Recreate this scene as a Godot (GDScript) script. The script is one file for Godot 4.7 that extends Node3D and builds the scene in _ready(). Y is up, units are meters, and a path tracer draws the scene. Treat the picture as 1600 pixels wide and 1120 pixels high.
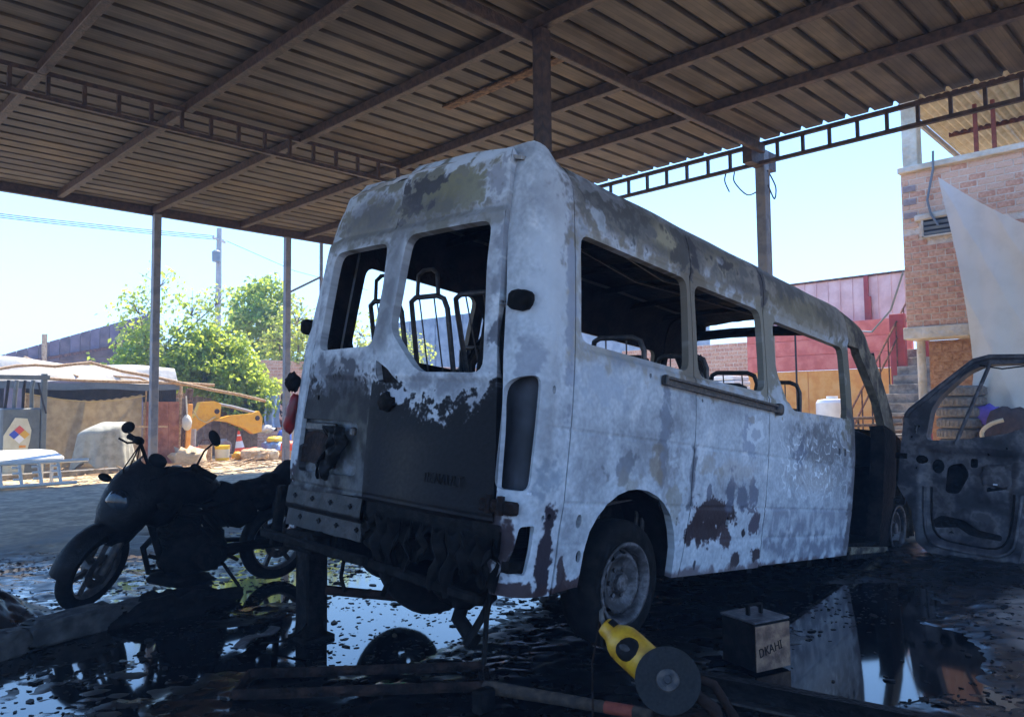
extends Node3D
# A burnt-out passenger van under an open steel canopy. World frame: x along the van (forward), y up, z to the van's right.

class MB:
	var v := PackedVector3Array()
	var n := PackedVector3Array()
	var uv := PackedVector2Array()
	var ix := PackedInt32Array()
	func t3(p: Vector3, q: Vector3, r: Vector3, a: Vector3, b: Vector3, c: Vector3, ua := Vector2.ZERO, ub := Vector2.ZERO, uc := Vector2.ZERO) -> void:
		var g := (q - p).cross(r - p)
		if g.length_squared() < 1e-16: return
		var k := v.size()
		v.append(p); n.append(a); uv.append(ua)
		if g.dot(a + b + c) > 0.0:
			v.append(r); n.append(c); uv.append(uc); v.append(q); n.append(b); uv.append(ub)
		else:
			v.append(q); n.append(b); uv.append(ub); v.append(r); n.append(c); uv.append(uc)
		ix.append(k); ix.append(k + 1); ix.append(k + 2)
	func q4(a: Vector3, b: Vector3, c: Vector3, d: Vector3, out: Vector3) -> void:   # flat quad facing out
		var g := (b - a).cross(c - a)
		if g.length_squared() < 1e-14: g = (c - a).cross(d - a)
		g = g.normalized()
		if g.dot(out) < 0.0: g = -g
		t3(a, b, c, g, g, g, Vector2(0, 0), Vector2(1, 0), Vector2(1, 1)); t3(a, c, d, g, g, g, Vector2(0, 0), Vector2(1, 1), Vector2(0, 1))
	func f3(a: Vector3, b: Vector3, c: Vector3, out: Vector3) -> void:
		var g := (b - a).cross(c - a).normalized()
		if g.dot(out) < 0.0: g = -g
		t3(a, b, c, g, g, g)
	func box(at: Vector3, s: Vector3, bas := Basis.IDENTITY, bev := 0.0) -> void:
		var h := s * 0.5
		var e := minf(bev, minf(h.x, minf(h.y, h.z)) * 0.9)
		var P := func(sx, sy, sz, ax): # corner point of the face whose axis is ax
			var p := Vector3(sx * h.x, sy * h.y, sz * h.z)
			if e > 0.0:
				if ax != 0: p.x -= sx * e
				if ax != 1: p.y -= sy * e
				if ax != 2: p.z -= sz * e
			return at + bas * p
		for s1 in [-1, 1]:
			q4(P.call(s1, -1, -1, 0), P.call(s1, 1, -1, 0), P.call(s1, 1, 1, 0), P.call(s1, -1, 1, 0), bas * Vector3(s1, 0, 0))
			q4(P.call(-1, s1, -1, 1), P.call(1, s1, -1, 1), P.call(1, s1, 1, 1), P.call(-1, s1, 1, 1), bas * Vector3(0, s1, 0))
			q4(P.call(-1, -1, s1, 2), P.call(1, -1, s1, 2), P.call(1, 1, s1, 2), P.call(-1, 1, s1, 2), bas * Vector3(0, 0, s1))
		if e > 0.0:
			for a in [-1, 1]:
				for b in [-1, 1]:
					q4(P.call(a, b, -1, 0), P.call(a, b, 1, 0), P.call(a, b, 1, 1), P.call(a, b, -1, 1), bas * Vector3(a, b, 0))
					q4(P.call(a, -1, b, 0), P.call(a, 1, b, 0), P.call(a, 1, b, 2), P.call(a, -1, b, 2), bas * Vector3(a, 0, b))
					q4(P.call(-1, a, b, 1), P.call(1, a, b, 1), P.call(1, a, b, 2), P.call(-1, a, b, 2), bas * Vector3(0, a, b))
					for c in [-1, 1]:
						f3(P.call(a, b, c, 0), P.call(a, b, c, 1), P.call(a, b, c, 2), bas * Vector3(a, b, c))
	func bar(a: Vector3, b: Vector3, w: float, h: float, up := Vector3.UP, bev := 0.0) -> void:
		var x := (b - a).normalized()
		var z := x.cross(up)
		if z.length() < 0.01: z = x.cross(Vector3.RIGHT)
		z = z.normalized()
		var y := z.cross(x)
		box((a + b) * 0.5, Vector3(a.distance_to(b), h, w), Basis(x, y, z), bev)
	func tube(pts: Array, r, sides := 8, caps := true) -> void:
		var m := pts.size()
		var rings: Array = []
		var ns: Array = []
		var prev := Vector3.ZERO
		for i in m:
			var d: Vector3
			if i == 0: d = pts[1] - pts[0]
			elif i == m - 1: d = pts[m - 1] - pts[m - 2]
			else: d = (pts[i + 1] - pts[i]).normalized() + (pts[i] - pts[i - 1]).normalized()
			d = d.normalized()
			var s: Vector3 = prev
			if i == 0:
				s = d.cross(Vector3.UP)
				if s.length() < 0.05: s = d.cross(Vector3.RIGHT)
			s = (s - d * s.dot(d)).normalized()
			prev = s
			var w := d.cross(s)
			var rr: float = r[i] if r is Array else r
			var ring := []
			var nn := []
			for k in sides:
				var a := TAU * k / sides
				var o: Vector3 = s * cos(a) + w * sin(a)
				ring.append(pts[i] + o * rr); nn.append(o)
			rings.append(ring); ns.append(nn)
		for i in m - 1:
			for k in sides:
				var k2 := (k + 1) % sides
				t3(rings[i][k], rings[i][k2], rings[i + 1][k2], ns[i][k], ns[i][k2], ns[i + 1][k2])
				t3(rings[i][k], rings[i + 1][k2], rings[i + 1][k], ns[i][k], ns[i + 1][k2], ns[i + 1][k])
		if caps:
			for e in [[0, pts[0] - pts[1]], [m - 1, pts[m - 1] - pts[m - 2]]]:
				for k in sides: f3(pts[e[0]], rings[e[0]][k], rings[e[0]][(k + 1) % sides], e[1])
	func lathe(xf: Transform3D, prof: Array, segs := 24, smooth := false) -> void:   # profile of (radius, height) round the y axis
		var m := prof.size()
		var nr := []
		for i in m - 1:
			var d: Vector2 = prof[i + 1] - prof[i]
			nr.append(Vector2(d.y, -d.x).normalized())
		for i in m - 1:
			var na: Vector2 = nr[i]
			var nb: Vector2 = nr[i]
			if smooth:
				if i > 0: na = (nr[i] + nr[i - 1]).normalized()
				if i < m - 2: nb = (nr[i] + nr[i + 1]).normalized()
			for k in segs:
				var a := TAU * k / segs
				var b := TAU * (k + 1) / segs
				var ca := Vector3(cos(a), 0, sin(a))
				var cb := Vector3(cos(b), 0, sin(b))
				var p0: Vector3 = xf * (ca * prof[i].x + Vector3.UP * prof[i].y)
				var p1: Vector3 = xf * (cb * prof[i].x + Vector3.UP * prof[i].y)
				var p2: Vector3 = xf * (cb * prof[i + 1].x + Vector3.UP * prof[i + 1].y)
				var p3: Vector3 = xf * (ca * prof[i + 1].x + Vector3.UP * prof[i + 1].y)
				var m0: Vector3 = xf.basis * (ca * na.x + Vector3.UP * na.y)
				var m1: Vector3 = xf.basis * (cb * na.x + Vector3.UP * na.y)
				var m2: Vector3 = xf.basis * (cb * nb.x + Vector3.UP * nb.y)
				var m3: Vector3 = xf.basis * (ca * nb.x + Vector3.UP * nb.y)
				t3(p0, p1, p2, m0, m1, m2); t3(p0, p2, p3, m0, m2, m3)
	func prism(poly: PackedVector2Array, depth: float, xf: Transform3D) -> void:   # polygon in the local xy plane, depth along local z, centred
		var tr := Geometry2D.triangulate_polygon(poly)
		var z := depth * 0.5
		for i in range(0, tr.size(), 3):
			for s in [-1, 1]:
				f3(xf * Vector3(poly[tr[i]].x, poly[tr[i]].y, z * s), xf * Vector3(poly[tr[i + 1]].x, poly[tr[i + 1]].y, z * s), xf * Vector3(poly[tr[i + 2]].x, poly[tr[i + 2]].y, z * s), xf.basis * Vector3(0, 0, s))
		var cw := Geometry2D.is_polygon_clockwise(poly)
		for i in poly.size():
			var a := poly[i]
			var b := poly[(i + 1) % poly.size()]
			var o := Vector2(b.y - a.y, a.x - b.x) * (-1.0 if cw else 1.0)
			q4(xf * Vector3(a.x, a.y, -z), xf * Vector3(b.x, b.y, -z), xf * Vector3(b.x, b.y, z), xf * Vector3(a.x, a.y, z), xf.basis * Vector3(o.x, o.y, 0))
	func blob(at: Vector3, s: Vector3, bas := Basis.IDENTITY, rough := 0.0, sd := 1, rings := 9, segs := 14, pw := 1.0) -> void:   # lumpy ellipsoid; pw < 1 squares it
		var nz := FastNoiseLite.new(); nz.seed = sd; nz.frequency = 1.1
		var P := []
		for i in rings + 1:
			var row := []
			for k in segs + 1:
				var th := PI * i / rings
				var ph := TAU * (k % segs) / segs
				var d := Vector3(sin(th) * cos(ph), cos(th), sin(th) * sin(ph))
				var e := Vector3(signf(d.x) * pow(absf(d.x), pw), signf(d.y) * pow(absf(d.y), pw), signf(d.z) * pow(absf(d.z), pw))
				row.append(at + bas * (e * s * (1.0 + rough * nz.get_noise_3d(d.x * 2.0, d.y * 2.0, d.z * 2.0))))
			P.append(row)
		var N := []
		for i in rings + 1:
			var row := []
			for k in segs + 1:
				var du: Vector3 = P[i][(k + 1) % segs] - P[i][(k - 1 + segs) % segs]
				var dv: Vector3 = P[mini(i + 1, rings)][k] - P[maxi(i - 1, 0)][k]
				var g := dv.cross(du)
				var o: Vector3 = (P[i][k] - at).normalized()
				g = g.normalized() if g.length() > 1e-9 else o
				if g.dot(o) < 0.0: g = -g
				row.append(g)
			N.append(row)
		for i in rings:
			for k in segs:
				t3(P[i][k], P[i][k + 1], P[i + 1][k + 1], N[i][k], N[i][k + 1], N[i + 1][k + 1])
				t3(P[i][k], P[i + 1][k + 1], P[i + 1][k], N[i][k], N[i + 1][k + 1], N[i + 1][k])
	func sheet(f: Callable, nu: int, nv: int, two := 0.0) -> void:   # surface f(u, v), u v in 0..1, thickened by two
		var P := []
		var N := []
		for i in nu + 1:
			var row := []
			var nrow := []
			for k in nv + 1:
				var u := float(i) / nu
				var w := float(k) / nv
				var p: Vector3 = f.call(u, w)
				var e := 0.004
				var du: Vector3 = f.call(minf(u + e, 1.0), w) - f.call(maxf(u - e, 0.0), w)
				var dv: Vector3 = f.call(u, minf(w + e, 1.0)) - f.call(u, maxf(w - e, 0.0))
				row.append(p); nrow.append(du.cross(dv).normalized())
			P.append(row); N.append(nrow)
		for i in nu:
			for k in nv:
				var A := Vector2(float(i) / nu, float(k) / nv)
				var B := Vector2(float(i + 1) / nu, float(k + 1) / nv)
				for s in ([1.0] if two == 0.0 else [1.0, -1.0]):
					var o: float = two * 0.5 * s
					var a: Vector3 = P[i][k] + N[i][k] * o
					var b: Vector3 = P[i + 1][k] + N[i + 1][k] * o
					var c: Vector3 = P[i + 1][k + 1] + N[i + 1][k + 1] * o
					var d: Vector3 = P[i][k + 1] + N[i][k + 1] * o
					t3(a, b, c, N[i][k] * s, N[i + 1][k] * s, N[i + 1][k + 1] * s, A, Vector2(B.x, A.y), B)
					t3(a, c, d, N[i][k] * s, N[i + 1][k + 1] * s, N[i][k + 1] * s, A, B, Vector2(A.x, B.y))
	func mesh() -> ArrayMesh:
		var am := ArrayMesh.new()
		if v.is_empty(): return am
		var ar := []
		ar.resize(Mesh.ARRAY_MAX)
		ar[Mesh.ARRAY_VERTEX] = v; ar[Mesh.ARRAY_NORMAL] = n; ar[Mesh.ARRAY_TEX_UV] = uv; ar[Mesh.ARRAY_INDEX] = ix
		am.add_surface_from_arrays(Mesh.PRIMITIVE_TRIANGLES, ar)
		return am

var M := {}
var used := {}
var rng := RandomNumberGenerator.new()
var van: Node3D

func numbered(called: String) -> String:
	var k: int = used.get(called, 0)
	used[called] = k + 1
	return called if k == 0 else "%s_%03d" % [called, k]

func obj(called: String, mb, m: Material, parent: Node = self) -> MeshInstance3D:
	var o := MeshInstance3D.new()
	o.mesh = mb if mb is Mesh else mb.mesh()
	o.material_override = m
	o.name = numbered(called) if parent == self else called
	if parent != self:
		var k := 0
		for c in parent.get_children():
			if str(c.name) == called or (str(c.name).begins_with(called + "_") and str(c.name).length() == called.length() + 4): k += 1
		if k > 0: o.name = "%s_%03d" % [called, k]
	parent.add_child(o, true)
	return o

func tag(o: Node, label: String, category: String, group := "") -> Node:
	o.set_meta("label", label); o.set_meta("category", category)
	if group != "": o.set_meta("group", group)
	return o

func thing(called: String, label: String, category: String, at := Vector3.ZERO, turn := 0.0, group := "") -> Node3D:
	var o := Node3D.new()
	o.name = numbered(called); add_child(o, true)
	o.position = at; o.rotation.y = turn
	tag(o, label, category, group)
	return o

func struct(called: String, mb, m: Material) -> MeshInstance3D:
	var o := obj(called, mb, m)
	o.set_meta("kind", "structure")
	return o

func dup(src: Node3D, called: String, label: String, at: Vector3, turn := 0.0) -> Node3D:
	var c: Node3D = src.duplicate()
	c.name = numbered(called); add_child(c, true)
	c.position = at; c.rotation.y = turn
	c.set_meta("label", label)
	return c

# ---------------------------------------------------------------- materials
func fbm(sd: int, freq: float, oct := 4) -> FastNoiseLite:
	var f := FastNoiseLite.new()
	f.seed = sd; f.frequency = freq; f.noise_type = FastNoiseLite.TYPE_SIMPLEX_SMOOTH
	f.fractal_type = FastNoiseLite.FRACTAL_FBM; f.fractal_octaves = oct
	return f

func noise_bytes(w: int, h: int, sd: int, freq: float, oct := 4, seamless := true) -> PackedByteArray:
	var f := fbm(sd, freq, oct)
	var im: Image = f.get_seamless_image(w, h) if seamless else f.get_image(w, h)
	im.convert(Image.FORMAT_L8)
	return im.get_data()

func ramp_tex(sd: int, freq: float, cols: Array, size := 256, oct := 5, stretch := 1) -> ImageTexture:   # colour noise through a ramp of sRGB colours
	var b := noise_bytes(size, size, sd, freq, oct)
	var fine := noise_bytes(size, size, sd + 77, 0.11, 3)
	var lut := PackedByteArray()
	for i in 256:
		var t := clampf((i / 255.0 - 0.22) / 0.56, 0.0, 0.9999) * (cols.size() - 1)
		var c: Color = cols[int(t)].lerp(cols[int(t) + 1], t - int(t))
		lut.append(int(clampf(c.r, 0, 1) * 255)); lut.append(int(clampf(c.g, 0, 1) * 255)); lut.append(int(clampf(c.b, 0, 1) * 255))
	var out := PackedByteArray()
	out.resize(size * size * 3)
	for y in size:
		for x in size:
			var i := y * size + x
			var s := (((y / stretch) * size) + x) if stretch > 1 else i
			var k := clampi(int(b[s]) + (int(fine[i]) - 128) / 4, 0, 255) * 3
			out[i * 3] = lut[k]; out[i * 3 + 1] = lut[k + 1]; out[i * 3 + 2] = lut[k + 2]
	var im := Image.create_from_data(size, size, false, Image.FORMAT_RGB8, out)
	im.generate_mipmaps()
	return ImageTexture.create_from_image(im)

func bump_tex(sd: int, freq: float, strength := 4.0, size := 256) -> ImageTexture:
	var im := fbm(sd, freq, 5).get_seamless_image(size, size)
	im.convert(Image.FORMAT_RGBA8)
	im.bump_map_to_normal_map(strength)
	im.generate_mipmaps()
	return ImageTexture.create_from_image(im)

var bumps: Array = []
func mk(key: String, cols: Array, rough := 0.85, metal := 0.0, scale := 1.0, freq := 0.02, bump := 0.6, world := false) -> StandardMaterial3D:
	var m := StandardMaterial3D.new()
	m.roughness = rough; m.metallic = metal
	if cols.size() == 1: m.albedo_color = cols[0]
	else: m.albedo_texture = ramp_tex(key.hash() % 10000, freq, cols, 192)
	m.uv1_triplanar = true; m.uv1_world_triplanar = world
	m.uv1_scale = Vector3.ONE * scale
	if bump > 0.0:
		m.normal_enabled = true; m.normal_texture = bumps[key.hash() % bumps.size()]; m.normal_scale = bump
	M[key] = m
	return m

func g8(r: float, g: float, b: float) -> Color: return Color(r / 255.0, g / 255.0, b / 255.0)

func make_materials() -> void:
	bumps = [bump_tex(5, 0.03), bump_tex(9, 0.06, 5.0), bump_tex(14, 0.015, 6.0)]
	mk("steel_frame", [g8(44, 36, 38), g8(62, 48, 46), g8(76, 60, 54)], 0.6, 0.0, 1.2, 0.03, 0.35)
	mk("steel_post", [g8(104, 106, 112), g8(120, 122, 128), g8(128, 124, 122)], 0.55, 0.0, 1.0, 0.02, 0.3)
	mk("char", [g8(9, 8, 9), g8(17, 15, 15), g8(32, 28, 27)], 0.8, 0.0, 2.0, 0.03, 0.9)
	mk("soot", [g8(14, 13, 14), g8(26, 23, 23), g8(42, 37, 36)], 0.75, 0.0, 1.3, 0.02, 0.7)
	mk("char_gloss", [g8(11, 10, 11), g8(19, 17, 18), g8(30, 27, 27)], 0.5, 0.0, 2.0, 0.03, 0.4)
	mk("tube_burnt", [g8(34, 32, 34), g8(58, 52, 50), g8(84, 72, 64)], 0.5, 0.2, 3.0, 0.03, 0.3)
	mk("rust", [g8(58, 36, 28), g8(92, 56, 40), g8(120, 78, 56)], 0.9, 0.0, 1.6, 0.03, 0.7)
	mk("rust_dark", [g8(26, 20, 19), g8(40, 30, 27), g8(62, 44, 37)], 0.8, 0.0, 1.6, 0.03, 0.7)
	mk("door_soot", [g8(44, 42, 46), g8(66, 63, 68), g8(112, 105, 106), g8(70, 64, 66)], 0.6, 0.1, 0.9, 0.014, 0.5)
	mk("ash_metal", [g8(40, 36, 36), g8(58, 52, 52), g8(112, 106, 108), g8(50, 44, 42)], 0.65, 0.25, 2.2, 0.012, 0.4)
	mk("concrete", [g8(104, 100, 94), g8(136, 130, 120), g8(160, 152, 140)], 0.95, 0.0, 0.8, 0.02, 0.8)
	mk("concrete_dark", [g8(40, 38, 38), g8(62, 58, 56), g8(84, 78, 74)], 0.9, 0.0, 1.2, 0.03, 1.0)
	mk("plaster", [g8(186, 172, 150), g8(204, 190, 168), g8(216, 204, 186)], 0.95, 0.0, 0.5, 0.02, 0.5)
	mk("mortar", [g8(206, 186, 164), g8(216, 196, 174), g8(222, 206, 186)], 0.95, 0.0, 0.8, 0.03, 0.7)
	mk("brick_a", [g8(190, 136, 106), g8(204, 152, 122), g8(214, 168, 140)], 0.95, 0.0, 2.0, 0.03, 0.8)
	mk("brick_b", [g8(198, 146, 114), g8(210, 162, 132), g8(218, 178, 150)], 0.95, 0.0, 2.0, 0.03, 0.8)
	mk("brick_c", [g8(178, 124, 98), g8(194, 142, 114), g8(206, 158, 132)], 0.95, 0.0, 2.0, 0.03, 0.8)
	mk("brick_d", [g8(206, 164, 134), g8(216, 178, 150), g8(210, 166, 140)], 0.95, 0.0, 2.0, 0.03, 0.8)
	mk("adobe", [g8(156, 112, 78), g8(176, 132, 96), g8(190, 150, 116)], 0.95, 0.0, 1.2, 0.03, 0.8)
	mk("red_paint", [g8(200, 96, 80), g8(212, 110, 94), g8(220, 126, 108)], 0.7, 0.0, 0.6, 0.02, 0.2)
	mk("red_dark", [g8(140, 40, 42), g8(158, 52, 52)], 0.7, 0.0, 0.6, 0.02, 0.2)
	mk("pink_sheet", [g8(204, 164, 158), g8(214, 176, 170), g8(222, 188, 182)], 0.6, 0.1, 0.5, 0.02, 0.2)
	mk("orange_paint", [g8(226, 146, 52), g8(234, 160, 66), g8(238, 172, 88)], 0.7, 0.0, 0.6, 0.02, 0.25)
	mk("cloth_grey", [g8(200, 194, 184), g8(206, 200, 190), g8(208, 202, 192)], 0.95, 0.0, 0.6, 0.02, 0.08)
	M.cloth_grey.backlight_enabled = true; M.cloth_grey.backlight = Color(0.12, 0.12, 0.13)
	mk("corrugated", [g8(176, 158, 124), g8(190, 174, 140), g8(198, 186, 158)], 0.75, 0.0, 0.7, 0.02, 0.2)
	M.corrugated.backlight_enabled = true; M.corrugated.backlight = Color(0.22, 0.2, 0.15)
	mk("rubber", [g8(14, 13, 14), g8(22, 21, 21), g8(36, 33, 31)], 0.85, 0.0, 2.5, 0.03, 0.5)
	mk("tyre_dusty", [g8(92, 86, 80), g8(112, 104, 96), g8(130, 120, 108)], 0.95, 0.0, 2.5, 0.03, 0.5)
	mk("purple_cloth", [g8(84, 66, 150), g8(104, 84, 176)], 0.8, 0.0, 2.0, 0.02, 0.3)
	mk("brown_cloth", [g8(58, 44, 42), g8(76, 58, 52)], 0.9, 0.0, 2.0, 0.03, 0.6)
	mk("tan", [g8(182, 160, 128), g8(204, 184, 152)], 0.9, 0.0, 2.0, 0.03, 0.4)
	mk("wood_pole", [g8(150, 118, 84), g8(178, 146, 110), g8(196, 168, 132)], 0.9, 0.0, 2.0, 0.03, 0.6)
	mk("wood_dark", [g8(70, 52, 40), g8(96, 72, 54), g8(120, 94, 72)], 0.9, 0.0, 2.0, 0.03, 0.7)
	mk("tarp_white", [g8(206, 202, 192), g8(220, 216, 206), g8(228, 226, 218)], 0.8, 0.0, 0.7, 0.02, 0.6)
	M.tarp_white.backlight_enabled = true; M.tarp_white.backlight = Color(0.75, 0.74, 0.7)
	mk("tarp_cover", [g8(142, 142, 130), g8(166, 164, 150), g8(180, 178, 164)], 0.85, 0.0, 0.8, 0.02, 0.6)
	M.tarp_cover.backlight_enabled = true; M.tarp_cover.backlight = Color(0.25, 0.25, 0.22)
	mk("shade_net", [g8(146, 130, 108), g8(160, 144, 120), g8(172, 156, 132)], 0.95, 0.0, 0.7, 0.03, 0.5)
	M.shade_net.backlight_enabled = true; M.shade_net.backlight = Color(0.8, 0.76, 0.66)
	mk("cabinet_grey", [g8(96, 104, 108), g8(112, 120, 122)], 0.6, 0.0, 1.0, 0.02, 0.2)
	mk("cabinet_cream", [g8(206, 200, 172), g8(218, 214, 190)], 0.6, 0.0, 1.0, 0.02, 0.2)
	mk("dark_gap", [g8(36, 36, 38), g8(50, 48, 48)], 0.9, 0.0, 1.0, 0.03, 0.3)
	mk("brown_door", [g8(132, 82, 62), g8(152, 98, 76), g8(168, 116, 92)], 0.8, 0.0, 0.8, 0.02, 0.4)
	mk("white_paint", [g8(216, 216, 212), g8(230, 230, 226)], 0.35, 0.0, 1.0, 0.02, 0.15)
	mk("yellow_paint", [g8(222, 156, 26), g8(230, 170, 36), g8(224, 164, 50)], 0.5, 0.0, 1.0, 0.02, 0.15)
	mk("tool_yellow", [g8(150, 100, 18), g8(186, 134, 24), g8(206, 154, 36)], 0.45, 0.0, 3.0, 0.02, 0.25)
	mk("cone_orange", [g8(232, 74, 20), g8(240, 92, 36)], 0.5, 0.0, 1.0, 0.02, 0.1)
	mk("red_plastic", [g8(206, 60, 60), g8(220, 84, 78)], 0.5, 0.0, 1.0, 0.02, 0.1)
	mk("blue_plastic", [g8(44, 78, 160), g8(70, 104, 182)], 0.5, 0.0, 1.0, 0.02, 0.2)
	mk("pale_blue", [g8(120, 146, 176), g8(150, 172, 196)], 0.7, 0.0, 1.0, 0.02, 0.5)
	mk("yellow_plastic", [g8(228, 188, 30), g8(236, 206, 60)], 0.5, 0.0, 1.0, 0.02, 0.3)
	mk("cardboard", [g8(176, 124, 76), g8(196, 146, 96)], 0.95, 0.0, 1.0, 0.03, 0.4)
	mk("sacking", [g8(168, 136, 100), g8(190, 160, 124), g8(206, 182, 150)], 0.95, 0.0, 1.5, 0.03, 0.8)
	mk("green_plastic", [g8(40, 128, 62), g8(60, 150, 80)], 0.5, 0.0, 1.0, 0.02, 0.2)
	mk("warehouse_wall", [g8(74, 60, 66), g8(92, 76, 80), g8(104, 88, 90)], 0.8, 0.0, 0.4, 0.02, 0.3)
	mk("blue_sheet", [g8(92, 108, 124), g8(112, 126, 140), g8(122, 136, 150)], 0.6, 0.1, 0.4, 0.02, 0.2)
	mk("bark", [g8(84, 70, 54), g8(112, 96, 76), g8(136, 120, 98)], 0.95, 0.0, 2.0, 0.03, 1.0)
	mk("pole_concrete", [g8(150, 144, 138), g8(170, 164, 158)], 0.9, 0.0, 0.8, 0.02, 0.4)
	mk("wire", [g8(40, 40, 44)], 0.7, 0.0, 1.0, 0.02, 0.0)
	mk("cable_grey", [g8(112, 120, 126)], 0.7, 0.0, 1.0, 0.02, 0.0)
	mk("lamp_red", [g8(70, 14, 16), g8(130, 22, 22), g8(150, 40, 36)], 0.4, 0.0, 1.0, 0.02, 0.1)
	mk("rope", [g8(196, 172, 120)], 0.9, 0.0, 1.0, 0.02, 0.0)
	mk("glass_dark", [g8(30, 34, 40)], 0.1, 0.2, 1.0, 0.02, 0.0)
	for k in [["leaf_a", Color(0.12, 0.17, 0.022)], ["leaf_b", Color(0.09, 0.14, 0.025)], ["leaf_c", Color(0.15, 0.2, 0.03)], ["leaf_dry", Color(0.2, 0.16, 0.075)], ["leaf_grey", Color(0.12, 0.15, 0.075)]]:
		var m := StandardMaterial3D.new()
		m.albedo_color = k[1].linear_to_srgb(); m.roughness = 0.6
		m.backlight_enabled = true; m.backlight = Color(0.78, 0.85, 0.34)
		m.cull_mode = BaseMaterial3D.CULL_DISABLED
		M[k[0]] = m
	mk("soot_rust", [g8(56, 50, 48), g8(92, 82, 72), g8(136, 124, 104), g8(110, 98, 86)], 0.75, 0.0, 0.9, 0.018, 0.7)
	mk("pocket", [g8(26, 26, 31), g8(44, 45, 52), g8(66, 67, 76)], 0.7, 0.0, 0.6, 0.02, 0.3)
	mk("white_ash", [g8(190, 192, 202), g8(210, 212, 220)], 0.7, 0.0, 1.5, 0.02, 0.4)
	mk("plate_grey", [g8(56, 55, 54), g8(78, 78, 80), g8(98, 100, 106)], 0.55, 0.0, 1.5, 0.02, 0.3)
	mk("van_side2", [g8(120, 112, 104), g8(146, 140, 134), g8(176, 176, 182)], 0.7, 0.0, 0.7, 0.02, 0.5)
	mk("badge", [g8(40, 35, 33)], 0.5, 0.0, 1.0, 0.02, 0.0)
	mk("hollow_blue", [g8(150, 134, 132), g8(164, 150, 146)], 0.9, 0.0, 2.0, 0.03, 0.3)
	mk("rust_red", [g8(122, 58, 46), g8(146, 74, 58)], 0.8, 0.0, 1.0, 0.03, 0.3)
	mk("fence_board", [g8(124, 106, 90), g8(140, 122, 104), g8(152, 134, 116)], 0.95, 0.0, 1.0, 0.03, 0.5)
	mk("fence_board2", [g8(108, 92, 78), g8(126, 110, 94)], 0.95, 0.0, 1.0, 0.03, 0.5)
	mk("warehouse_roof", [g8(92, 78, 92), g8(108, 94, 106)], 0.7, 0.1, 0.5, 0.02, 0.2)
	mk("box_lid", [g8(52, 48, 52), g8(78, 74, 78), g8(104, 96, 94)], 0.5, 0.3, 3.0, 0.02, 0.4)
	mk("box_rust", [g8(86, 60, 46), g8(112, 82, 64), g8(136, 104, 80)], 0.8, 0.0, 3.0, 0.02, 0.5)
	mk("disc", [g8(18, 17, 18), g8(26, 24, 24), g8(34, 32, 31)], 0.9, 0.0, 5.0, 0.06, 0.7)
	mk("band_red", [g8(120, 44, 30), g8(150, 70, 48)], 0.8, 0.0, 4.0, 0.03, 0.4)
	mk("shaft_wood", [g8(38, 29, 24), g8(58, 44, 35), g8(84, 66, 52)], 0.9, 0.0, 3.0, 0.03, 0.6)
	for k in ["char", "soot", "rubber", "rust_dark", "soot_rust", "rust", "char_gloss"]: M[k].metallic_specular = 0.22
	mk("crossmember", [g8(22, 19, 20), g8(34, 29, 28), g8(56, 48, 46)], 0.6, 0.1, 1.5, 0.02, 0.5)

# ---------------------------------------------------------------- painted surfaces of the burnt van
var pw := 0
var ph := 0
var pf := PackedFloat32Array()   # r, g, b per pixel
var po := Vector2.ZERO            # lower corner of the painted area, metres
var ps := 200.0                   # pixels per metre
var nA := PackedByteArray()
var nB := PackedByteArray()
var nC := PackedByteArray()

func paint_start(x0: float, y0: float, x1: float, y1: float, scale: float, sd: int, stops: Array) -> void:
	ps = scale; po = Vector2(x0, y0)
	pw = int((x1 - x0) * ps); ph = int((y1 - y0) * ps)
	nA = noise_bytes(pw, ph, sd, 0.012, 4, false)
	nB = noise_bytes(pw, ph, sd + 1, 0.035, 5, false)
	nC = noise_bytes(pw, ph, sd + 2, 0.14, 3, false)
	pf.resize(pw * ph * 3)
	for i in pw * ph:
		var t := clampf((nA[i] + nB[i] * 0.28 - 164.0) / 230.0 + 0.5, 0.0, 0.9999) * (stops.size() - 1)
		var a: Color = stops[int(t)]
		var b: Color = stops[int(t) + 1]
		var f := t - int(t)
		var g := 1.0 + (nC[i] - 128.0) / 1600.0
		pf[i * 3] = lerpf(a.r, b.r, f) * g; pf[i * 3 + 1] = lerpf(a.g, b.g, f) * g; pf[i * 3 + 2] = lerpf(a.b, b.b, f) * g

func stain(cx: float, cy: float, rx: float, ry: float, c: Color, amount := 1.0, ragged := 0.5, sharp := 3.0, fine := 0.15) -> void:
	var k := 1.0 + ragged
	var x0 := maxi(0, int((cx - rx * k - po.x) * ps))
	var x1 := mini(pw - 1, int((cx + rx * k - po.x) * ps))
	var y0 := maxi(0, int((cy - ry * k - po.y) * ps))
	var y1 := mini(ph - 1, int((cy + ry * k - po.y) * ps))
	for y in range(y0, y1 + 1):
		var dy := ((y / ps + po.y) - cy) / ry
		for x in range(x0, x1 + 1):
			var dx := ((x / ps + po.x) - cx) / rx
			var i := y * pw + x
			var d := sqrt(dx * dx + dy * dy) + ragged * (nB[i] - 128.0) / 100.0 + fine * (nC[i] - 128.0) / 100.0
			var m := clampf((1.0 - d) * sharp, 0.0, 1.0) * amount
			if m > 0.0:
				var j := i * 3
				pf[j] += (c.r - pf[j]) * m; pf[j + 1] += (c.g - pf[j + 1]) * m; pf[j + 2] += (c.b - pf[j + 2]) * m

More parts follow.
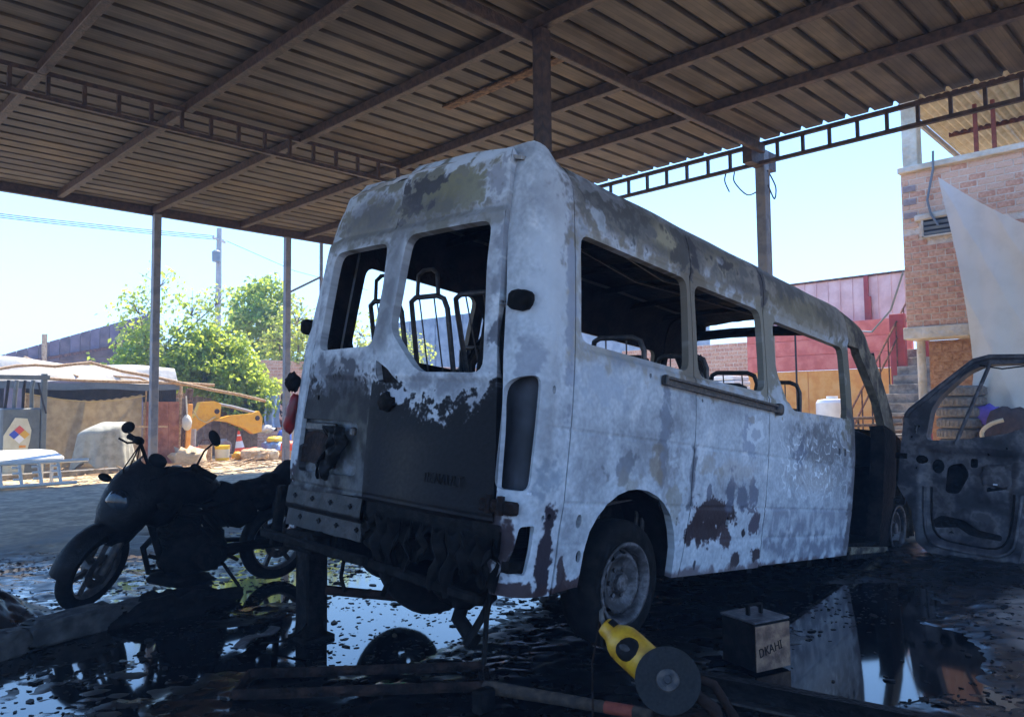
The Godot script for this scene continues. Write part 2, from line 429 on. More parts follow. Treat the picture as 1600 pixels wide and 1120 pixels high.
func rect_stain(x0: float, y0: float, x1: float, y1: float, c: Color, amount := 1.0, edge := 0.05, ragged := 0.1, mottle := 0.0) -> void:
	for y in range(maxi(0, int((y0 - ragged - po.y) * ps)), mini(ph, int((y1 + ragged - po.y) * ps) + 1)):
		var wy := y / ps + po.y
		for x in range(maxi(0, int((x0 - ragged - po.x) * ps)), mini(pw, int((x1 + ragged - po.x) * ps) + 1)):
			var wx := x / ps + po.x
			var i := y * pw + x
			var w := ragged * (nB[i] - 128.0) / 90.0 + ragged * 0.3 * (nC[i] - 128.0) / 90.0
			var d := minf(minf(wx - x0, x1 - wx), minf(wy - y0, y1 - wy)) + w
			var m := clampf(d / edge + 0.5, 0.0, 1.0) * amount
			if mottle > 0.0: m *= clampf(0.5 + (nB[i] - 128.0) / 60.0 * mottle + 0.5 * (1.0 - mottle), 0.0, 1.0)
			if m > 0.0:
				var j := i * 3
				pf[j] += (c.r - pf[j]) * m; pf[j + 1] += (c.g - pf[j + 1]) * m; pf[j + 2] += (c.b - pf[j + 2]) * m

func contours(x0: float, y0: float, x1: float, y1: float, c: Color, levels: float, width: float, amount: float) -> void:   # tide marks left by boiling paint
	for y in range(maxi(0, int((y0 - po.y) * ps)), mini(ph, int((y1 - po.y) * ps))):
		var wy := y / ps + po.y
		for x in range(maxi(0, int((x0 - po.x) * ps)), mini(pw, int((x1 - po.x) * ps))):
			var wx := x / ps + po.x
			var i := y * pw + x
			var e := clampf(minf(minf(wx - x0, x1 - wx), minf(wy - y0, y1 - wy)) / 0.25, 0.0, 1.0)
			var v := nA[i] / 255.0 * levels + nB[i] / 255.0 * levels * 0.09 + wy * 1.2
			var f := absf(v - roundf(v))
			var m := clampf((width - f) / width * 1.6, 0.0, 1.0) * amount * e * clampf((nB[i] - 70.0) / 60.0, 0.25, 1.0)
			if m > 0.0:
				var j := i * 3
				pf[j] += (c.r - pf[j]) * m; pf[j + 1] += (c.g - pf[j + 1]) * m; pf[j + 2] += (c.b - pf[j + 2]) * m

func paint_done(key: String, rough: float, bump: float) -> StandardMaterial3D:
	var out := PackedByteArray()
	out.resize(pw * ph * 3)
	for i in pw * ph:
		if pf[i * 3 + 2] > pf[i * 3]: pf[i * 3 + 2] = lerpf(pf[i * 3 + 2], pf[i * 3], 0.4)
	for i in pw * ph * 3: out[i] = int(clampf(pf[i], 0.0, 1.0) * 255.0)
	var im := Image.create_from_data(pw, ph, false, Image.FORMAT_RGB8, out)
	var hb := PackedByteArray()
	hb.resize(pw * ph)
	for i in pw * ph: hb[i] = clampi(int(nB[i] * 0.25 + nC[i] * 0.35 + (pf[i * 3] + pf[i * 3 + 1]) * 45.0), 0, 255)
	var nm := Image.create_from_data(pw, ph, false, Image.FORMAT_L8, hb)
	nm.convert(Image.FORMAT_RGBA8)
	nm.bump_map_to_normal_map(3.0)
	var m := StandardMaterial3D.new()
	m.albedo_texture = ImageTexture.create_from_image(im)
	m.normal_enabled = true; m.normal_texture = ImageTexture.create_from_image(nm); m.normal_scale = bump
	m.roughness = rough; m.metallic_specular = 0.25; m.texture_repeat = false
	var s := Vector2(ps / pw, ps / ph)
	m.uv1_scale = Vector3(s.x, s.y, 1); m.uv1_offset = Vector3(-po.x * s.x, -po.y * s.y, 0)
	M[key] = m
	return m

func paint_van() -> void:
	var ash := g8(184, 186, 194)
	var ash2 := g8(168, 170, 180)
	var ash3 := g8(148, 150, 160)
	var rust := g8(54, 41, 42)
	var dark := g8(40, 34, 38)
	var och := g8(136, 122, 100)
	# --- side (x along, y up)
	paint_start(-1.15, -0.1, 3.5, 2.35, 190, 41, [ash3, ash2, ash, ash2, ash, g8(202, 200, 200)])
	rect_stain(-0.56, 1.81, 3.5, 2.4, g8(126, 116, 104), 0.9, 0.1, 0.06)
	rect_stain(-0.56, 1.75, 1.3, 2.4, g8(92, 88, 86), 0.8, 0.2, 0.2, 0.9)
	stain(-0.2, 2.0, 0.35, 0.16, g8(80, 78, 76), 0.9, 0.7)
	stain(0.35, 1.92, 0.2, 0.12, g8(150, 138, 112), 0.9, 0.6)
	stain(0.5, 1.98, 0.18, 0.22, g8(74, 70, 68), 0.9, 0.7)
	stain(0.62, 1.9, 0.07, 0.2, g8(60, 56, 58), 0.8, 0.6)
	stain(1.0, 1.98, 0.2, 0.1, g8(150, 138, 116), 0.9, 0.6)
	stain(1.02, 1.95, 0.14, 0.045, g8(62, 58, 60), 0.9, 0.9)
	stain(0.95, 1.97, 0.06, 0.03, g8(176, 176, 184), 0.8, 0.7)
	stain(1.56, 1.95, 0.07, 0.3, g8(66, 62, 66), 0.9, 0.4)
	stain(2.3, 1.9, 0.7, 0.14, g8(118, 106, 84), 0.8, 0.5)
	stain(2.0, 2.05, 0.5, 0.1, g8(96, 96, 100), 0.7, 0.7)
	stain(-0.3, 2.08, 0.3, 0.08, g8(178, 180, 188), 0.8, 0.8)
	stain(-0.38, 1.88, 0.1, 0.07, g8(170, 174, 184), 0.8, 0.9)
	stain(0.7, 2.12, 0.9, 0.07, g8(146, 146, 152), 0.6, 0.6)
	rect_stain(-0.56, 1.13, 3.3, 1.8, g8(142, 132, 116), 0.65, 0.1, 0.12)
	rect_stain(0.45, 1.1, 0.72, 1.8, g8(112, 100, 86), 0.85, 0.06, 0.08)
	rect_stain(1.45, 1.12, 1.75, 1.8, g8(128, 120, 106), 0.85, 0.06, 0.1)
	rect_stain(2.95, 0.9, 3.5, 1.8, g8(106, 98, 84), 0.9, 0.1, 0.12)
	stain(1.72, 1.08, 0.14, 0.22, ash, 0.7, 0.6)
	# corner pillar
	stain(-0.75, 1.55, 0.12, 0.6, ash, 0.8, 0.6)
	stain(-0.6, 1.4, 0.05, 0.5, g8(136, 138, 156), 0.8, 0.5)
	stain(-0.86, 1.05, 0.08, 0.15, g8(132, 134, 150), 0.6, 0.6)
	stain(-0.7, 0.5, 0.08, 0.1, g8(128, 138, 164), 0.6, 0.6)
	rect_stain(-1.15, -0.1, -0.93, 0.42, g8(44, 34, 36), 0.85, 0.04, 0.09)
	stain(-0.66, 0.12, 0.06, 0.28, g8(44, 36, 42), 0.95, 0.35, 6.0)
	stain(-0.78, -0.03, 0.22, 0.06, g8(58, 44, 44), 0.9, 0.7, 5.0)
	stain(-0.9, 0.2, 0.05, 0.12, rust, 0.9, 0.7)
	stain(-0.5, -0.02, 0.1, 0.05, g8(70, 52, 52), 0.9, 0.7, 5.0)
	# rear quarter
	stain(0.27, 0.8, 0.06, 0.32, g8(120, 124, 146), 0.8, 0.4, 3.0)
	stain(0.33, 0.58, 0.12, 0.2, g8(128, 122, 118), 0.55, 0.6, 2.0)
	stain(0.2, 0.62, 0.07, 0.13, g8(150, 128, 100), 0.6, 0.8, 2.0)
	stain(-0.12, 0.58, 0.1, 0.1, g8(118, 120, 134), 0.75, 0.9, 3.0)
	stain(-0.05, 0.52, 0.16, 0.06, g8(150, 140, 122), 0.5, 0.7, 2.0)
	stain(-0.3, 0.98, 0.25, 0.1, g8(160, 166, 188), 0.6, 0.8)
	stain(-0.45, 0.0, 0.08, 0.06, g8(62, 46, 46), 0.9, 0.8, 5.0)
	stain(-0.53, 0.04, 0.03, 0.1, g8(54, 42, 44), 0.9, 0.7, 5.0)
	stain(0.42, 0.45, 0.1, 0.12, g8(140, 132, 116), 0.5, 0.8)
	# middle panel
	stain(0.9, 0.36, 0.3, 0.1, rust, 0.95, 0.5, 4.5, 0.2)
	stain(0.78, 0.26, 0.24, 0.09, rust, 0.95, 0.5, 4.5, 0.2)
	stain(1.06, 0.2, 0.1, 0.08, g8(70, 56, 58), 0.95, 0.7, 4.0)
	stain(1.46, 0.31, 0.09, 0.09, g8(82, 72, 80), 0.95, 0.5, 4.0)
	stain(1.3, 0.24, 0.025, 0.03, dark, 0.9, 0.4, 8.0)
	stain(1.38, 0.38, 0.05, 0.03, g8(90, 84, 94), 0.8, 0.7, 6.0)
	stain(1.2, 0.06, 0.07, 0.06, rust, 0.9, 0.6, 4.0)
	stain(1.5, 0.08, 0.06, 0.07, rust, 0.9, 0.6, 4.0)
	stain(0.72, 0.05, 0.02, 0.04, dark, 0.8, 0.6, 6.0)
	stain(1.07, 0.5, 0.07, 0.14, g8(92, 94, 122), 0.9, 0.4, 3.0)
	stain(1.22, 0.48, 0.1, 0.11, g8(98, 100, 126), 0.85, 0.4, 3.0)
	stain(1.38, 0.5, 0.07, 0.12, g8(104, 104, 128), 0.8, 0.5, 3.0)
	stain(0.8, 0.5, 0.04, 0.05, g8(112, 112, 132), 0.9, 0.5, 5.0)
	stain(1.1, 0.62, 0.35, 0.09, g8(176, 166, 156), 0.5, 0.6, 2.0)
	stain(0.8, 0.64, 0.15, 0.06, g8(150, 140, 128), 0.45, 0.8, 3.0)
	stain(1.28, 0.86, 0.14, 0.15, g8(150, 154, 176), 0.9, 0.35, 4.0)
	stain(1.37, 0.9, 0.12, 0.1, g8(204, 206, 214), 0.9, 0.7, 6.0)
	stain(1.3, 0.97, 0.05, 0.03, g8(150, 142, 134), 0.8, 0.6, 6.0)
	stain(1.36, 0.89, 0.05, 0.05, g8(160, 162, 176), 0.8, 0.8, 6.0)
	rect_stain(0.57, 0.4, 0.62, 0.75, g8(70, 70, 84), 0.7, 0.02, 0.02)
	# sliding door
	stain(2.55, 0.88, 0.55, 0.26, g8(112, 110, 112), 0.85, 0.4, 1.6)
	stain(2.1, 0.82, 0.1, 0.14, g8(112, 116, 140), 0.75, 0.7, 4.0)
	stain(2.4, 0.62, 0.55, 0.12, g8(168, 162, 156), 0.55, 0.6, 2.0)
	contours(1.65, 0.36, 3.3, 1.12, g8(226, 228, 234), 5.0, 0.12, 1.0)
	contours(2.0, 0.42, 3.2, 0.75, g8(104, 102, 110), 6.5, 0.08, 0.7)
	rect_stain(1.6, 0.02, 3.2, 0.2, g8(106, 106, 124), 0.75, 0.1, 0.1, 0.5)
	rect_stain(1.65, 0.2, 3.2, 0.39, g8(122, 122, 138), 0.7, 0.08, 0.08, 0.5)
	for k in 11: stain(1.72 + k * 0.135 + 0.05 * sin(k * 5.0), 0.31 + 0.03 * sin(k * 2.7), 0.016 + 0.016 * absf(sin(k * 3.3)), 0.10 + 0.04 * sin(k * 4.1), g8(178, 178, 186), 0.6, 0.7, 2.5)
	rect_stain(-0.2, -0.1, 3.3, 0.03, g8(92, 78, 78), 0.8, 0.03, 0.03)
	rect_stain(3.08, -0.1, 3.5, 1.2, g8(76, 70, 72), 0.75, 0.06, 0.06)
	# soft smoke
	for q in [[0.1, 0.72, 0.42, 0.26, 0.45], [0.45, 0.95, 0.25, 0.2, 0.35], [-0.35, 0.6, 0.2, 0.3, 0.3], [1.0, 1.02, 0.35, 0.12, 0.35], [1.1, 0.5, 0.5, 0.14, 0.4], [2.2, 0.95, 0.6, 0.14, 0.4], [2.9, 0.65, 0.35, 0.4, 0.4], [-0.75, 0.75, 0.12, 0.35, 0.35], [-0.8, 1.85, 0.2, 0.2, 0.3], [0.0, 1.16, 0.5, 0.05, 0.4], [-0.45, 0.2, 0.14, 0.18, 0.3]]:
		stain(q[0], q[1], q[2], q[3], g8(92, 90, 94), q[4], 0.3, 1.0, 0.03)
	for q in [[-0.2, 2.02, 0.5, 0.14], [0.9, 2.02, 0.5, 0.1], [1.9, 1.98, 0.5, 0.12], [2.8, 1.95, 0.4, 0.14], [0.3, 1.86, 0.3, 0.05], [1.3, 1.86, 0.3, 0.06]]:
		stain(q[0], q[1], q[2], q[3], g8(74, 68, 64), 0.55, 0.6, 1.2, 0.1)
	paint_done("van_side", 0.6, 0.22)
	# --- rear (x across: -2.1 left .. 0 right, y up)
	paint_start(-2.15, -0.1, 0.1, 2.4, 210, 63, [ash3, ash2, ash, ash2, ash, g8(204, 202, 202)])
	rect_stain(-1.95, 1.8, -0.55, 2.18, g8(112, 106, 90), 0.85, 0.12, 0.16, 0.9)
	stain(-0.85, 2.0, 0.3, 0.15, g8(124, 118, 92), 0.9, 0.8, 4.0)
	stain(-1.0, 2.05, 0.16, 0.1, g8(64, 62, 66), 0.85, 1.0, 4.0)
	stain(-1.12, 1.95, 0.1, 0.12, g8(70, 66, 66), 0.7, 1.0, 4.0)
	stain(-0.6, 1.95, 0.12, 0.1, g8(128, 124, 104), 0.9, 0.8, 4.0)
	stain(-0.42, 2.02, 0.06, 0.14, g8(140, 140, 150), 0.8, 0.8, 4.0)
	stain(-1.5, 1.92, 0.3, 0.12, g8(118, 112, 100), 0.85, 0.7, 3.0)
	stain(-1.7, 2.06, 0.14, 0.08, g8(178, 182, 192), 0.8, 0.8, 3.0)
	stain(-0.75, 2.18, 0.4, 0.07, g8(196, 200, 214), 0.9, 0.7, 3.0)
	rect_stain(-1.95, 1.74, -0.3, 1.86, g8(116, 112, 106), 0.7, 0.05, 0.05)
	rect_stain(-1.22, 1.1, -1.04, 1.8, g8(120, 120, 124), 0.6, 0.05, 0.05)
	stain(-0.27, 1.5, 0.05, 0.25, g8(140, 142, 156), 0.6, 0.8)
	stain(-0.24, 1.2, 0.04, 0.1, g8(90, 90, 102), 0.8, 0.9, 4.0)
	# burnt lower part of the right-hand door
	for y in ph:
		var wy := y / ps + po.y
		for x in pw:
			var wx := x / ps + po.x
			var i := y * pw + x
			var line := 0.0
			if wx < -1.165: line = 0.90
			elif wx < -0.75: line = lerpf(0.97, 0.78, (wx + 1.165) / 0.415)
			elif wx < -0.3: line = lerpf(0.78, 0.88, (wx + 0.75) / 0.45)
			else: line = lerpf(0.88, 1.12, (wx + 0.3) / 0.15)
			line += (nB[i] - 128.0) / 128.0 * 0.09 + (nA[i] - 128.0) / 128.0 * 0.08 + (nC[i] - 128.0) / 128.0 * 0.03
			var m := clampf((line - wy) / 0.018, 0.0, 1.0) * clampf(0.62 + (line - wy) / 0.10 + (nC[i] - 128.0) / 160.0, 0.0, 1.0)
			if m <= 0.0: continue
			var c := g8(20, 18, 20)
			if wx > -1.165:
				var b := clampf(1.0 - absf(wx + 0.82) / 0.3, 0.0, 1.0) * clampf((0.72 - wy) / 0.1, 0.0, 1.0)
				c = c.lerp(g8(48, 42, 38), b * 0.9)
			else:
				c = g8(54, 50, 52).lerp(g8(88, 86, 84), clampf((0.8 - wy) / 0.12, 0.0, 1.0))
			var j := i * 3
			var gr := 1.0 + (nC[i] - 128.0) / 500.0
			pf[j] += (c.r * gr - pf[j]) * m; pf[j + 1] += (c.g * gr - pf[j + 1]) * m; pf[j + 2] += (c.b * gr - pf[j + 2]) * m
	rect_stain(-2.0, 0.34, -1.17, 0.92, g8(38, 35, 36), 0.85, 0.14, 0.12, 0.2)
	stain(-1.5, 0.93, 0.22, 0.1, g8(56, 54, 60), 0.85, 1.0, 4.0)
	stain(-1.75, 0.98, 0.1, 0.08, g8(150, 154, 172), 0.7, 0.8, 4.0)
	stain(-1.35, 0.6, 0.25, 0.3, g8(84, 80, 70), 0.45, 0.5, 1.5)
	stain(-1.7, 0.45, 0.18, 0.12, g8(100, 102, 110), 0.5, 0.6, 2.0)
	stain(-1.22, 0.42, 0.1, 0.16, g8(92, 94, 100), 0.5, 0.4, 2.0)
	stain(-0.93, 0.86, 0.1, 0.06, g8(182, 186, 204), 0.9, 0.7, 6.0)
	stain(-1.06, 0.5, 0.04, 0.25, g8(24, 21, 26), 0.9, 0.7, 4.0)
	rect_stain(-2.15, -0.1, 0.1, 0.3, g8(38, 33, 34), 0.9, 0.04, 0.03)
	for q in [[-1.5, 1.95, 0.4, 0.16, 0.5], [-0.9, 1.92, 0.35, 0.14, 0.5], [-1.12, 1.4, 0.06, 0.4, 0.4], [-0.35, 1.4, 0.08, 0.4, 0.35], [-1.9, 1.2, 0.12, 0.5, 0.4], [-0.6, 0.92, 0.5, 0.09, 0.5], [-1.55, 1.02, 0.4, 0.09, 0.6]]:
		stain(q[0], q[1], q[2], q[3], g8(84, 82, 88), q[4], 0.6, 1.2, 0.08)
	paint_done("van_rear", 0.6, 0.25)

# ---------------------------------------------------------------- the van's skin
const TT: Array[float] = [-0.3, -0.05, 0.15, 0.5, 0.9, 1.15, 1.4, 1.6, 1.8, 1.93, 2.03, 2.11, 2.18, 2.27, 2.5]
const YY: Array[float] = [-0.3, -0.05, 0.15, 0.5, 0.9, 1.15, 1.4, 1.6, 1.8, 1.93, 2.025, 2.09, 2.125, 2.145, 2.16]
const ZZ: Array[float] = [-0.05, -0.02, -0.002, 0.0, 0.0, -0.015, -0.040, -0.065, -0.092, -0.112, -0.140, -0.185, -0.245, -0.335, -0.56]
func sect(t: float) -> Vector2:   # cross-section of the body: t -> (y, z)
	var i := 0
	while i < TT.size() - 2 and t > TT[i + 1]: i += 1
	var f: float = (t - TT[i]) / (TT[i + 1] - TT[i])
	var a := maxi(i - 1, 0)
	var b := mini(i + 2, TT.size() - 1)
	return Vector2(cubic_interpolate_in_time_s(YY, i, a, b, f), cubic_interpolate_in_time_s(ZZ, i, a, b, f))
func cubic_interpolate_in_time_s(T: Array, i: int, a: int, b: int, f: float) -> float:
	return cubic_interpolate_in_time(T[i], T[i + 1], T[a], T[b], f, TT[i + 1] - TT[i], TT[a] - TT[i] - (0.1 if a == i else 0.0), TT[b] - TT[i] + (0.1 if b == i + 1 else 0.0))

func groove(y: float, at: float, w := 0.010) -> float: return exp(-pow((y - at) / w, 2.0))

func side_fn(p: Vector2) -> Vector3:
	var s := sect(p.y)
	var z := s.y
	z -= 0.007 * (groove(p.y, 0.752) + groove(p.y, 0.402)) + 0.004 * groove(p.y, 0.205)
	z -= 0.014 * smoothstep(1.145, 1.165, p.y) * (1.0 - smoothstep(1.775, 1.795, p.y)) * smoothstep(-0.56, -0.53, p.x)
	z -= 0.006 * groove(p.y, 1.795, 0.008)
	# shallow dents left by the fire
	z += 0.006 * sin(p.x * 3.1 + p.y * 2.0) * sin(p.y * 4.3 + 1.0) * clampf(p.y * 3.0, 0.0, 1.0) * clampf((1.1 - p.y) * 4.0, 0.0, 1.0)
	z += 0.008 * sin(p.x * 7.0) * sin(p.x * 2.3 + 1.0) * clampf((p.y - 1.8) * 6.0, 0.0, 1.0)
	if p.y < 0.4: z -= 0.012 * clampf((0.4 - p.y) * 8.0, 0.0, 1.0)
	var x := p.x
	if p.x > 3.1: z -= pow(p.x - 3.1, 2.0) * 0.035
	var y := s.x
	if p.x > 3.1 and p.y > 1.85: y -= pow(p.x - 3.1, 1.6) * 0.14
	return Vector3(x, y, z)

func corner_fn(p: Vector2) -> Vector3:   # from the side seam (x = -0.565) round to the rear door gap; p.x is unrolled
	var a := -0.565 - p.x
	var s := sect(minf(p.y, 1.93))
	var c: Vector2                          # plan: x, z
	if a < 0.16: c = Vector2(-0.565 - a, 0.0)
	elif a < 0.38:
		var q := (a - 0.16) / 0.22 * PI * 0.5
		c = Vector2(-0.725 - 0.14 * sin(q), -0.14 * (1.0 - cos(q)))
	else: c = Vector2(-0.865, -0.14 - (a - 0.38))
	c.x += rear_lean(p.y) * clampf(a / 0.38, 0.0, 1.0)
	var z := c.y + s.y
	if p.y < 0.4: z -= 0.02 * clampf((0.4 - p.y) * 8.0, 0.0, 1.0)
	if p.y < 0.4: c.x += 0.04 * clampf((0.4 - p.y) * 5.0, 0.0, 1.0) * clampf(a / 0.3, 0.0, 1.0)
	var y := p.y
	if p.y > 1.93:
		var u := (p.y - 1.93)
		z -= u * u * 1.1 + u * 0.12
		c.x += u * u * 0.8 * clampf(a / 0.3, 0.0, 1.0)
		y = 1.93 + u * (1.0 - 0.35 * clampf(u / 0.25, 0.0, 1.0) * (1.0 - clampf(a / 0.3, 0.0, 1.0)))
	# raised ridge round the lamp opening
	var r := Vector2((a - 0.30) / 0.13, (p.y - 0.72) / 0.40)
	var d := maxf(absf(r.x), absf(r.y))
	var o := 0.012 * exp(-pow((d - 1.1) / 0.1, 2.0))
	c.x -= o * 0.6; z += o * 0.6
	z -= 0.008 * groove(p.y, 0.752) * clampf((0.2 - a) * 10.0, 0.0, 1.0)
	return Vector3(c.x, y, z)

func rear_lean(y: float) -> float: return 0.03 * smoothstep(1.0, 1.6, y) + 0.075 * smoothstep(1.5, 2.3, y)
func rear_fn(p: Vector2) -> Vector3:
	var x := -0.885 + 0.05 * pow(absf(p.x + 1.03) / 0.98, 4.0) + rear_lean(p.y)
	if p.y > 2.08: x += pow(p.y - 2.08, 2.0) * 3.2
	x += 0.008 * (groove(p.y, 1.845, 0.012) + groove(p.y, 0.31, 0.01))
	x -= 0.014 * smoothstep(0.93, 0.97, p.y) * (1.0 - smoothstep(1.80, 1.83, p.y)) * (1.0 - smoothstep(-0.26, -0.22, p.x)) * smoothstep(-1.93, -1.88, p.x)
	x += 0.006 * sin(p.x * 5.0 + 1.0) * sin(p.y * 4.0)
	return Vector3(x, p.y, p.x)

func skin(poly: PackedVector2Array, holes: Array, cell: float, fn: Callable, th: float, outer: MB, inner: MB, lines_y := [], flip := false, jamb: MB = null) -> void:
	var lo := poly[0]
	var hi := poly[0]
	for p in poly: lo = lo.min(p); hi = hi.max(p)
	var xs := []
	var ys := []
	var nx := maxi(1, int(ceil((hi.x - lo.x) / cell)))
	var ny := maxi(1, int(ceil((hi.y - lo.y) / cell)))
	for i in nx + 1: xs.append(lerpf(lo.x, hi.x, float(i) / nx))
	for i in ny + 1: ys.append(lerpf(lo.y, hi.y, float(i) / ny))
	for y in lines_y:
		for o in [-0.02, -0.01, 0.0, 0.01, 0.02]:
			if y + o > lo.y and y + o < hi.y: ys.append(y + o)
	var boxes := []
	for h in holes:
		var a: Vector2 = h[0]
		var b: Vector2 = h[0]
		for p in h: a = a.min(p); b = b.max(p)
		boxes.append(Rect2(a, b - a))
		if (b - a).x < cell * 1.5: xs.append((a.x + b.x) * 0.5)
		if (b - a).y < cell * 1.5: ys.append((a.y + b.y) * 0.5)
	xs.sort(); ys.sort()
	var cache := {}
	var pt := func(q: Vector2) -> Array:
		var key := Vector2i(roundi(q.x * 20000.0), roundi(q.y * 20000.0))
		if cache.has(key): return cache[key]
		var e := 0.003
		var c: Vector3 = fn.call(q)
		var du: Vector3 = fn.call(q + Vector2(e, 0)) - fn.call(q - Vector2(e, 0))
		var dv: Vector3 = fn.call(q + Vector2(0, e)) - fn.call(q - Vector2(0, e))
		var nn := du.cross(dv).normalized()
		if flip: nn = -nn
		cache[key] = [c, nn]
		return cache[key]
	for i in xs.size() - 1:
		if xs[i + 1] - xs[i] < 1e-5: continue
		for k in ys.size() - 1:
			if ys[k + 1] - ys[k] < 1e-5: continue
			var r := PackedVector2Array([Vector2(xs[i], ys[k]), Vector2(xs[i + 1], ys[k]), Vector2(xs[i + 1], ys[k + 1]), Vector2(xs[i], ys[k + 1])])
			var parts := [r]
			var inside := true
			for p in r:
				if not Geometry2D.is_point_in_polygon(p, poly): inside = false
			if not inside: parts = Geometry2D.intersect_polygons(r, poly)
			var rr := Rect2(r[0], r[2] - r[0])
			for j in holes.size():
				if not boxes[j].grow(0.001).intersects(rr): continue
				var nextp := []
				for p in parts:
					for c in Geometry2D.clip_polygons(p, holes[j]):
						if not Geometry2D.is_polygon_clockwise(c) or p.size() < 3: nextp.append(c)
				parts = nextp
			for p in parts:
				if p.size() < 3: continue
				var tri := PackedInt32Array([0, 1, 2, 0, 2, 3]) if p.size() == 4 and inside and parts.size() == 1 and p == r else Geometry2D.triangulate_polygon(p)
				for j in range(0, tri.size(), 3):
					var A: Array = pt.call(p[tri[j]])
					var B: Array = pt.call(p[tri[j + 1]])
					var C: Array = pt.call(p[tri[j + 2]])
					outer.t3(A[0], B[0], C[0], A[1], B[1], C[1], p[tri[j]], p[tri[j + 1]], p[tri[j + 2]])
					if inner: inner.t3(A[0] - A[1] * th, B[0] - B[1] * th, C[0] - C[1] * th, -A[1], -B[1], -C[1])
	# edges of the sheet and of every opening
	var loops := [poly]
	loops.append_array(holes)
	var jb: MB = jamb if jamb else outer
	for li in loops.size():
		var lp: PackedVector2Array = loops[li]
		for i in lp.size():
			var a := lp[i]
			var b := lp[(i + 1) % lp.size()]
			var cut := maxi(1, int(a.distance_to(b) / 0.08))
			for c in cut:
				var p := a.lerp(b, float(c) / cut)
				var q := a.lerp(b, float(c + 1) / cut)
				var A: Array = pt.call(p)
				var B: Array = pt.call(q)
				var g: Vector3 = (B[0] - A[0]).cross(A[1]).normalized()
				var mid: Vector2 = (p + q) * 0.5
				var nd := Vector2(-(q - p).y, (q - p).x).normalized() * 0.004
				var solid := Geometry2D.is_point_in_polygon(mid + nd, lp)
				if li > 0: solid = not solid
				var w: Vector3 = fn.call(mid + nd) - fn.call(mid)
				if (g.dot(w) > 0.0) == solid: g = -g
				var d0: Vector3 = A[0] - A[1] * th
				var d1: Vector3 = B[0] - B[1] * th
				jb.t3(A[0], B[0], d1, g, g, g, p, q, q); jb.t3(A[0], d1, d0, g, g, g, p, q, p)

func rounded(pts: Array, r: float) -> PackedVector2Array:
	var out := PackedVector2Array()
	var m := pts.size()
	for i in m:
		var p: Vector2 = pts[i]
		var a: Vector2 = pts[(i - 1 + m) % m]
		var b: Vector2 = pts[(i + 1) % m]
		var ra := minf(r, p.distance_to(a) * 0.45)
		var rb := minf(r, p.distance_to(b) * 0.45)
		var s := p + (a - p).normalized() * ra
		var e := p + (b - p).normalized() * rb
		for k in 5:
			var t := k / 4.0
			out.append(s.lerp(p, t).lerp(p.lerp(e, t), t))
	return out

func V2(a: Array) -> PackedVector2Array:
	var o := PackedVector2Array()
	for i in range(0, a.size(), 2): o.append(Vector2(a[i], a[i + 1]))
	return o
func R2(a: Array, r: float) -> PackedVector2Array:
	var o := []
	for i in range(0, a.size(), 2): o.append(Vector2(a[i], a[i + 1]))
	return rounded(o, r)
func ring2(cx: float, cy: float, rx: float, ry: float, m := 10) -> PackedVector2Array:
	var o := PackedVector2Array()
	for k in m: o.append(Vector2(cx + rx * cos(TAU * k / m), cy + ry * sin(TAU * k / m)))
	return o

const WMID := -1.03
func mirror_fn(p: Vector2) -> Vector3:
	var q := side_fn(p)
	return Vector3(q.x, q.y, 2.0 * WMID - q.z)
func mirror_corner(p: Vector2) -> Vector3:
	var q := corner_fn(p)
	return Vector3(q.x, q.y, 2.0 * WMID - q.z)

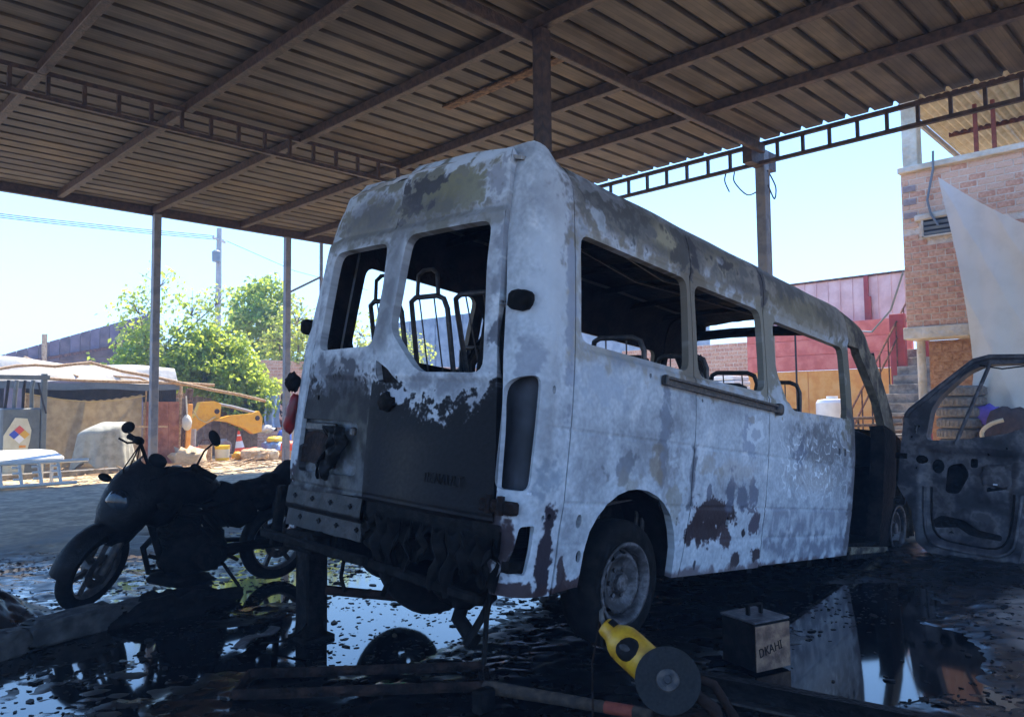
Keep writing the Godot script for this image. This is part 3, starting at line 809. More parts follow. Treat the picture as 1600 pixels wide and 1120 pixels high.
func wheel(parent: Node3D, called: String, at: Vector3, right: bool, flat_tyre: bool, rim_r := 0.215) -> void:
	# axis along z; y of the lathe runs outwards
	var bas := Basis(Vector3(1, 0, 0), Vector3(0, 0, 1 if right else -1), Vector3(0, -1 if right else 1, 0))
	var xf := Transform3D(bas, at)
	var rim := MB.new()
	rim.lathe(xf, [Vector2(rim_r, -0.17), Vector2(rim_r, -0.15), Vector2(rim_r - 0.022, -0.13), Vector2(rim_r - 0.03, -0.03), Vector2(rim_r - 0.022, -0.015), Vector2(rim_r + 0.004, -0.005), Vector2(rim_r + 0.004, 0.004), Vector2(rim_r - 0.012, 0.004), Vector2(rim_r - 0.03, -0.018), Vector2(rim_r - 0.034, -0.05)], 40, true)
	var disc := MB.new()
	var r0 := 0.035
	var r1 := rim_r - 0.03
	var holes := []
	for k in 10: holes.append(ring2((k + 0.5) / 10.0, lerpf(r0, r1, 0.86), 0.022, 0.013, 8))
	var f := func(p: Vector2) -> Vector3:
		var a := p.x * TAU
		var u := (p.y - r0) / (r1 - r0)
		var h := -0.06 + 0.035 * smoothstep(0.45, 0.75, u) - 0.055 * smoothstep(0.8, 1.0, u) + 0.022 * (1.0 - smoothstep(0.1, 0.22, u))
		return xf * Vector3(cos(a) * p.y, h, sin(a) * p.y)
	skin(V2([0, r0, 1, r0, 1, r1, 0, r1]), holes, 0.03, f, 0.006, disc, disc, [], not right)
	for k in 6:
		var a := TAU * k / 6
		disc.lathe(xf * Transform3D(Basis.IDENTITY, Vector3(cos(a) * 0.075, -0.062, sin(a) * 0.075)), [Vector2(0.013, 0), Vector2(0.013, 0.016), Vector2(0.0, 0.018)], 6)
	disc.lathe(xf, [Vector2(0.05, -0.06), Vector2(0.05, -0.02), Vector2(0.036, -0.012), Vector2(0.0, -0.012)], 16)
	var w := obj(called, rim, M.ash_metal, parent)
	obj("wheel_disc", disc, M.ash_metal, w)
	var ty := MB.new()
	if flat_tyre:
		ty.lathe(xf, [Vector2(rim_r - 0.01, -0.16), Vector2(rim_r + 0.012, -0.165), Vector2(rim_r + 0.016, -0.14), Vector2(rim_r - 0.015, -0.12)], 30, true)
	else:
		ty.lathe(xf, [Vector2(rim_r - 0.008, -0.165), Vector2(rim_r + 0.04, -0.2), Vector2(rim_r + 0.10, -0.19), Vector2(rim_r + 0.115, -0.15), Vector2(rim_r + 0.115, -0.05), Vector2(rim_r + 0.10, -0.015), Vector2(rim_r + 0.05, 0.0), Vector2(rim_r + 0.008, -0.004), Vector2(rim_r - 0.006, -0.012)], 40, true)
	obj("tyre", ty, M.char, w)

func build_van() -> void:
	paint_van()
	van = thing("burnt_van", "burnt-out high-roof passenger van with open windows, whitened and rusted panels and sooty rear doors", "van")
	van.transform = Transform3D(Basis(Vector3(0.99339564, -0.11108187, -0.02873883), Vector3(0.1121673, 0.99290771, 0.03940525), Vector3(0.0241578, -0.04236856, 0.99880994)).orthonormalized(), Vector3(3.314, 0.407, -2.473))
	var gy := [0.752, 0.402, 0.205, 1.155, 1.785]
	var W1 := R2([-0.5, 1.752, 0.535, 1.752, 0.525, 1.185, -0.505, 1.192], 0.07)
	var W2 := R2([0.62, 1.742, 1.52, 1.752, 1.525, 1.18, 0.635, 1.17], 0.09)
	var W3 := R2([1.7, 1.72, 3.035, 1.735, 3.035, 1.14, 1.93, 1.10, 1.72, 1.36], 0.08)
	var arch := []
	for k in 15:
		var a := PI * k / 14.0
		arch.append(Vector2(0.055 - 0.43 * cos(a), 0.0 + 0.49 * pow(sin(a), 0.72)))
	var qp := [Vector2(-0.561, 2.27), Vector2(-0.561, -0.02)]
	qp.append(Vector2(-0.40, 0.0))
	qp.append_array(arch)
	qp.append_array([Vector2(0.5, 0.0), Vector2(0.552, 0.0), Vector2(0.595, 0.4), Vector2(0.584, 1.0), Vector2(0.57, 1.7), Vector2(0.565, 2.27)])
	var inner := MB.new()
	# rear quarter panel
	var o := MB.new()
	skin(PackedVector2Array(qp), [W1, ring2(-0.43, 0.32, 0.022, 0.035), ring2(-0.40, 0.15, 0.02, 0.03), ring2(0.10, 1.105, 0.014, 0.014, 8)], 0.075, side_fn, 0.045, o, inner, gy)
	obj("rear_quarter_panel", o, M.van_side, van)
	o = MB.new()
	skin(V2([0.573, 2.27, 0.578, 1.7, 0.592, 1.0, 0.603, 0.4, 0.56, 0.0, 1.57, 0.01, 1.572, 0.4, 1.568, 1.0, 1.556, 1.8, 1.55, 2.27]), [W2, ring2(1.07, 0.31, 0.02, 0.035), ring2(0.66, 1.03, 0.012, 0.012, 8)], 0.075, side_fn, 0.045, o, inner, gy)
	obj("middle_side_panel", o, M.van_side, van)
	o = MB.new()
	skin(V2([1.558, 2.27, 1.566, 1.8, 1.578, 1.0, 1.582, 0.4, 1.58, 0.02, 3.16, 0.04, 3.175, 0.3, 3.165, 0.8, 3.165, 1.78, 3.165, 2.27]), [W3, R2([2.80, 0.83, 2.84, 0.83, 2.84, 0.89, 2.80, 0.89], 0.01), R2([2.92, 0.83, 2.96, 0.83, 2.96, 0.89, 2.92, 0.89], 0.01)], 0.075, side_fn, 0.045, o, inner, gy)
	obj("sliding_side_door", o, M.van_side, van).set_meta("label", "sliding side door with white tide marks in its burnt paint")
	# cab: roof edge and windscreen pillar
	o = MB.new()
	skin(V2([3.17, 2.27, 3.17, 1.78, 3.42, 1.79, 3.92, 1.38, 4.06, 1.18, 4.42, 1.14, 4.38, 1.30, 4.04, 1.66, 3.74, 1.93, 3.62, 2.27]), [], 0.06, side_fn, 0.07, o, inner)
	obj("windscreen_pillar", o, M.soot_rust, van)
	o = MB.new()
	skin(V2([4.0, 1.17, 4.42, 1.13, 4.45, 0.62, 4.36, 0.2, 4.12, 0.0, 3.2, 0.0, 3.2, 0.06, 3.98, 0.10]), [], 0.08, side_fn, 0.12, o, inner)
	obj("front_pillar", o, M.soot, van)
	# corner post with the empty tail lamp opening
	o = MB.new()
	var lamp := R2([-0.79, 0.99, -0.91, 0.97, -0.985, 0.93, -0.985, 0.45, -0.80, 0.45], 0.05)
	var slot := R2([-0.755, 0.30, -0.83, 0.29, -0.90, 0.08, -0.785, 0.07], 0.015)
	skin(V2([-0.569, 2.22, -0.569, -0.03, -0.95, -0.03, -1.0, 0.12, -0.965, 0.42, -0.975, 0.7, -1.0, 1.06, -1.02, 1.6, -1.06, 2.22]), [lamp, slot, ring2(-0.705, 0.335, 0.012, 0.014), ring2(-0.66, 0.34, 0.014, 0.016), ring2(-0.71, 0.93, 0.014, 0.02)], 0.05, corner_fn, 0.03, o, inner, [0.752])
	var cp := obj("rear_corner_post", o, M.van_side, van)
	o = MB.new()
	for q in [[0.30, 0.95, 0.5], [0.24, 0.47, 0.46]]: pass
	o.sheet(func(u: float, w: float): return corner_fn(Vector2(lerpf(-0.78, -1.0, u), lerpf(0.43, 1.0, w))) + Vector3(0.075 + 0.03 * u, 0, -0.06), 6, 8)
	obj("lamp_pocket", o, M.pocket, cp)
	o = MB.new()
	o.bar(corner_fn(Vector2(-0.80, 0.448)) + Vector3(0.02, -0.005, 0.0), corner_fn(Vector2(-0.97, 0.448)) + Vector3(0.03, -0.005, -0.01), 0.05, 0.012)
	obj("lamp_shelf", o, M.white_ash, cp)
	# left-hand side, the same openings
	o = MB.new()
	var lp := [Vector2(-0.561, 2.27), Vector2(-0.561, -0.02), Vector2(-0.40, 0.0)]
	lp.append_array(arch)
	lp.append_array([Vector2(0.5, 0.0), Vector2(3.17, 0.04), Vector2(3.17, 2.27)])
	skin(PackedVector2Array(lp), [W1, W2, W3], 0.1, mirror_fn, 0.045, o, inner, [], true)
	obj("left_side_panel", o, M.van_side, van)
	o = MB.new()
	skin(V2([3.17, 2.27, 3.17, 0.0, 4.42, 0.0, 4.42, 1.14, 4.38, 1.30, 4.04, 1.66, 3.74, 1.93, 3.62, 2.27]), [R2([3.25, 1.76, 3.42, 1.76, 3.90, 1.36, 4.1, 1.15, 3.25, 1.15], 0.05)], 0.1, mirror_fn, 0.06, o, inner, [], true)
	obj("left_cab_side", o, M.soot, van)
	o = MB.new()
	skin(V2([-0.569, 2.22, -0.569, -0.03, -0.97, -0.03, -0.985, 0.7, -1.0, 1.06, -1.02, 1.6, -1.06, 2.22]), [], 0.07, mirror_corner, 0.03, o, inner, [], true)
	var lc := obj("left_corner_post", o, M.van_side, van)
	o = MB.new()
	o.blob(Vector3(-0.86, 0.72, -2.02), Vector3(0.045, 0.13, 0.035), Basis(Vector3.RIGHT, 0.15), 0.3, 3)
	obj("tail_lamp", o, M.lamp_red, lc).set_meta("label", "half-melted red tail lamp")
	o = MB.new()
	o.blob(Vector3(-0.875, 0.92, -2.03), Vector3(0.05, 0.06, 0.05), Basis.IDENTITY, 0.5, 9)
	obj("melted_lamp_top", o, M.char, lc)
	# roof
	o = MB.new()
	var rf := func(p: Vector2) -> Vector3:
		var k := 1.0 - pow(absf(p.y - WMID) / 0.72, 2.0)
		var y := 2.145 + 0.05 * k + 0.006 * cos(p.y * 30.0) - 0.012 * sin(p.x * 3.0) * k
		if p.x > 3.1: y -= pow(p.x - 3.1, 1.6) * 0.16
		if p.x < -0.5: y -= pow(-0.5 - p.x, 2.0) * 0.35
		return Vector3(p.x, y, p.y)
	skin(V2([-0.78, -0.3, -0.78, -1.76, 3.62, -1.76, 3.62, -0.3]), [], 0.12, rf, 0.02, o, inner, [], true)
	obj("roof_panel", o, M.van_side2, van)
	# rear doors
	var WL := R2([-1.765, 1.735, -1.235, 1.745, -1.205, 1.5, -1.205, 1.13, -1.785, 1.115, -1.79, 1.4], 0.07)
	var WR := R2([-1.04, 1.76, -0.375, 1.762, -0.37, 1.5, -0.30, 0.985, -0.78, 0.985, -1.05, 1.22], 0.075)
	var plate := R2([-1.91, 0.70, -1.275, 0.70, -1.245, 0.40, -1.86, 0.38], 0.04)
	o = MB.new()
	var ri := MB.new()
	skin(V2([-1.80, 2.12, -1.52, 2.185, -1.215, 2.205, -1.20, 1.9, -1.19, 1.2, -1.195, 0.74, -1.165, 0.30, -1.95, 0.26, -1.975, 0.7, -1.965, 1.16, -1.90, 1.75]), [WL, plate, ring2(-1.72, 0.83, 0.014, 0.016)], 0.055, rear_fn, 0.05, o, ri, [1.845, 0.31, 0.95, 1.815])
	var ld := obj("rear_door", o, M.van_rear, van)
	ld.set_meta("label", "narrower left rear door with number-plate recess")
	obj("inner_panel", ri, M.soot, ld)
	o = MB.new()
	var rp := func(u: float, w: float): return rear_fn(Vector2(lerpf(-1.93, -1.22, u), lerpf(0.36, 0.72, w))) + Vector3(0.045, 0, 0)
	o.sheet(rp, 8, 6)
	obj("plate_recess", o, M.plate_grey, ld)
	o = MB.new()   # the scorched plate hanging crooked
	o.sheet(func(u: float, w: float):
		var c := Vector2(lerpf(-1.86, -1.50, u) + 0.06 * (1.0 - w) * (u - 0.5), lerpf(0.43, 0.62, w))
		return rear_fn(c) + Vector3(0.012 + 0.012 * sin(u * 7.0) + 0.02 * w, 0.01 * sin(u * 5.0), 0.0), 8, 4, 0.004)
	obj("number_plate", o, M.rust_dark, ld)
	o = MB.new()
	o.sheet(func(u: float, w: float):
		var c := Vector2(lerpf(-1.62, -1.40, u) + 0.10 * w * (0.5 - u) + 0.05 * sin(w * 5.0), lerpf(0.665, 0.40 - 0.05 * sin(u * 9.0), w))
		return rear_fn(c) + Vector3(-0.006 - 0.022 * sin(u * PI) - 0.012 * sin(w * 17.0 + u * 6.0) + 0.01 * sin(u * 15.0), 0, 0), 14, 18, 0.008)
	obj("melted_handle_trim", o, M.char_gloss, ld)
	o = MB.new()
	o.bar(rear_fn(Vector2(-1.83, 0.655)) + Vector3(0.012, 0, 0), rear_fn(Vector2(-1.5, 0.66)) + Vector3(0.012, 0, 0), 0.03, 0.05, Vector3.UP, 0.008)
	obj("plate_lamp_bar", o, M.tube_burnt, ld)
	o = MB.new()
	o.box(rear_fn(Vector2(-1.31, 0.645)) + Vector3(0.0, 0, 0), Vector3(0.03, 0.05, 0.04), Basis.IDENTITY, 0.008)
	obj("latch", o, M.tube_burnt, ld)
	# right-hand rear door, standing a little proud at the top
	o = MB.new(); ri = MB.new()
	var rfn := func(p: Vector2) -> Vector3: return rear_fn(p) + Vector3(-0.012 - 0.010 * clampf((p.y - 1.2), 0.0, 1.0), 0, 0)
	skin(V2([-1.205, 2.245, -0.76, 2.225, -0.365, 2.165, -0.312, 1.9, -0.285, 1.63, -0.238, 1.1, -0.19, 0.64, -0.17, 0.30, -1.15, 0.30, -1.178, 0.74, -1.172, 1.2, -1.185, 1.9]), [WR, R2([-1.135, 1.05, -1.105, 0.925, -0.925, 0.925, -1.02, 1.0], 0.02), ring2(-0.245, 1.33, 0.012, 0.012)], 0.055, rfn, 0.05, o, ri, [1.845, 0.31, 0.95, 1.815])
	var rd := obj("rear_door", o, M.van_rear, van)
	rd.set_meta("label", "wider right rear door blackened below its window")
	obj("inner_panel", ri, M.soot, rd)
	o = MB.new()
	o.sheet(func(u: float, w: float): return rfn.call(Vector2(lerpf(-1.15, -0.9, u), lerpf(0.9, 1.07, w))) + Vector3(0.04, 0, 0), 3, 3)
	obj("lock_recess", o, M.soot, rd)
	o = MB.new()
	o.blob(rfn.call(Vector2(-1.02, 0.82)) + Vector3(-0.004, 0, 0), Vector3(0.02, 0.05, 0.07), Basis.IDENTITY, 0.6, 4)
	obj("handle_stump", o, M.char, rd)
	var tm := TextMesh.new()
	var sf := SystemFont.new(); sf.font_names = PackedStringArray(["Droid Sans"])
	tm.font = sf; tm.text = "RENAULT"; tm.font_size = 16; tm.pixel_size = 0.0042; tm.depth = 0.004
	var tx := obj("badge_lettering", tm, M.soot, rd)
	tx.transform = Transform3D(Basis(Vector3(0, 0, 1), Vector3(0, 1, 0), Vector3(-1, 0, 0)) , rfn.call(Vector2(-0.50, 0.455)) + Vector3(-0.004, 0, 0))
	o = MB.new()
	o.sheet(func(u: float, w: float): return rear_fn(Vector2(lerpf(-0.46, -0.14, u), lerpf(0.3, 1.98, w))) + Vector3(0.11, 0, 0.0), 4, 12, 0.02)
	obj("door_jamb", o, M.char, van)
	# hinges
	for hz in [[-0.155, 1.335], [-0.12, 0.40]]:
		o = MB.new()
		var hp := rear_fn(Vector2(hz[0], hz[1]))
		if hz[1] > 1.0:
			o.blob(hp + Vector3(-0.03, 0, 0.03), Vector3(0.045, 0.05, 0.07), Basis.IDENTITY, 0.15, 5, 8, 12, 0.7)
		else:
			o.box(hp + Vector3(-0.02, -0.03, -0.02), Vector3(0.06, 0.06, 0.22), Basis.IDENTITY, 0.01)
			o.tube([hp + Vector3(-0.05, -0.065, 0.02), hp + Vector3(-0.05, 0.02, 0.02)], 0.018)
			o.tube([hp + Vector3(-0.05, -0.065, -0.06), hp + Vector3(-0.05, 0.02, -0.06)], 0.014)
		obj("door_hinge", o, M.char if hz[1] > 1.0 else M.rust_dark, van)
	o = MB.new()
	o.blob(Vector3(-0.83, 1.28, -2.0), Vector3(0.05, 0.05, 0.05), Basis.IDENTITY, 0.2, 5, 8, 12, 0.7)
	obj("door_hinge", o, M.char, van)
	# rear crossmember and bumper carrier
	o = MB.new()
	var cmf := func(z: float, w: float) -> Vector3: return Vector3(-0.865 + (0.03 if w > 0.5 else 0.0) + 0.008 * sin(z * 23.0) * w - 0.02 * absf(z + 1.03) * w, lerpf(0.285, 0.05, w), z)
	o.sheet(func(u: float, w: float): return cmf.call(lerpf(-1.93, -1.17, u), w), 16, 10, 0.012)
	var cm := obj("rear_crossmember", o, M.crossmember, van)
	o = MB.new()
	for k in 8:
		var z := -1.84 + (k % 4) * 0.19 + (0.05 if k > 3 else 0.0)
		var w := 0.22 if k < 4 else 0.74
		o.box(cmf.call(z, w) + Vector3(-0.005, 0, 0), Vector3(0.012, 0.03, 0.014)); o.box(cmf.call(z, w) + Vector3(-0.0065, 0, 0), Vector3(0.012, 0.012, 0.034))
	obj("slot_holes", o, M.char, cm).set_meta("kind", "stuff")
	o = MB.new()
	o.sheet(func(u: float, w: float): return cmf.call(lerpf(-1.15, -0.13, u), w) + Vector3(0.02 + 0.02 * sin(u * 13.0 + w * 4.0) * w, -0.05 * w * sin(u * 7.0) - 0.04 * u * w, 0), 28, 12, 0.014)
	obj("rear_crossmember", o, M.char, van)
	for k in 9:   # shreds of melted bumper hanging along it
		o = MB.new()
		var z := -1.05 + k * 0.11
		var n := 0.06 + 0.09 * absf(sin(k * 2.3))
		o.sheet(func(u: float, w: float): return cmf.call(z + (u - 0.5) * (0.10 - 0.05 * w), 0.3) + Vector3(-0.03 - 0.02 * sin(u * 5.0 + k) - 0.012 * sin(w * 12.0 + k), -w * n * 2.0 + 0.02 * sin(u * 9.0 + k), 0.02 * sin(w * 6.0 + k)), 6, 8, 0.01)
		obj("bumper_shred", o, M.char, van)
	o = MB.new()
	o.bar(Vector3(-0.93, -0.02, -2.06), Vector3(-0.93, -0.02, -1.0), 0.05, 0.05, Vector3.UP, 0.01)
	o.bar(Vector3(-0.9, -0.03, -1.0), Vector3(-0.86, -0.06, -0.2), 0.05, 0.05, Vector3.UP, 0.01)
	o.bar(Vector3(-0.84, 0.27, -2.05), Vector3(-0.84, -0.1, -2.06), 0.05, 0.06, Vector3.RIGHT, 0.01)
	obj("bumper_beam", o, M.char, van)
	# underside: chassis rails, axle, spare wheel, sagging remains
	o = MB.new()
	for z in [-0.55, -1.5]: o.bar(Vector3(-0.8, -0.02, z), Vector3(4.6, -0.02, z), 0.08, 0.14)
	for x in [-0.4, 0.7, 1.6, 2.6]: o.bar(Vector3(x, 0.0, -1.95), Vector3(x, 0.0, -0.1), 0.08, 0.08)
	obj("chassis_rail", o, M.char, van)
	o = MB.new()
	o.tube([Vector3(0, 0, -0.2), Vector3(0, 0, -1.86)], 0.06, 10)
	o.blob(Vector3(0.0, 0.0, -1.03), Vector3(0.17, 0.16, 0.16))
	obj("rear_axle", o, M.char, van)
	o = MB.new()
	o.lathe(Transform3D(Basis(Vector3.RIGHT, 1.25) , Vector3(-0.35, -0.02, -1.17)), [Vector2(0.12, -0.08), Vector2(0.32, -0.09), Vector2(0.345, -0.03), Vector2(0.345, 0.05), Vector2(0.3, 0.1), Vector2(0.2, 0.09), Vector2(0.12, 0.05), Vector2(0.0, 0.05)], 32, true)
	obj("spare_wheel", o, M.char, van)
	o = MB.new()
	o.blob(Vector3(-0.55, -0.07, -0.62), Vector3(0.2, 0.13, 0.16), Basis.IDENTITY, 0.5, 8)
	obj("exhaust_box", o, M.char, van)
	for q in [[[-0.5, -0.1, -0.65, -0.6, -0.25, -0.6, -0.62, -0.33, -0.45], 0.04], [[-0.7, 0.0, -1.5, -0.72, -0.2, -1.49, -0.70, -0.28, -1.46], 0.012], [[-0.6, 0.0, -0.35, -0.72, -0.15, -0.3, -0.8, -0.3, -0.33], 0.02], [[-0.75, -0.02, -0.25, -0.85, -0.14, -0.16, -0.86, -0.33, -0.14], 0.012], [[-0.78, 0.0, -0.9, -0.8, -0.12, -0.95, -0.79, -0.2, -1.0], 0.015]]:
		o = MB.new()
		var hp := []
		for k in range(0, 9, 3): hp.append(Vector3(q[0][k], q[0][k + 1], q[0][k + 2]))
		o.tube(hp, q[1])
		obj("hanging_pipe", o, M.char, van)
	# floor
	o = MB.new()
	o.box(Vector3(2.65, 0.1, WMID), Vector3(3.9, 0.05, 1.94))
	o.box(Vector3(0.1, 0.1, WMID), Vector3(1.2, 0.05, 1.24))
	o.box(Vector3(-0.66, 0.1, WMID), Vector3(0.32, 0.05, 1.9))
	obj("cabin_floor", o, M.char, van)
	obj("inner_lining", inner, M.soot, van).set_meta("label", "soot-black inside of the body shell")
	# wheel housings
	for s in [0, 1]:
		o = MB.new()
		var zz := -0.03 if s == 0 else 2.0 * WMID + 0.03
		var dz := -0.33 if s == 0 else 0.33
		o.sheet(func(u: float, w: float): return Vector3(0.055 - 0.455 * cos(u * PI), 0.0 + 0.52 * pow(sin(u * PI), 0.72), zz + dz * w), 16, 2)
		o.sheet(func(u: float, w: float): return Vector3(0.055 - 0.455 * cos(u * PI), 0.52 * pow(sin(u * PI), 0.72) * w, zz + dz), 16, 2)
		obj("wheel_housing", o, M.char, van)
	# wheels
	wheel(van, "rear_wheel", Vector3(0.045, -0.01, -0.03), true, false)
	wheel(van, "rear_wheel", Vector3(0.0, 0.0, -2.0), false, false)
	wheel(van, "front_wheel", Vector3(4.5, 0.24, -0.04), true, true)
	wheel(van, "front_wheel", Vector3(4.5, 0.24, -2.02), false, true)
	# sliding door rail
	o = MB.new()
	o.bar(Vector3(0.2, 1.115, 0.012), Vector3(1.68, 1.102, 0.012), 0.028, 0.014)
	o.bar(Vector3(0.2, 1.078, 0.012), Vector3(1.68, 1.065, 0.012), 0.028, 0.014)
	o.bar(Vector3(0.2, 1.097, 0.002), Vector3(1.68, 1.084, 0.002), 0.012, 0.03)
	o.blob(Vector3(1.68, 1.083, 0.012), Vector3(0.05, 0.042, 0.022), Basis.IDENTITY, 0.0, 1, 8, 10, 0.7)
	o.box(Vector3(0.215, 1.096, 0.014), Vector3(0.03, 0.06, 0.03), Basis.IDENTITY, 0.006)
	obj("sliding_door_rail", o, M.tube_burnt, van)
	# roof bows inside, hanging strips
	for k in 7:
		o = MB.new()
		var x := -0.45 + k * 0.58
		var pts := []
		for i in 11:
			var u := i / 10.0
			pts.append(Vector3(x, 2.06 + 0.05 * sin(u * PI), lerpf(-0.2, -1.86, u)))
		o.tube(pts, 0.026, 6)
		obj("roof_bow", o, M.soot, van)
	for q in [[[-0.5, 1.86, -0.22, 0.6, 1.78, -0.3, 1.6, 1.86, -0.22, 2.9, 1.83, -0.25], 0.014], [[-0.4, 1.88, -0.5, 0.8, 1.84, -0.65, 2.2, 1.88, -0.5], 0.008], [[0.7, 1.5, -1.93, 1.9, 1.44, -1.92, 3.1, 1.46, -1.93], 0.02]]:
		o = MB.new()
		var hp := []
		for k in range(0, q[0].size(), 3): hp.append(Vector3(q[0][k], q[0][k + 1], q[0][k + 2]))
		o.tube(hp, q[1], 6)
		obj("hanging_strip", o, M.tube_burnt, van)
	# seat frames: bent tubes leaning back, with wires
	for row in 5:
		for c in ([[-0.42, 0.38], [-0.86, 0.38], [-1.62, 0.40]] if row > 0 else [[-0.44, 0.36], [-0.92, 0.37], [-1.35, 0.35], [-1.79, 0.34]]):
			o = MB.new()
			var x := -0.42 + row * 0.74
			var z: float = c[0]
			var hw: float = c[1] * 0.5
			var top := (1.36 if row > 0 else 1.52) + 0.04 * sin(row * 3.0 + z * 7.0)
			var tilt := (0.16 if row > 0 else 0.38) + 0.08 * sin(row * 2.0 + z * 11.0)
			o.tube([Vector3(x + tilt, 0.35, z - hw), Vector3(x + 0.02 + tilt * 0.04, top - 0.08, z - hw), Vector3(x, top - 0.02, z - hw + 0.02), Vector3(x - 0.01, top, z - hw + 0.07), Vector3(x - 0.01, top, z + hw - 0.07), Vector3(x, top - 0.02, z + hw - 0.02), Vector3(x + 0.02, top - 0.08, z + hw), Vector3(x + tilt, 0.35, z + hw)], 0.017, 7)
			if row == 0 and c[0] < -1.0: o.tube([Vector3(x, top, z - 0.1), Vector3(x - 0.02, top + 0.14, z - 0.09), Vector3(x - 0.02, top + 0.17, z - 0.04), Vector3(x - 0.02, top + 0.17, z + 0.04), Vector3(x - 0.02, top + 0.14, z + 0.09), Vector3(x, top, z + 0.1)], 0.014, 6)
			for k in 2:
				var zz := z + (k - 0.5) * hw * 0.8
				o.tube([Vector3(x + tilt - 0.01, 0.42, zz + 0.02), Vector3(x - 0.01, top, zz)], 0.005, 5)
			o.tube([Vector3(x + tilt * 0.8, 0.55, z - hw), Vector3(x + tilt * 0.8, 0.55, z + hw)], 0.008, 5)
			o.tube([Vector3(x + tilt, 0.37, z - hw), Vector3(x + tilt + 0.42, 0.42, z - hw), Vector3(x + tilt + 0.42, 0.42, z + hw), Vector3(x + tilt, 0.37, z + hw)], 0.014, 6)
			for q in [[0.02, -1], [0.02, 1], [0.4, -1], [0.4, 1]]:
				o.tube([Vector3(x + tilt + q[0], 0.4, z + q[1] * hw), Vector3(x + tilt + q[0], 0.12, z + q[1] * hw)], 0.013, 6)
			obj("seat_frame", o, M.tube_burnt, van)
	# burnt trim hanging at the left between windows, belt webbing
	o = MB.new()
	o.sheet(func(u: float, w: float): return Vector3(0.3 + 0.25 * u + 0.05 * sin(w * 9.0), lerpf(1.7, 0.75, w), -1.72 + 0.12 * sin(w * 5.0 + u * 2.0)), 4, 10, 0.02)
	obj("hanging_trim", o, M.char, van)
	# dashboard, steering wheel, front bulkhead, nose
	o = MB.new()
	o.blob(Vector3(4.25, 0.95, WMID), Vector3(0.3, 0.2, 0.85), Basis.IDENTITY, 0.25, 6, 9, 18, 0.7)
	o.box(Vector3(4.5, 0.5, WMID), Vector3(0.06, 1.0, 1.8))
	obj("dashboard", o, M.char, van)
	o = MB.new()
	var sw := []
	for k in 17: sw.append(Vector3(3.95, 1.12, -1.5) + Basis(Vector3.FORWARD, 0.5) * Vector3(0, 0.2 * cos(TAU * k / 16.0), 0.2 * sin(TAU * k / 16.0)))
	o.tube(sw, 0.014, 6, false)
	o.tube([Vector3(3.95, 1.12, -1.5), Vector3(4.2, 0.95, -1.5)], 0.03, 6)
	obj("steering_wheel", o, M.char, van)
	o = MB.new()
	o.sheet(func(u: float, w: float):
		var z := lerpf(-1.95, -0.12, u)
		var x: float = lerpf(4.42, 5.25, w) - pow(absf(u - 0.5) * 2.0, 3.0) * 0.22 * w
		return Vector3(x, 1.13 - 0.22 * w * w + 0.03 * sin(u * PI), z), 12, 8, 0.02)
	o.sheet(func(u: float, w: float):
		var z := lerpf(-1.98, -0.08, u)
		return Vector3(5.25 - pow(absf(u - 0.5) * 2.0, 3.0) * 0.22 + 0.03 * sin(w * PI), lerpf(0.91, 0.1, w), z), 12, 6, 0.02)
	obj("bonnet", o, M.soot_rust, van)
	for s in [0, 1]:
		o = MB.new()
		var zz := -0.09 if s == 0 else -1.97
		var xf := Transform3D(Basis.IDENTITY, Vector3(0, 0, zz))
		var fp := [Vector2(4.42, 1.12), Vector2(5.02, 0.95), Vector2(5.12, 0.1), Vector2(4.96, 0.1)]
		for k in 11:
			var a := PI * k / 10.0
			fp.append(Vector2(4.52 + 0.42 * cos(a), 0.22 + 0.42 * sin(a)))
		fp.append(Vector2(4.1, 0.1)); fp.append(Vector2(4.2, 0.5))
		o.prism(PackedVector2Array(fp), 0.03, xf)
		obj("front_wing", o, M.soot_rust, van)
	# windscreen head
	o = MB.new()
	o.tube([Vector3(3.62, 1.98, -0.25), Vector3(3.70, 2.02, -0.6), Vector3(3.72, 2.03, WMID), Vector3(3.70, 2.02, -1.46), Vector3(3.62, 1.98, -1.81)], 0.05, 8)
	obj("windscreen_head", o, M.soot, van)
	# step plate in the cab doorway
	o = MB.new()
	o.box(Vector3(3.65, 0.06, -0.16), Vector3(0.86, 0.04, 0.3), Basis.IDENTITY, 0.01)
	o.bar(Vector3(3.2, 0.09, -0.02), Vector3(4.1, 0.07, -0.02), 0.03, 0.03)
	obj("door_sill", o, M.soot_rust, van)
	# mirrored seat backs of the cab
	for z in [-0.6, -1.5]:
		o = MB.new()
		o.tube([Vector3(3.3, 0.4, z - 0.22), Vector3(3.12, 1.1, z - 0.2), Vector3(3.1, 1.2, z - 0.12), Vector3(3.1, 1.2, z + 0.12), Vector3(3.12, 1.1, z + 0.2), Vector3(3.3, 0.4, z + 0.22)], 0.02, 7)
		o.tube([Vector3(3.3, 0.42, z - 0.22), Vector3(3.75, 0.5, z - 0.22), Vector3(3.75, 0.5, z + 0.22), Vector3(3.3, 0.42, z + 0.22)], 0.02, 7)
		obj("cab_seat_frame", o, M.tube_burnt, van)
	open_door()

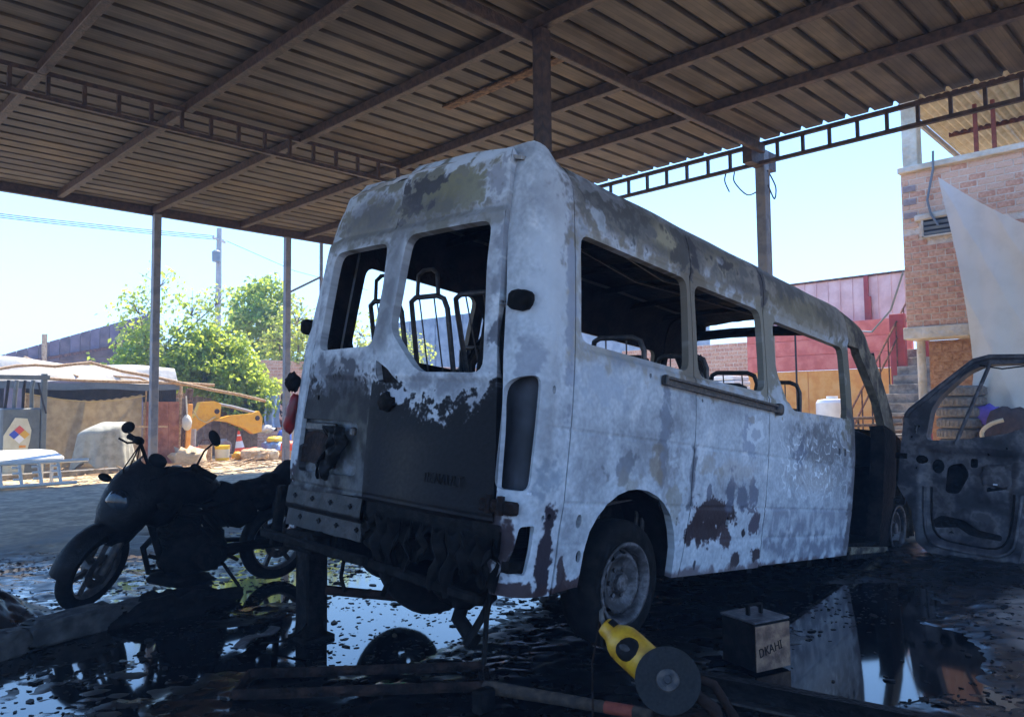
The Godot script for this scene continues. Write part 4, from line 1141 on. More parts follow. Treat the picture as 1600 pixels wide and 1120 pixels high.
func open_door() -> void:   # front passenger door, swung wide, its inner side towards the camera
	var th := deg_to_rad(95.0)
	var d := Vector3(cos(th), 0, sin(th))
	var nrm := Vector3(-sin(th), 0, cos(th))   # towards the rear of the van: the inside of the door
	var hx := Vector3(4.30, 0, 0.03)
	var fn := func(p: Vector2) -> Vector3:
		var lean := 0.0 if p.y < 1.1 else (p.y - 1.1) * (p.y - 1.1) * 0.14 + (p.y - 1.1) * 0.04
		var q: Vector3 = hx + d * p.x + Vector3.UP * p.y
		var rim := 0.0
		# pressed panel: raised border, sunk field
		var f := smoothstep(0.14, 0.24, p.x) * (1.0 - smoothstep(0.86, 0.95, p.x)) * smoothstep(0.13, 0.24, p.y) * (1.0 - smoothstep(0.96, 1.03, p.y))
		rim -= 0.05 * f
		rim -= 0.05 * exp(-(pow((p.x - 0.45) / 0.22, 4.0) + pow((p.y - 0.29) / 0.09, 4.0)))
		rim += 0.035 * exp(-(pow((p.x - 0.78) / 0.14, 4.0) + pow((p.y - 0.72) / 0.16, 4.0)))
		rim += 0.02 * exp(-pow((p.y - 0.16) / 0.015, 2.0)) * smoothstep(0.2, 0.3, p.x)
		rim += 0.006 * sin(p.x * 9.0 + p.y * 5.0) * f
		return q + nrm * (rim + 0.02 - lean)
	var outline := rounded([Vector2(0.0, 1.30), Vector2(0.045, 1.36), Vector2(0.28, 1.57), Vector2(0.56, 1.83), Vector2(0.66, 1.87), Vector2(1.06, 1.86), Vector2(1.10, 1.2), Vector2(1.06, 0.6), Vector2(0.94, 0.02), Vector2(0.28, 0.06), Vector2(0.15, 0.16), Vector2(0.10, 0.45), Vector2(-0.03, 0.64), Vector2(-0.01, 0.96)], 0.03)
	var win := R2([0.205, 1.075, 0.235, 1.36, 0.30, 1.48, 0.50, 1.70, 0.64, 1.775, 1.02, 1.785, 1.04, 1.25, 0.84, 1.165, 0.45, 1.085], 0.05)
	var o := MB.new()
	var back := MB.new()
	skin(outline, [win, ring2(0.30, 0.85, 0.055, 0.065, 12), R2([0.36, 0.62, 0.38, 0.86, 0.50, 0.90, 0.56, 0.80, 0.48, 0.62], 0.04), ring2(0.17, 0.9, 0.05, 0.04, 10), R2([0.56, 0.86, 0.62, 0.86, 0.62, 0.94, 0.56, 0.94], 0.02), R2([0.25, 0.36, 0.34, 0.42, 0.52, 0.40, 0.62, 0.33, 0.82, 0.31, 0.82, 0.26, 0.56, 0.27, 0.46, 0.33, 0.27, 0.30], 0.03), R2([0.70, 0.66, 0.86, 0.70, 0.85, 0.74, 0.70, 0.70], 0.01), ring2(0.08, 1.1, 0.012, 0.012), ring2(0.14, 1.2, 0.01, 0.01), ring2(0.70, 0.98, 0.011, 0.011), ring2(0.85, 1.04, 0.011, 0.011), ring2(0.13, 0.82, 0.01, 0.01)], 0.05, fn, 0.012, o, back, [])
	var door := obj("front_door", o, M.door_soot, van)
	door.set_meta("label", "front door swung wide open, its bare inner panel sooty")
	obj("inner_sheet", back, M.soot, door)
	var fo := func(p: Vector2) -> Vector3:
		var lean := 0.0 if p.y < 1.1 else (p.y - 1.1) * (p.y - 1.1) * 0.14 + (p.y - 1.1) * 0.04
		return hx + d * p.x + Vector3.UP * p.y - nrm * (0.085 + lean)
	o = MB.new()
	skin(outline, [win], 0.08, fo, 0.004, o, null, [])
	obj("outer_sheet", o, M.soot, door)
	o = MB.new()
	# edge between the two sheets
	for i in outline.size():
		var a: Vector3 = fn.call(outline[i])
		var b: Vector3 = fn.call(outline[(i + 1) % outline.size()])
		var a2: Vector3 = fo.call(outline[i])
		var b2: Vector3 = fo.call(outline[(i + 1) % outline.size()])
		o.q4(a, b, b2, a2, (a - fn.call(Vector2(0.5, 0.9))))
	for i in win.size():
		var a: Vector3 = fn.call(win[i])
		var b: Vector3 = fn.call(win[(i + 1) % win.size()])
		o.q4(a, b, fo.call(win[(i + 1) % win.size()]), fo.call(win[i]), fn.call(Vector2(0.6, 1.4)) - a)
	obj("door_edge", o, M.door_soot, door)
	o = MB.new()
	var fr := []
	for p in [Vector2(0.02, 1.29), Vector2(0.06, 1.35), Vector2(0.29, 1.565), Vector2(0.55, 1.81), Vector2(0.67, 1.845), Vector2(1.05, 1.84)]: fr.append(fn.call(p) + nrm * 0.006)
	o.tube(fr, 0.024, 8)
	obj("window_frame_bead", o, M.door_soot, door)
	o = MB.new()
	o.tube([fn.call(Vector2(0.68, 1.78)), fn.call(Vector2(0.45, 1.05))], 0.017, 7)
	obj("quarter_light_bar", o, M.door_soot, door)
	o = MB.new()
	o.tube([fn.call(Vector2(0.60, 1.77)), fn.call(Vector2(0.78, 1.735)), fn.call(Vector2(1.04, 1.77))], 0.007, 5)
	obj("hanging_seal", o, M.char, door)
	o = MB.new()
	o.tube([fn.call(Vector2(0.10, 1.22)) + nrm * 0.01, fn.call(Vector2(0.13, 1.20)) + nrm * 0.016, fn.call(Vector2(0.12, 1.16)) + nrm * 0.01, fn.call(Vector2(0.125, 1.13)) + nrm * 0.01], 0.008, 6)
	obj("mirror_hook", o, M.ash_metal, door)
	for rr in [[0.0, 0.016], [0.055, 0.010]]:
		o = MB.new()
		var loop := []
		for q in rounded([Vector2(0.19 + rr[0], 1.0), Vector2(0.20 + rr[0], 0.5), Vector2(0.21 + rr[0], 0.16 + rr[0]), Vector2(0.55, 0.13 + rr[0]), Vector2(0.91 - rr[0], 0.13 + rr[0]), Vector2(0.96 - rr[0], 0.5), Vector2(0.99 - rr[0], 0.98)], 0.16): loop.append(fn.call(q) + nrm * 0.004)
		loop.resize(loop.size() - 5)
		for k in 5: loop.remove_at(0)
		o.tube(loop, rr[1], 7)
		obj("pressed_rim", o, M.door_soot if rr[0] == 0.0 else M.soot, door)
	o = MB.new()
	o.blob(fn.call(Vector2(0.78, 0.80)) - nrm * 0.01, Vector3(0.13, 0.10, 0.03), Basis(d, Vector3.UP, d.cross(Vector3.UP)), 0.3, 5, 10, 18, 0.8)
	obj("latch_bulge", o, M.door_soot, door)
	o = MB.new()
	o.box(fn.call(Vector2(0.775, 0.73)) + nrm * 0.03, Vector3(0.012, 0.014, 0.03))
	obj("latch_pin", o, M.white_ash, door)
	for y in [0.92, 0.5]:
		o = MB.new()
		o.bar(fn.call(Vector2(-0.05, y)), fn.call(Vector2(0.05, y)), 0.04, 0.05)
		obj("hinge", o, M.soot, door)

# ---------------------------------------------------------------- ground
var gA: FastNoiseLite
var gB: FastNoiseLite
var gC: FastNoiseLite
func dip(x: float, z: float, cx: float, cz: float, rx: float, rz: float) -> float:
	var d := sqrt(pow((x - cx) / rx, 2.0) + pow((z - cz) / rz, 2.0))
	return 1.0 - smoothstep(0.55, 1.15, d)
func wet(x: float, z: float) -> float:
	var n := gA.get_noise_2d(x * 1.3 + 50.0, z * 1.3) * 0.5
	var a := 1.0 - smoothstep(3.2, 5.2, absf(z + 4.0) + n)
	var b := 1.0 - smoothstep(5.8, 8.0, x + n)
	return a * b
func gh(x: float, z: float) -> float:
	var far := clampf(1.0 - (Vector2(x - 4.0, z + 4.0).length() - 7.0) / 4.0, 0.0, 1.0)
	var h := gA.get_noise_2d(x, z) * 0.014 + gB.get_noise_2d(x, z) * 0.011 + 0.004
	h += gC.get_noise_2d(x, z) * 0.012 * far
	h -= 0.011 * wet(x, z)
	h -= 0.013 * dip(x, z, 2.7, -5.0, 1.5, 1.0)
	h -= 0.006 * dip(x, z, 1.3, -4.2, 0.9, 0.9)
	h -= 0.016 * dip(x, z, 2.3, -4.2, 0.7, 0.6)
	h -= 0.022 * dip(x, z, 2.85, -3.95, 0.85, 0.6)
	h -= 0.045 * dip(x, z, 4.35, -1.55, 0.75, 0.42)
	h -= 0.03 * dip(x, z, 5.3, -2.1, 0.8, 0.5)
	h += 0.03 * dip(x, z, 5.9, -1.1, 1.0, 0.45)
	h += 0.016 * dip(x, z, 1.85, -3.6, 0.5, 0.35)
	h += 0.20 * dip(x, z, 0.75, -6.1, 0.75, 0.5) * (1.0 + 0.5 * gB.get_noise_2d(x * 2.0, z * 2.0))
	h += 0.02 * dip(x, z, 3.35, -2.6, 0.5, 0.4) + 0.026 * dip(x, z, 2.45, -4.85, 0.45, 0.28)
	return h * clampf((18.0 + z) / 2.0, 0.0, 1.0)

func ground_sheet(x0: float, z0: float, x1: float, z1: float, cell: float, sink: Rect2, drop: float) -> MB:
	var nx := int((x1 - x0) / cell)
	var nz := int((z1 - z0) / cell)
	var mb := MB.new()
	var hs := PackedFloat32Array()
	hs.resize((nx + 1) * (nz + 1))
	for i in nx + 1:
		for k in nz + 1:
			var x := x0 + (x1 - x0) * i / nx
			var z := z0 + (z1 - z0) * k / nz
			var h := gh(x, z)
			if drop > 0.0 and sink.has_point(Vector2(x, z)): h -= drop
			hs[i * (nz + 1) + k] = h
	for i in nx + 1:
		for k in nz + 1:
			var x := x0 + (x1 - x0) * i / nx
			var z := z0 + (z1 - z0) * k / nz
			var a := hs[maxi(i - 1, 0) * (nz + 1) + k]
			var b := hs[mini(i + 1, nx) * (nz + 1) + k]
			var c := hs[i * (nz + 1) + maxi(k - 1, 0)]
			var d := hs[i * (nz + 1) + mini(k + 1, nz)]
			mb.v.append(Vector3(x, hs[i * (nz + 1) + k], z))
			mb.n.append(Vector3((a - b) / (2.0 * cell), 1.0, (c - d) / (2.0 * cell)).normalized())
			mb.uv.append(Vector2(x, z))
	for i in nx:
		for k in nz:
			var o := i * (nz + 1) + k
			for t in [o, o + nz + 1, o + nz + 2, o, o + nz + 2, o + 1]: mb.ix.append(t)
	return mb

func build_ground() -> void:
	gA = fbm(21, 0.55, 3); gB = fbm(22, 2.6, 4); gC = fbm(23, 9.0, 3)
	# colour and gloss of the ground, painted over 18 x 24 m
	var s := 36.0
	var ox := -5.0
	var oz := -20.0
	var w := int(18.0 * s)
	var h := int(24.0 * s)
	var a := noise_bytes(w, h, 91, 0.01, 5, false)
	var b := noise_bytes(w, h, 92, 0.06, 4, false)
	var c := noise_bytes(w, h, 93, 0.25, 2, false)
	var out := PackedByteArray()
	var ro := PackedByteArray()
	out.resize(w * h * 3); ro.resize(w * h)
	var mud := g8(20, 18, 19)
	var char_c := g8(9, 8, 9)
	var dirt := g8(164, 146, 122)
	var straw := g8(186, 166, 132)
	for y in h:
		var z := oz + y / s
		for x in w:
			var px := ox + x / s
			var i := y * w + x
			var n1 := (a[i] - 128.0) / 128.0
			var n2 := (b[i] - 128.0) / 128.0
			var n3 := (c[i] - 128.0) / 128.0
			var col := mud.lerp(char_c, clampf(0.5 + n2 * 2.0, 0.0, 1.0))
			var r := 0.29 + n2 * 0.3
			var dry := smoothstep(7.6, 10.2, -z + n1 * 1.6)
			col = col.lerp(dirt, dry)
			r = lerpf(r, 0.95, dry)
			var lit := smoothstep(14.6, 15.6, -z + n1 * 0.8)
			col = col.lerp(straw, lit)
			var rx := smoothstep(7.2, 9.2, px + n1 * 1.2)
			col = col.lerp(g8(176, 156, 128), rx)
			r = lerpf(r, 0.9, rx)
			var tanp := (1.0 - smoothstep(0.6, 1.1, Vector2((px - 5.9) / 1.3, (z + 0.95) / 0.55).length() + n2 * 0.4))
			col = col.lerp(g8(150, 132, 120), tanp)
			r = lerpf(r, 0.35, tanp)
			var g := 1.0 + n2 * 0.22 + n3 * 0.22
			out[i * 3] = clampi(int(col.r * g * 255.0), 0, 255); out[i * 3 + 1] = clampi(int(col.g * g * 255.0), 0, 255); out[i * 3 + 2] = clampi(int(col.b * g * 255.0), 0, 255)
			ro[i] = clampi(int((r + n3 * 0.1) * 255.0), 40, 255)
	var m := StandardMaterial3D.new()
	m.albedo_texture = ImageTexture.create_from_image(Image.create_from_data(w, h, false, Image.FORMAT_RGB8, out))
	m.roughness_texture = ImageTexture.create_from_image(Image.create_from_data(w, h, false, Image.FORMAT_L8, ro))
	m.roughness = 1.0
	m.uv1_scale = Vector3(1.0 / 18.0, 1.0 / 24.0, 1); m.uv1_offset = Vector3(-ox / 18.0, -oz / 24.0, 0)
	m.texture_repeat = false
	M.ground = m
	struct("ground", ground_sheet(0.4, -9.0, 9.4, 0.8, 0.033, Rect2(), 0.0), m)
	struct("ground", ground_sheet(-5.0, -20.0, 13.0, 4.0, 0.15, Rect2(0.7, -8.7, 8.4, 9.2), 0.14), m)
	var far := MB.new()
	mk("far_ground", [g8(150, 134, 108), g8(178, 158, 126), g8(198, 180, 150)], 0.95, 0.0, 0.3, 0.02, 0.6, true)
	for q in [[-150.0, -150.0, 150.0, -20.0], [-150.0, 4.0, 150.0, 150.0], [-150.0, -20.0, -5.0, 4.0], [13.0, -20.0, 150.0, 4.0]]:
		far.q4(Vector3(q[0], 0.0, q[1]), Vector3(q[2], 0.0, q[1]), Vector3(q[2], 0.0, q[3]), Vector3(q[0], 0.0, q[3]), Vector3.UP)
	struct("ground", far, M.far_ground)
	var wa := MB.new()
	wa.q4(Vector3(0.45, -0.010, -8.9), Vector3(9.2, -0.010, -8.9), Vector3(9.2, -0.010, 0.7), Vector3(0.45, -0.010, 0.7), Vector3.UP)
	var wm := StandardMaterial3D.new()
	wm.albedo_color = g8(14, 13, 15); wm.roughness = 0.05; wm.metallic_specular = 0.55
	struct("water", wa, wm)
	# charred flakes over the wet ground
	var chip := MB.new()
	var po_ := PackedVector2Array([Vector2(-1, -0.3), Vector2(-0.2, -0.7), Vector2(0.9, -0.5), Vector2(1.1, 0.2), Vector2(0.3, 0.8), Vector2(-0.7, 0.5)])
	chip.prism(po_, 0.35, Transform3D(Basis(Vector3.RIGHT, PI / 2), Vector3.ZERO))
	var xs := []
	rng.seed = 77
	while xs.size() < 13000:
		var x := rng.randf_range(0.6, 8.6)
		var z := rng.randf_range(-8.4, 0.4)
		if rng.randf() > wet(x, z) * 0.9 + 0.05: continue
		if gB.get_noise_2d(x * 0.5 + 9.0, z * 0.5) < -0.12 and rng.randf() < 0.8: continue
		if dip(x, z, 4.35, -1.55, 0.8, 0.45) > 0.3 and rng.randf() < 0.93: continue
		var sz := rng.randf_range(0.004, 0.017) * (2.2 if rng.randf() < 0.06 else 1.0)
		var bs := Basis(Vector3.UP, rng.randf() * TAU) * Basis(Vector3.RIGHT, rng.randf_range(-0.35, 0.35)) * Basis.from_scale(Vector3(sz, sz * 0.5, sz * rng.randf_range(0.4, 1.0)))
		xs.append(Transform3D(bs, Vector3(x, maxf(gh(x, z), -0.010) + sz * 0.12, z)))
	var mm := MultiMesh.new()
	mm.transform_format = MultiMesh.TRANSFORM_3D
	mm.mesh = chip.mesh(); mm.instance_count = xs.size()
	for i in xs.size(): mm.set_instance_transform(i, xs[i])
	var mi := MultiMeshInstance3D.new()
	mi.multimesh = mm; mi.material_override = M.char_gloss; mi.name = "charred_debris"
	mi.set_meta("label", "charred flakes and ash scattered over the wet ground"); mi.set_meta("category", "debris"); mi.set_meta("kind", "stuff")
	add_child(mi, true)
	# sticks
	xs = []
	while xs.size() < 150:
		var x := rng.randf_range(4.6, 12.0)
		var z := rng.randf_range(-20.8, -16.9)
		var l := rng.randf_range(0.15, 0.6)
		xs.append(Transform3D(Basis(Vector3.UP, rng.randf() * TAU) * Basis(Vector3.FORWARD, rng.randf_range(-0.25, 0.25)) * Basis.from_scale(Vector3(l, 0.04, 0.02)), Vector3(x, gh(x, z) + 0.03 + 0.08 * rng.randf() * l, z)))
	var m0 := MultiMesh.new()
	m0.transform_format = MultiMesh.TRANSFORM_3D
	m0.mesh = chip.mesh(); m0.instance_count = xs.size()
	for i in xs.size(): m0.set_instance_transform(i, xs[i])
	var mi0 := MultiMeshInstance3D.new()
	mi0.multimesh = m0; mi0.material_override = M.wood_pole; mi0.name = "stick_litter"
	mi0.set_meta("label", "broken sticks strewn along the foot of the shed"); mi0.set_meta("category", "sticks"); mi0.set_meta("kind", "stuff")
	add_child(mi0, true)
	# straw and rubbish in the yard
	xs = []
	while xs.size() < 2600:
		var x := rng.randf_range(3.0, 13.0)
		var z := rng.randf_range(-21.5, -15.4)
		var sz := rng.randf_range(0.03, 0.11)
		xs.append(Transform3D(Basis(Vector3.UP, rng.randf() * TAU) * Basis(Vector3.RIGHT, rng.randf_range(-0.4, 0.4)) * Basis.from_scale(Vector3(sz, 0.012, sz * rng.randf_range(0.08, 0.5))), Vector3(x, gh(x, z) + 0.01, z)))
	mm = MultiMesh.new()
	mm.transform_format = MultiMesh.TRANSFORM_3D
	mm.mesh = chip.mesh(); mm.instance_count = xs.size()
	for i in xs.size(): mm.set_instance_transform(i, xs[i])
	mi = MultiMeshInstance3D.new()
	mi.multimesh = mm; mi.material_override = M.tan; mi.name = "yard_litter"
	mi.set_meta("label", "straw and scraps littering the sunlit yard"); mi.set_meta("category", "litter"); mi.set_meta("kind", "stuff")
	add_child(mi, true)

# ---------------------------------------------------------------- canopy
func build_canopy() -> void:
	var cm := StandardMaterial3D.new()
	var b := noise_bytes(128, 512, 301, 0.05, 4)
	var c := noise_bytes(512, 512, 302, 0.012, 5)
	var im := Image.create(512, 512, false, Image.FORMAT_RGB8)
	for y in 512:
		var st: int = int(b[(y % 512) * 128 + 7])
		for x in 512:
			var t := clampf((st * 0.5 + c[y * 512 + x] * 0.9) / 255.0 - 0.2, 0.0, 1.0)
			var k := g8(66, 60, 56).lerp(g8(108, 98, 89), t)
			if y % 16 < 3: k = k.darkened(0.16)
			im.set_pixel(x, y, k)
	im.generate_mipmaps()
	cm.albedo_texture = ImageTexture.create_from_image(im)
	cm.roughness = 0.7; cm.uv1_scale = Vector3(0.21, 0.48, 1)
	var sheets := []
	for k in 4:
		var v: StandardMaterial3D = cm.duplicate()
		v.uv1_offset = Vector3(0.23 * k, 0.31 * k, 0)
		v.albedo_color = [Color(1, 1, 1), Color(0.9, 0.9, 0.92), Color(1.0, 0.96, 0.9), Color(0.84, 0.82, 0.82)][k]
		sheets.append(v)
	var roof := thing("canopy_roof", "large brown ribbed sheet-metal roof over the burnt van", "roof")
	var z0 := -17.05
	var n := 20
	for i in n:
		var mb := MB.new()
		var y := 5.70 + (0.004 if i % 2 else 0.0)
		var prof := []
		for r in 3:
			var z := z0 + i * 1.05 + r * 0.35
			for q in [[0.0, 0.0], [0.255, 0.0], [0.27, 0.06], [0.33, 0.06], [0.345, 0.0]]: prof.append(Vector2(z + q[0], y + q[1]))
		prof.append(Vector2(z0 + (i + 1) * 1.05 + 0.01, y))
		var x0 := -5.0
		var x1 := 11.88 + 0.02 * sin(i * 7.0)
		for k in prof.size() - 1:
			var p: Vector2 = prof[k]
			var q: Vector2 = prof[k + 1]
			var nn := Vector3(0, -(q.x - p.x), q.y - p.y).normalized()
			var A := Vector3(x0, p.y, p.x)
			var B := Vector3(x1, p.y, p.x)
			var C := Vector3(x1, q.y, q.x)
			var D := Vector3(x0, q.y, q.x)
			if k % 5 == 0:   # a slight sag between the purlins
				pass
			mb.t3(A, B, C, nn, nn, nn, Vector2(x0, p.x), Vector2(x1, p.x), Vector2(x1, q.x))
			mb.t3(A, C, D, nn, nn, nn, Vector2(x0, p.x), Vector2(x1, q.x), Vector2(x0, q.x))
		obj("roof_sheet", mb, sheets[(i * 7) % 4], roof)
	for x in [-3.0, -1.1, 0.75, 2.58, 4.42, 6.24, 8.22, 9.87]:
		var mb := MB.new()
		mb.box(Vector3(x, 5.625, -6.55), Vector3(0.11, 0.14, 20.9), Basis.IDENTITY, 0.008)
		obj("purlin", mb, M.steel_frame, roof)
	var mb := MB.new()
	mb.box(Vector3(3.4, 5.60, -17.0), Vector3(16.9, 0.18, 0.1), Basis.IDENTITY, 0.008)
	obj("eave_beam", mb, M.steel_frame, roof)
	mb = MB.new()   # a board and melted strips stuck under the sheets
	mb.box(Vector3(7.15, 5.675, -7.2), Vector3(0.14, 0.03, 2.4))
	obj("stained_strip", mb, M.wood_dark, roof)
	for q in [["girder_truss", "long dark ladder truss crossing under the left part of the roof", Vector3(-5.0, 0, -10.85), Vector3(11.8, 0, -10.85)], ["girder_truss", "pale-lit ladder truss along the open right edge of the roof", Vector3(11.72, 0, -17.0), Vector3(11.72, 0, 3.8)]]:
		var t := thing(q[0], q[1], "truss")
		mb = MB.new(); mb.bar(q[2] + Vector3.UP * 5.58, q[3] + Vector3.UP * 5.58, 0.07, 0.06)
		obj("top_chord", mb, M.steel_frame, t)
		mb = MB.new(); mb.bar(q[2] + Vector3.UP * 5.27, q[3] + Vector3.UP * 5.27, 0.07, 0.055)
		obj("bottom_chord", mb, M.steel_frame, t)
		var L: float = (q[3] - q[2]).length()
		var k := 0
		while k * 0.42 < L:
			mb = MB.new()
			var p: Vector3 = q[2] + (q[3] - q[2]).normalized() * (k * 0.42 + 0.1)
			mb.bar(p + Vector3.UP * 5.29, p + Vector3.UP * 5.56, 0.05, 0.045, q[3] - q[2])
			obj("web_post", mb, M.steel_frame, t)
			k += 1
	mb = MB.new()
	mb.bar(Vector3(-5, 5.49, -5.8), Vector3(11.7, 5.49, -5.8), 0.09, 0.15, Vector3.UP, 0.01)
	tag(obj("girder_beam", mb, M.steel_frame), "solid girder running from the post behind the van to the right edge post", "beam")
	var posts := [[6.28, -16.94, 0.15, "slim grey canopy post in front of the brown door", "steel_post"], [9.42, -17.05, 0.14, "grey canopy post carrying the diagonal brace", "steel_post"], [10.33, -17.0, 0.07, "thinnest canopy post just left of the van", "steel_post"], [6.24, -5.68, 0.15, "rust-brown canopy post rising behind the van roof", "steel_frame"], [11.95, -5.95, 0.17, "blue-grey canopy post at the open right edge with loose wires", "steel_post"]]
	for q in posts:
		var t := thing("canopy_post", q[3], "post", Vector3(q[0], 0, q[1]), 0.0, "posts carrying the canopy roof")
		mb = MB.new()
		mb.box(Vector3(0, 2.78, 0), Vector3(q[2], 5.52, q[2]), Basis.IDENTITY, 0.008)
		obj("shaft", mb, M[q[4]], t)
		mb = MB.new()
		mb.box(Vector3(0, 0.02, 0), Vector3(0.3, 0.02, 0.3))
		obj("base_plate", mb, M.steel_frame, t)
		if q[2] == 0.17:
			mb = MB.new()
			mb.bar(Vector3(-0.5, 5.40, 0.0), Vector3(0.35, 5.40, 0.0), 0.16, 0.3)
			obj("head_plate", mb, M.steel_frame, t)
			for w in [[[0.0, 5.3, -0.5], [-0.1, 5.1, -0.45], [-0.05, 4.85, -0.25], [0.0, 4.9, -0.05]], [[0.0, 5.2, 0.1], [0.02, 4.9, 0.22], [0.0, 4.7, 0.2], [0.0, 4.95, 0.1]], [[-0.1, 5.3, -0.6], [-0.12, 5.15, -0.62], [-0.1, 4.95, -0.55]]]:
				mb = MB.new()
				var pts := []
				var cv := Curve3D.new()
				for p in w: pts.append(Vector3(p[0], p[1], p[2]))
				for pi in pts.size(): cv.add_point(pts[pi], (pts[maxi(pi - 1, 0)] - pts[mini(pi + 1, pts.size() - 1)]) / 6.0, (pts[mini(pi + 1, pts.size() - 1)] - pts[maxi(pi - 1, 0)]) / 6.0)
				pts = Array(cv.tessellate(3))
				mb.tube(pts, 0.012, 5)
				obj("loose_wire", mb, M.wire, t)
			mb = MB.new()
			mb.tube([Vector3(0.0, 0.1, 0.12), Vector3(0.0, 5.2, 0.12)], 0.012, 6)
			obj("conduit", mb, M.pole_concrete, t)
		if q[2] == 0.14:
			mb = MB.new()
			mb.bar(Vector3(0.0, 4.15, 0), Vector3(0.91, 4.65, 0.03), 0.05, 0.05)
			obj("diagonal_brace", mb, M.steel_post, t)

# ---------------------------------------------------------------- plants
func crown_mesh(center: Vector3, r: Vector3, count: int, size: float, sd: int, droop := 0.3, hollow := 0.25) -> MB:
	var mb := MB.new()
	var g := RandomNumberGenerator.new(); g.seed = sd
	var nz := fbm(sd, 0.9, 3)
	var made := 0
	while made < count:
		var d := Vector3(g.randf_range(-1, 1), g.randf_range(-1, 1), g.randf_range(-1, 1))
		if d.length() > 1.0 or d.length() < hollow: continue
		var p := center + d * r * (1.0 + 0.5 * nz.get_noise_3d(d.x * 2.0 + sd, d.y * 2.0, d.z * 2.0))
		if nz.get_noise_3d(p.x * 1.1, p.y * 1.1, p.z * 1.1) < -0.08: continue
		var s := size * g.randf_range(0.6, 1.3)
		var dir := Vector3(g.randf_range(-1, 1), g.randf_range(-1.0, 0.6) - droop, g.randf_range(-1, 1)).normalized()
		var sidev := dir.cross(Vector3(g.randf_range(-1, 1), g.randf_range(-1, 1), g.randf_range(-1, 1))).normalized() * s * 0.32
		var nn := dir.cross(sidev).normalized()
		var a := p
		var e := p + dir * s
		var mid := p + dir * s * 0.5 + nn * s * 0.08
		mb.t3(a, mid + sidev, e, nn, nn, nn); mb.t3(a, e, mid - sidev, nn, nn, nn)
		made += 1
	return mb

func tree(called: String, label: String, base: Vector3, trunk_h: float, tr: float, lobes: Array, leaf: String, size: float, twigs: int, sd: int) -> void:
	var t := thing(called, label, "tree", base)
	var g := RandomNumberGenerator.new(); g.seed = sd
	var mb := MB.new()
	mb.tube([Vector3(0, -0.1, 0), Vector3(0.05, trunk_h * 0.5, 0.03), Vector3(-0.03, trunk_h, 0)], [tr * 1.3, tr, tr * 0.7], 9)
	var top := Vector3(-0.03, trunk_h, 0)
	for l in lobes:
		var c := Vector3(l[0], l[1], l[2])
		mb.tube([top + Vector3(0, -0.15, 0), top.lerp(c, 0.5) + Vector3(g.randf_range(-0.2, 0.2), 0.15, g.randf_range(-0.2, 0.2)), c], [tr * 0.55, tr * 0.35, tr * 0.12], 6)
		for k in twigs:
			var d := Vector3(g.randf_range(-1, 1), g.randf_range(-0.5, 1), g.randf_range(-1, 1)).normalized()
			var e := c + d * Vector3(l[3], l[4], l[5]) * g.randf_range(0.7, 1.05)
			mb.tube([c, c.lerp(e, 0.5) + Vector3(0, g.randf_range(0.0, 0.2), 0), e], [tr * 0.14, tr * 0.09, tr * 0.03], 4)
	obj("trunk", mb, M.bark, t)
	var k := 0
	for l in lobes:
		var cr := crown_mesh(Vector3(l[0], l[1], l[2]), Vector3(l[3], l[4], l[5]), l[6], size, sd + k * 13)
		obj("crown", cr, M[l[7] if l.size() > 7 else leaf], t).set_meta("kind", "stuff")
		k += 1

# ---------------------------------------------------------------- bricks
func bricks(parent: Node, origin: Vector3, along: Vector3, out: Vector3, cols: int, rows: int, bw: float, bh: float, keys: Array, singly: Callable, skip: Callable, sd: int) -> void:
	var g := RandomNumberGenerator.new(); g.seed = sd
	var joint := 0.016
	var shapes := []
	for v in 4:
		var mb := MB.new()
		mb.box(Vector3.ZERO, Vector3(bw - joint, bh - joint, 0.05), Basis(along, Vector3.UP, out), 0.005)
		shapes.append(mb.mesh())
	var half := MB.new()
	half.box(Vector3.ZERO, Vector3(bw * 0.5 - joint, bh - joint, 0.05), Basis(along, Vector3.UP, out), 0.005)
	var half_m := half.mesh()
	var rest := {}
	for r in rows:
		for c in cols + 1:
			var off := 0.0 if r % 2 == 0 else -0.5
			var u := (c + 0.5 + off) * bw
			var h := false
			if r % 2 == 1 and c == 0: u = bw * 0.25; h = true
			if r % 2 == 1 and c == cols: u = (cols - 0.25) * bw; h = true
			if r % 2 == 0 and c == cols: continue
			var y := (r + 0.5) * bh
			if skip.call(u, y): continue
			var p: Vector3 = origin + along * u + Vector3.UP * y + out * g.randf_range(-0.004, 0.005)
			var key: String = keys[g.randi() % keys.size()]
			if singly.call(u, y):
				var o := MeshInstance3D.new()
				o.mesh = half_m if h else shapes[g.randi() % 4]
				o.material_override = M[key]; o.name = "brick"
				if parent.has_node("brick"): o.name = "brick_%03d" % (parent.get_meta("bricks", 0) as int)
				parent.set_meta("bricks", (parent.get_meta("bricks", 0) as int) + 1)
				parent.add_child(o, true); o.position = p
			else:
				if not rest.has(key): rest[key] = MB.new()
				rest[key].box(p, Vector3(bw * (0.5 if h else 1.0) - joint, bh - joint, 0.05), Basis(along, Vector3.UP, out))
	for key in rest: obj("brick_courses", rest[key], M[key], parent).set_meta("kind", "stuff")
	parent.remove_meta("bricks")

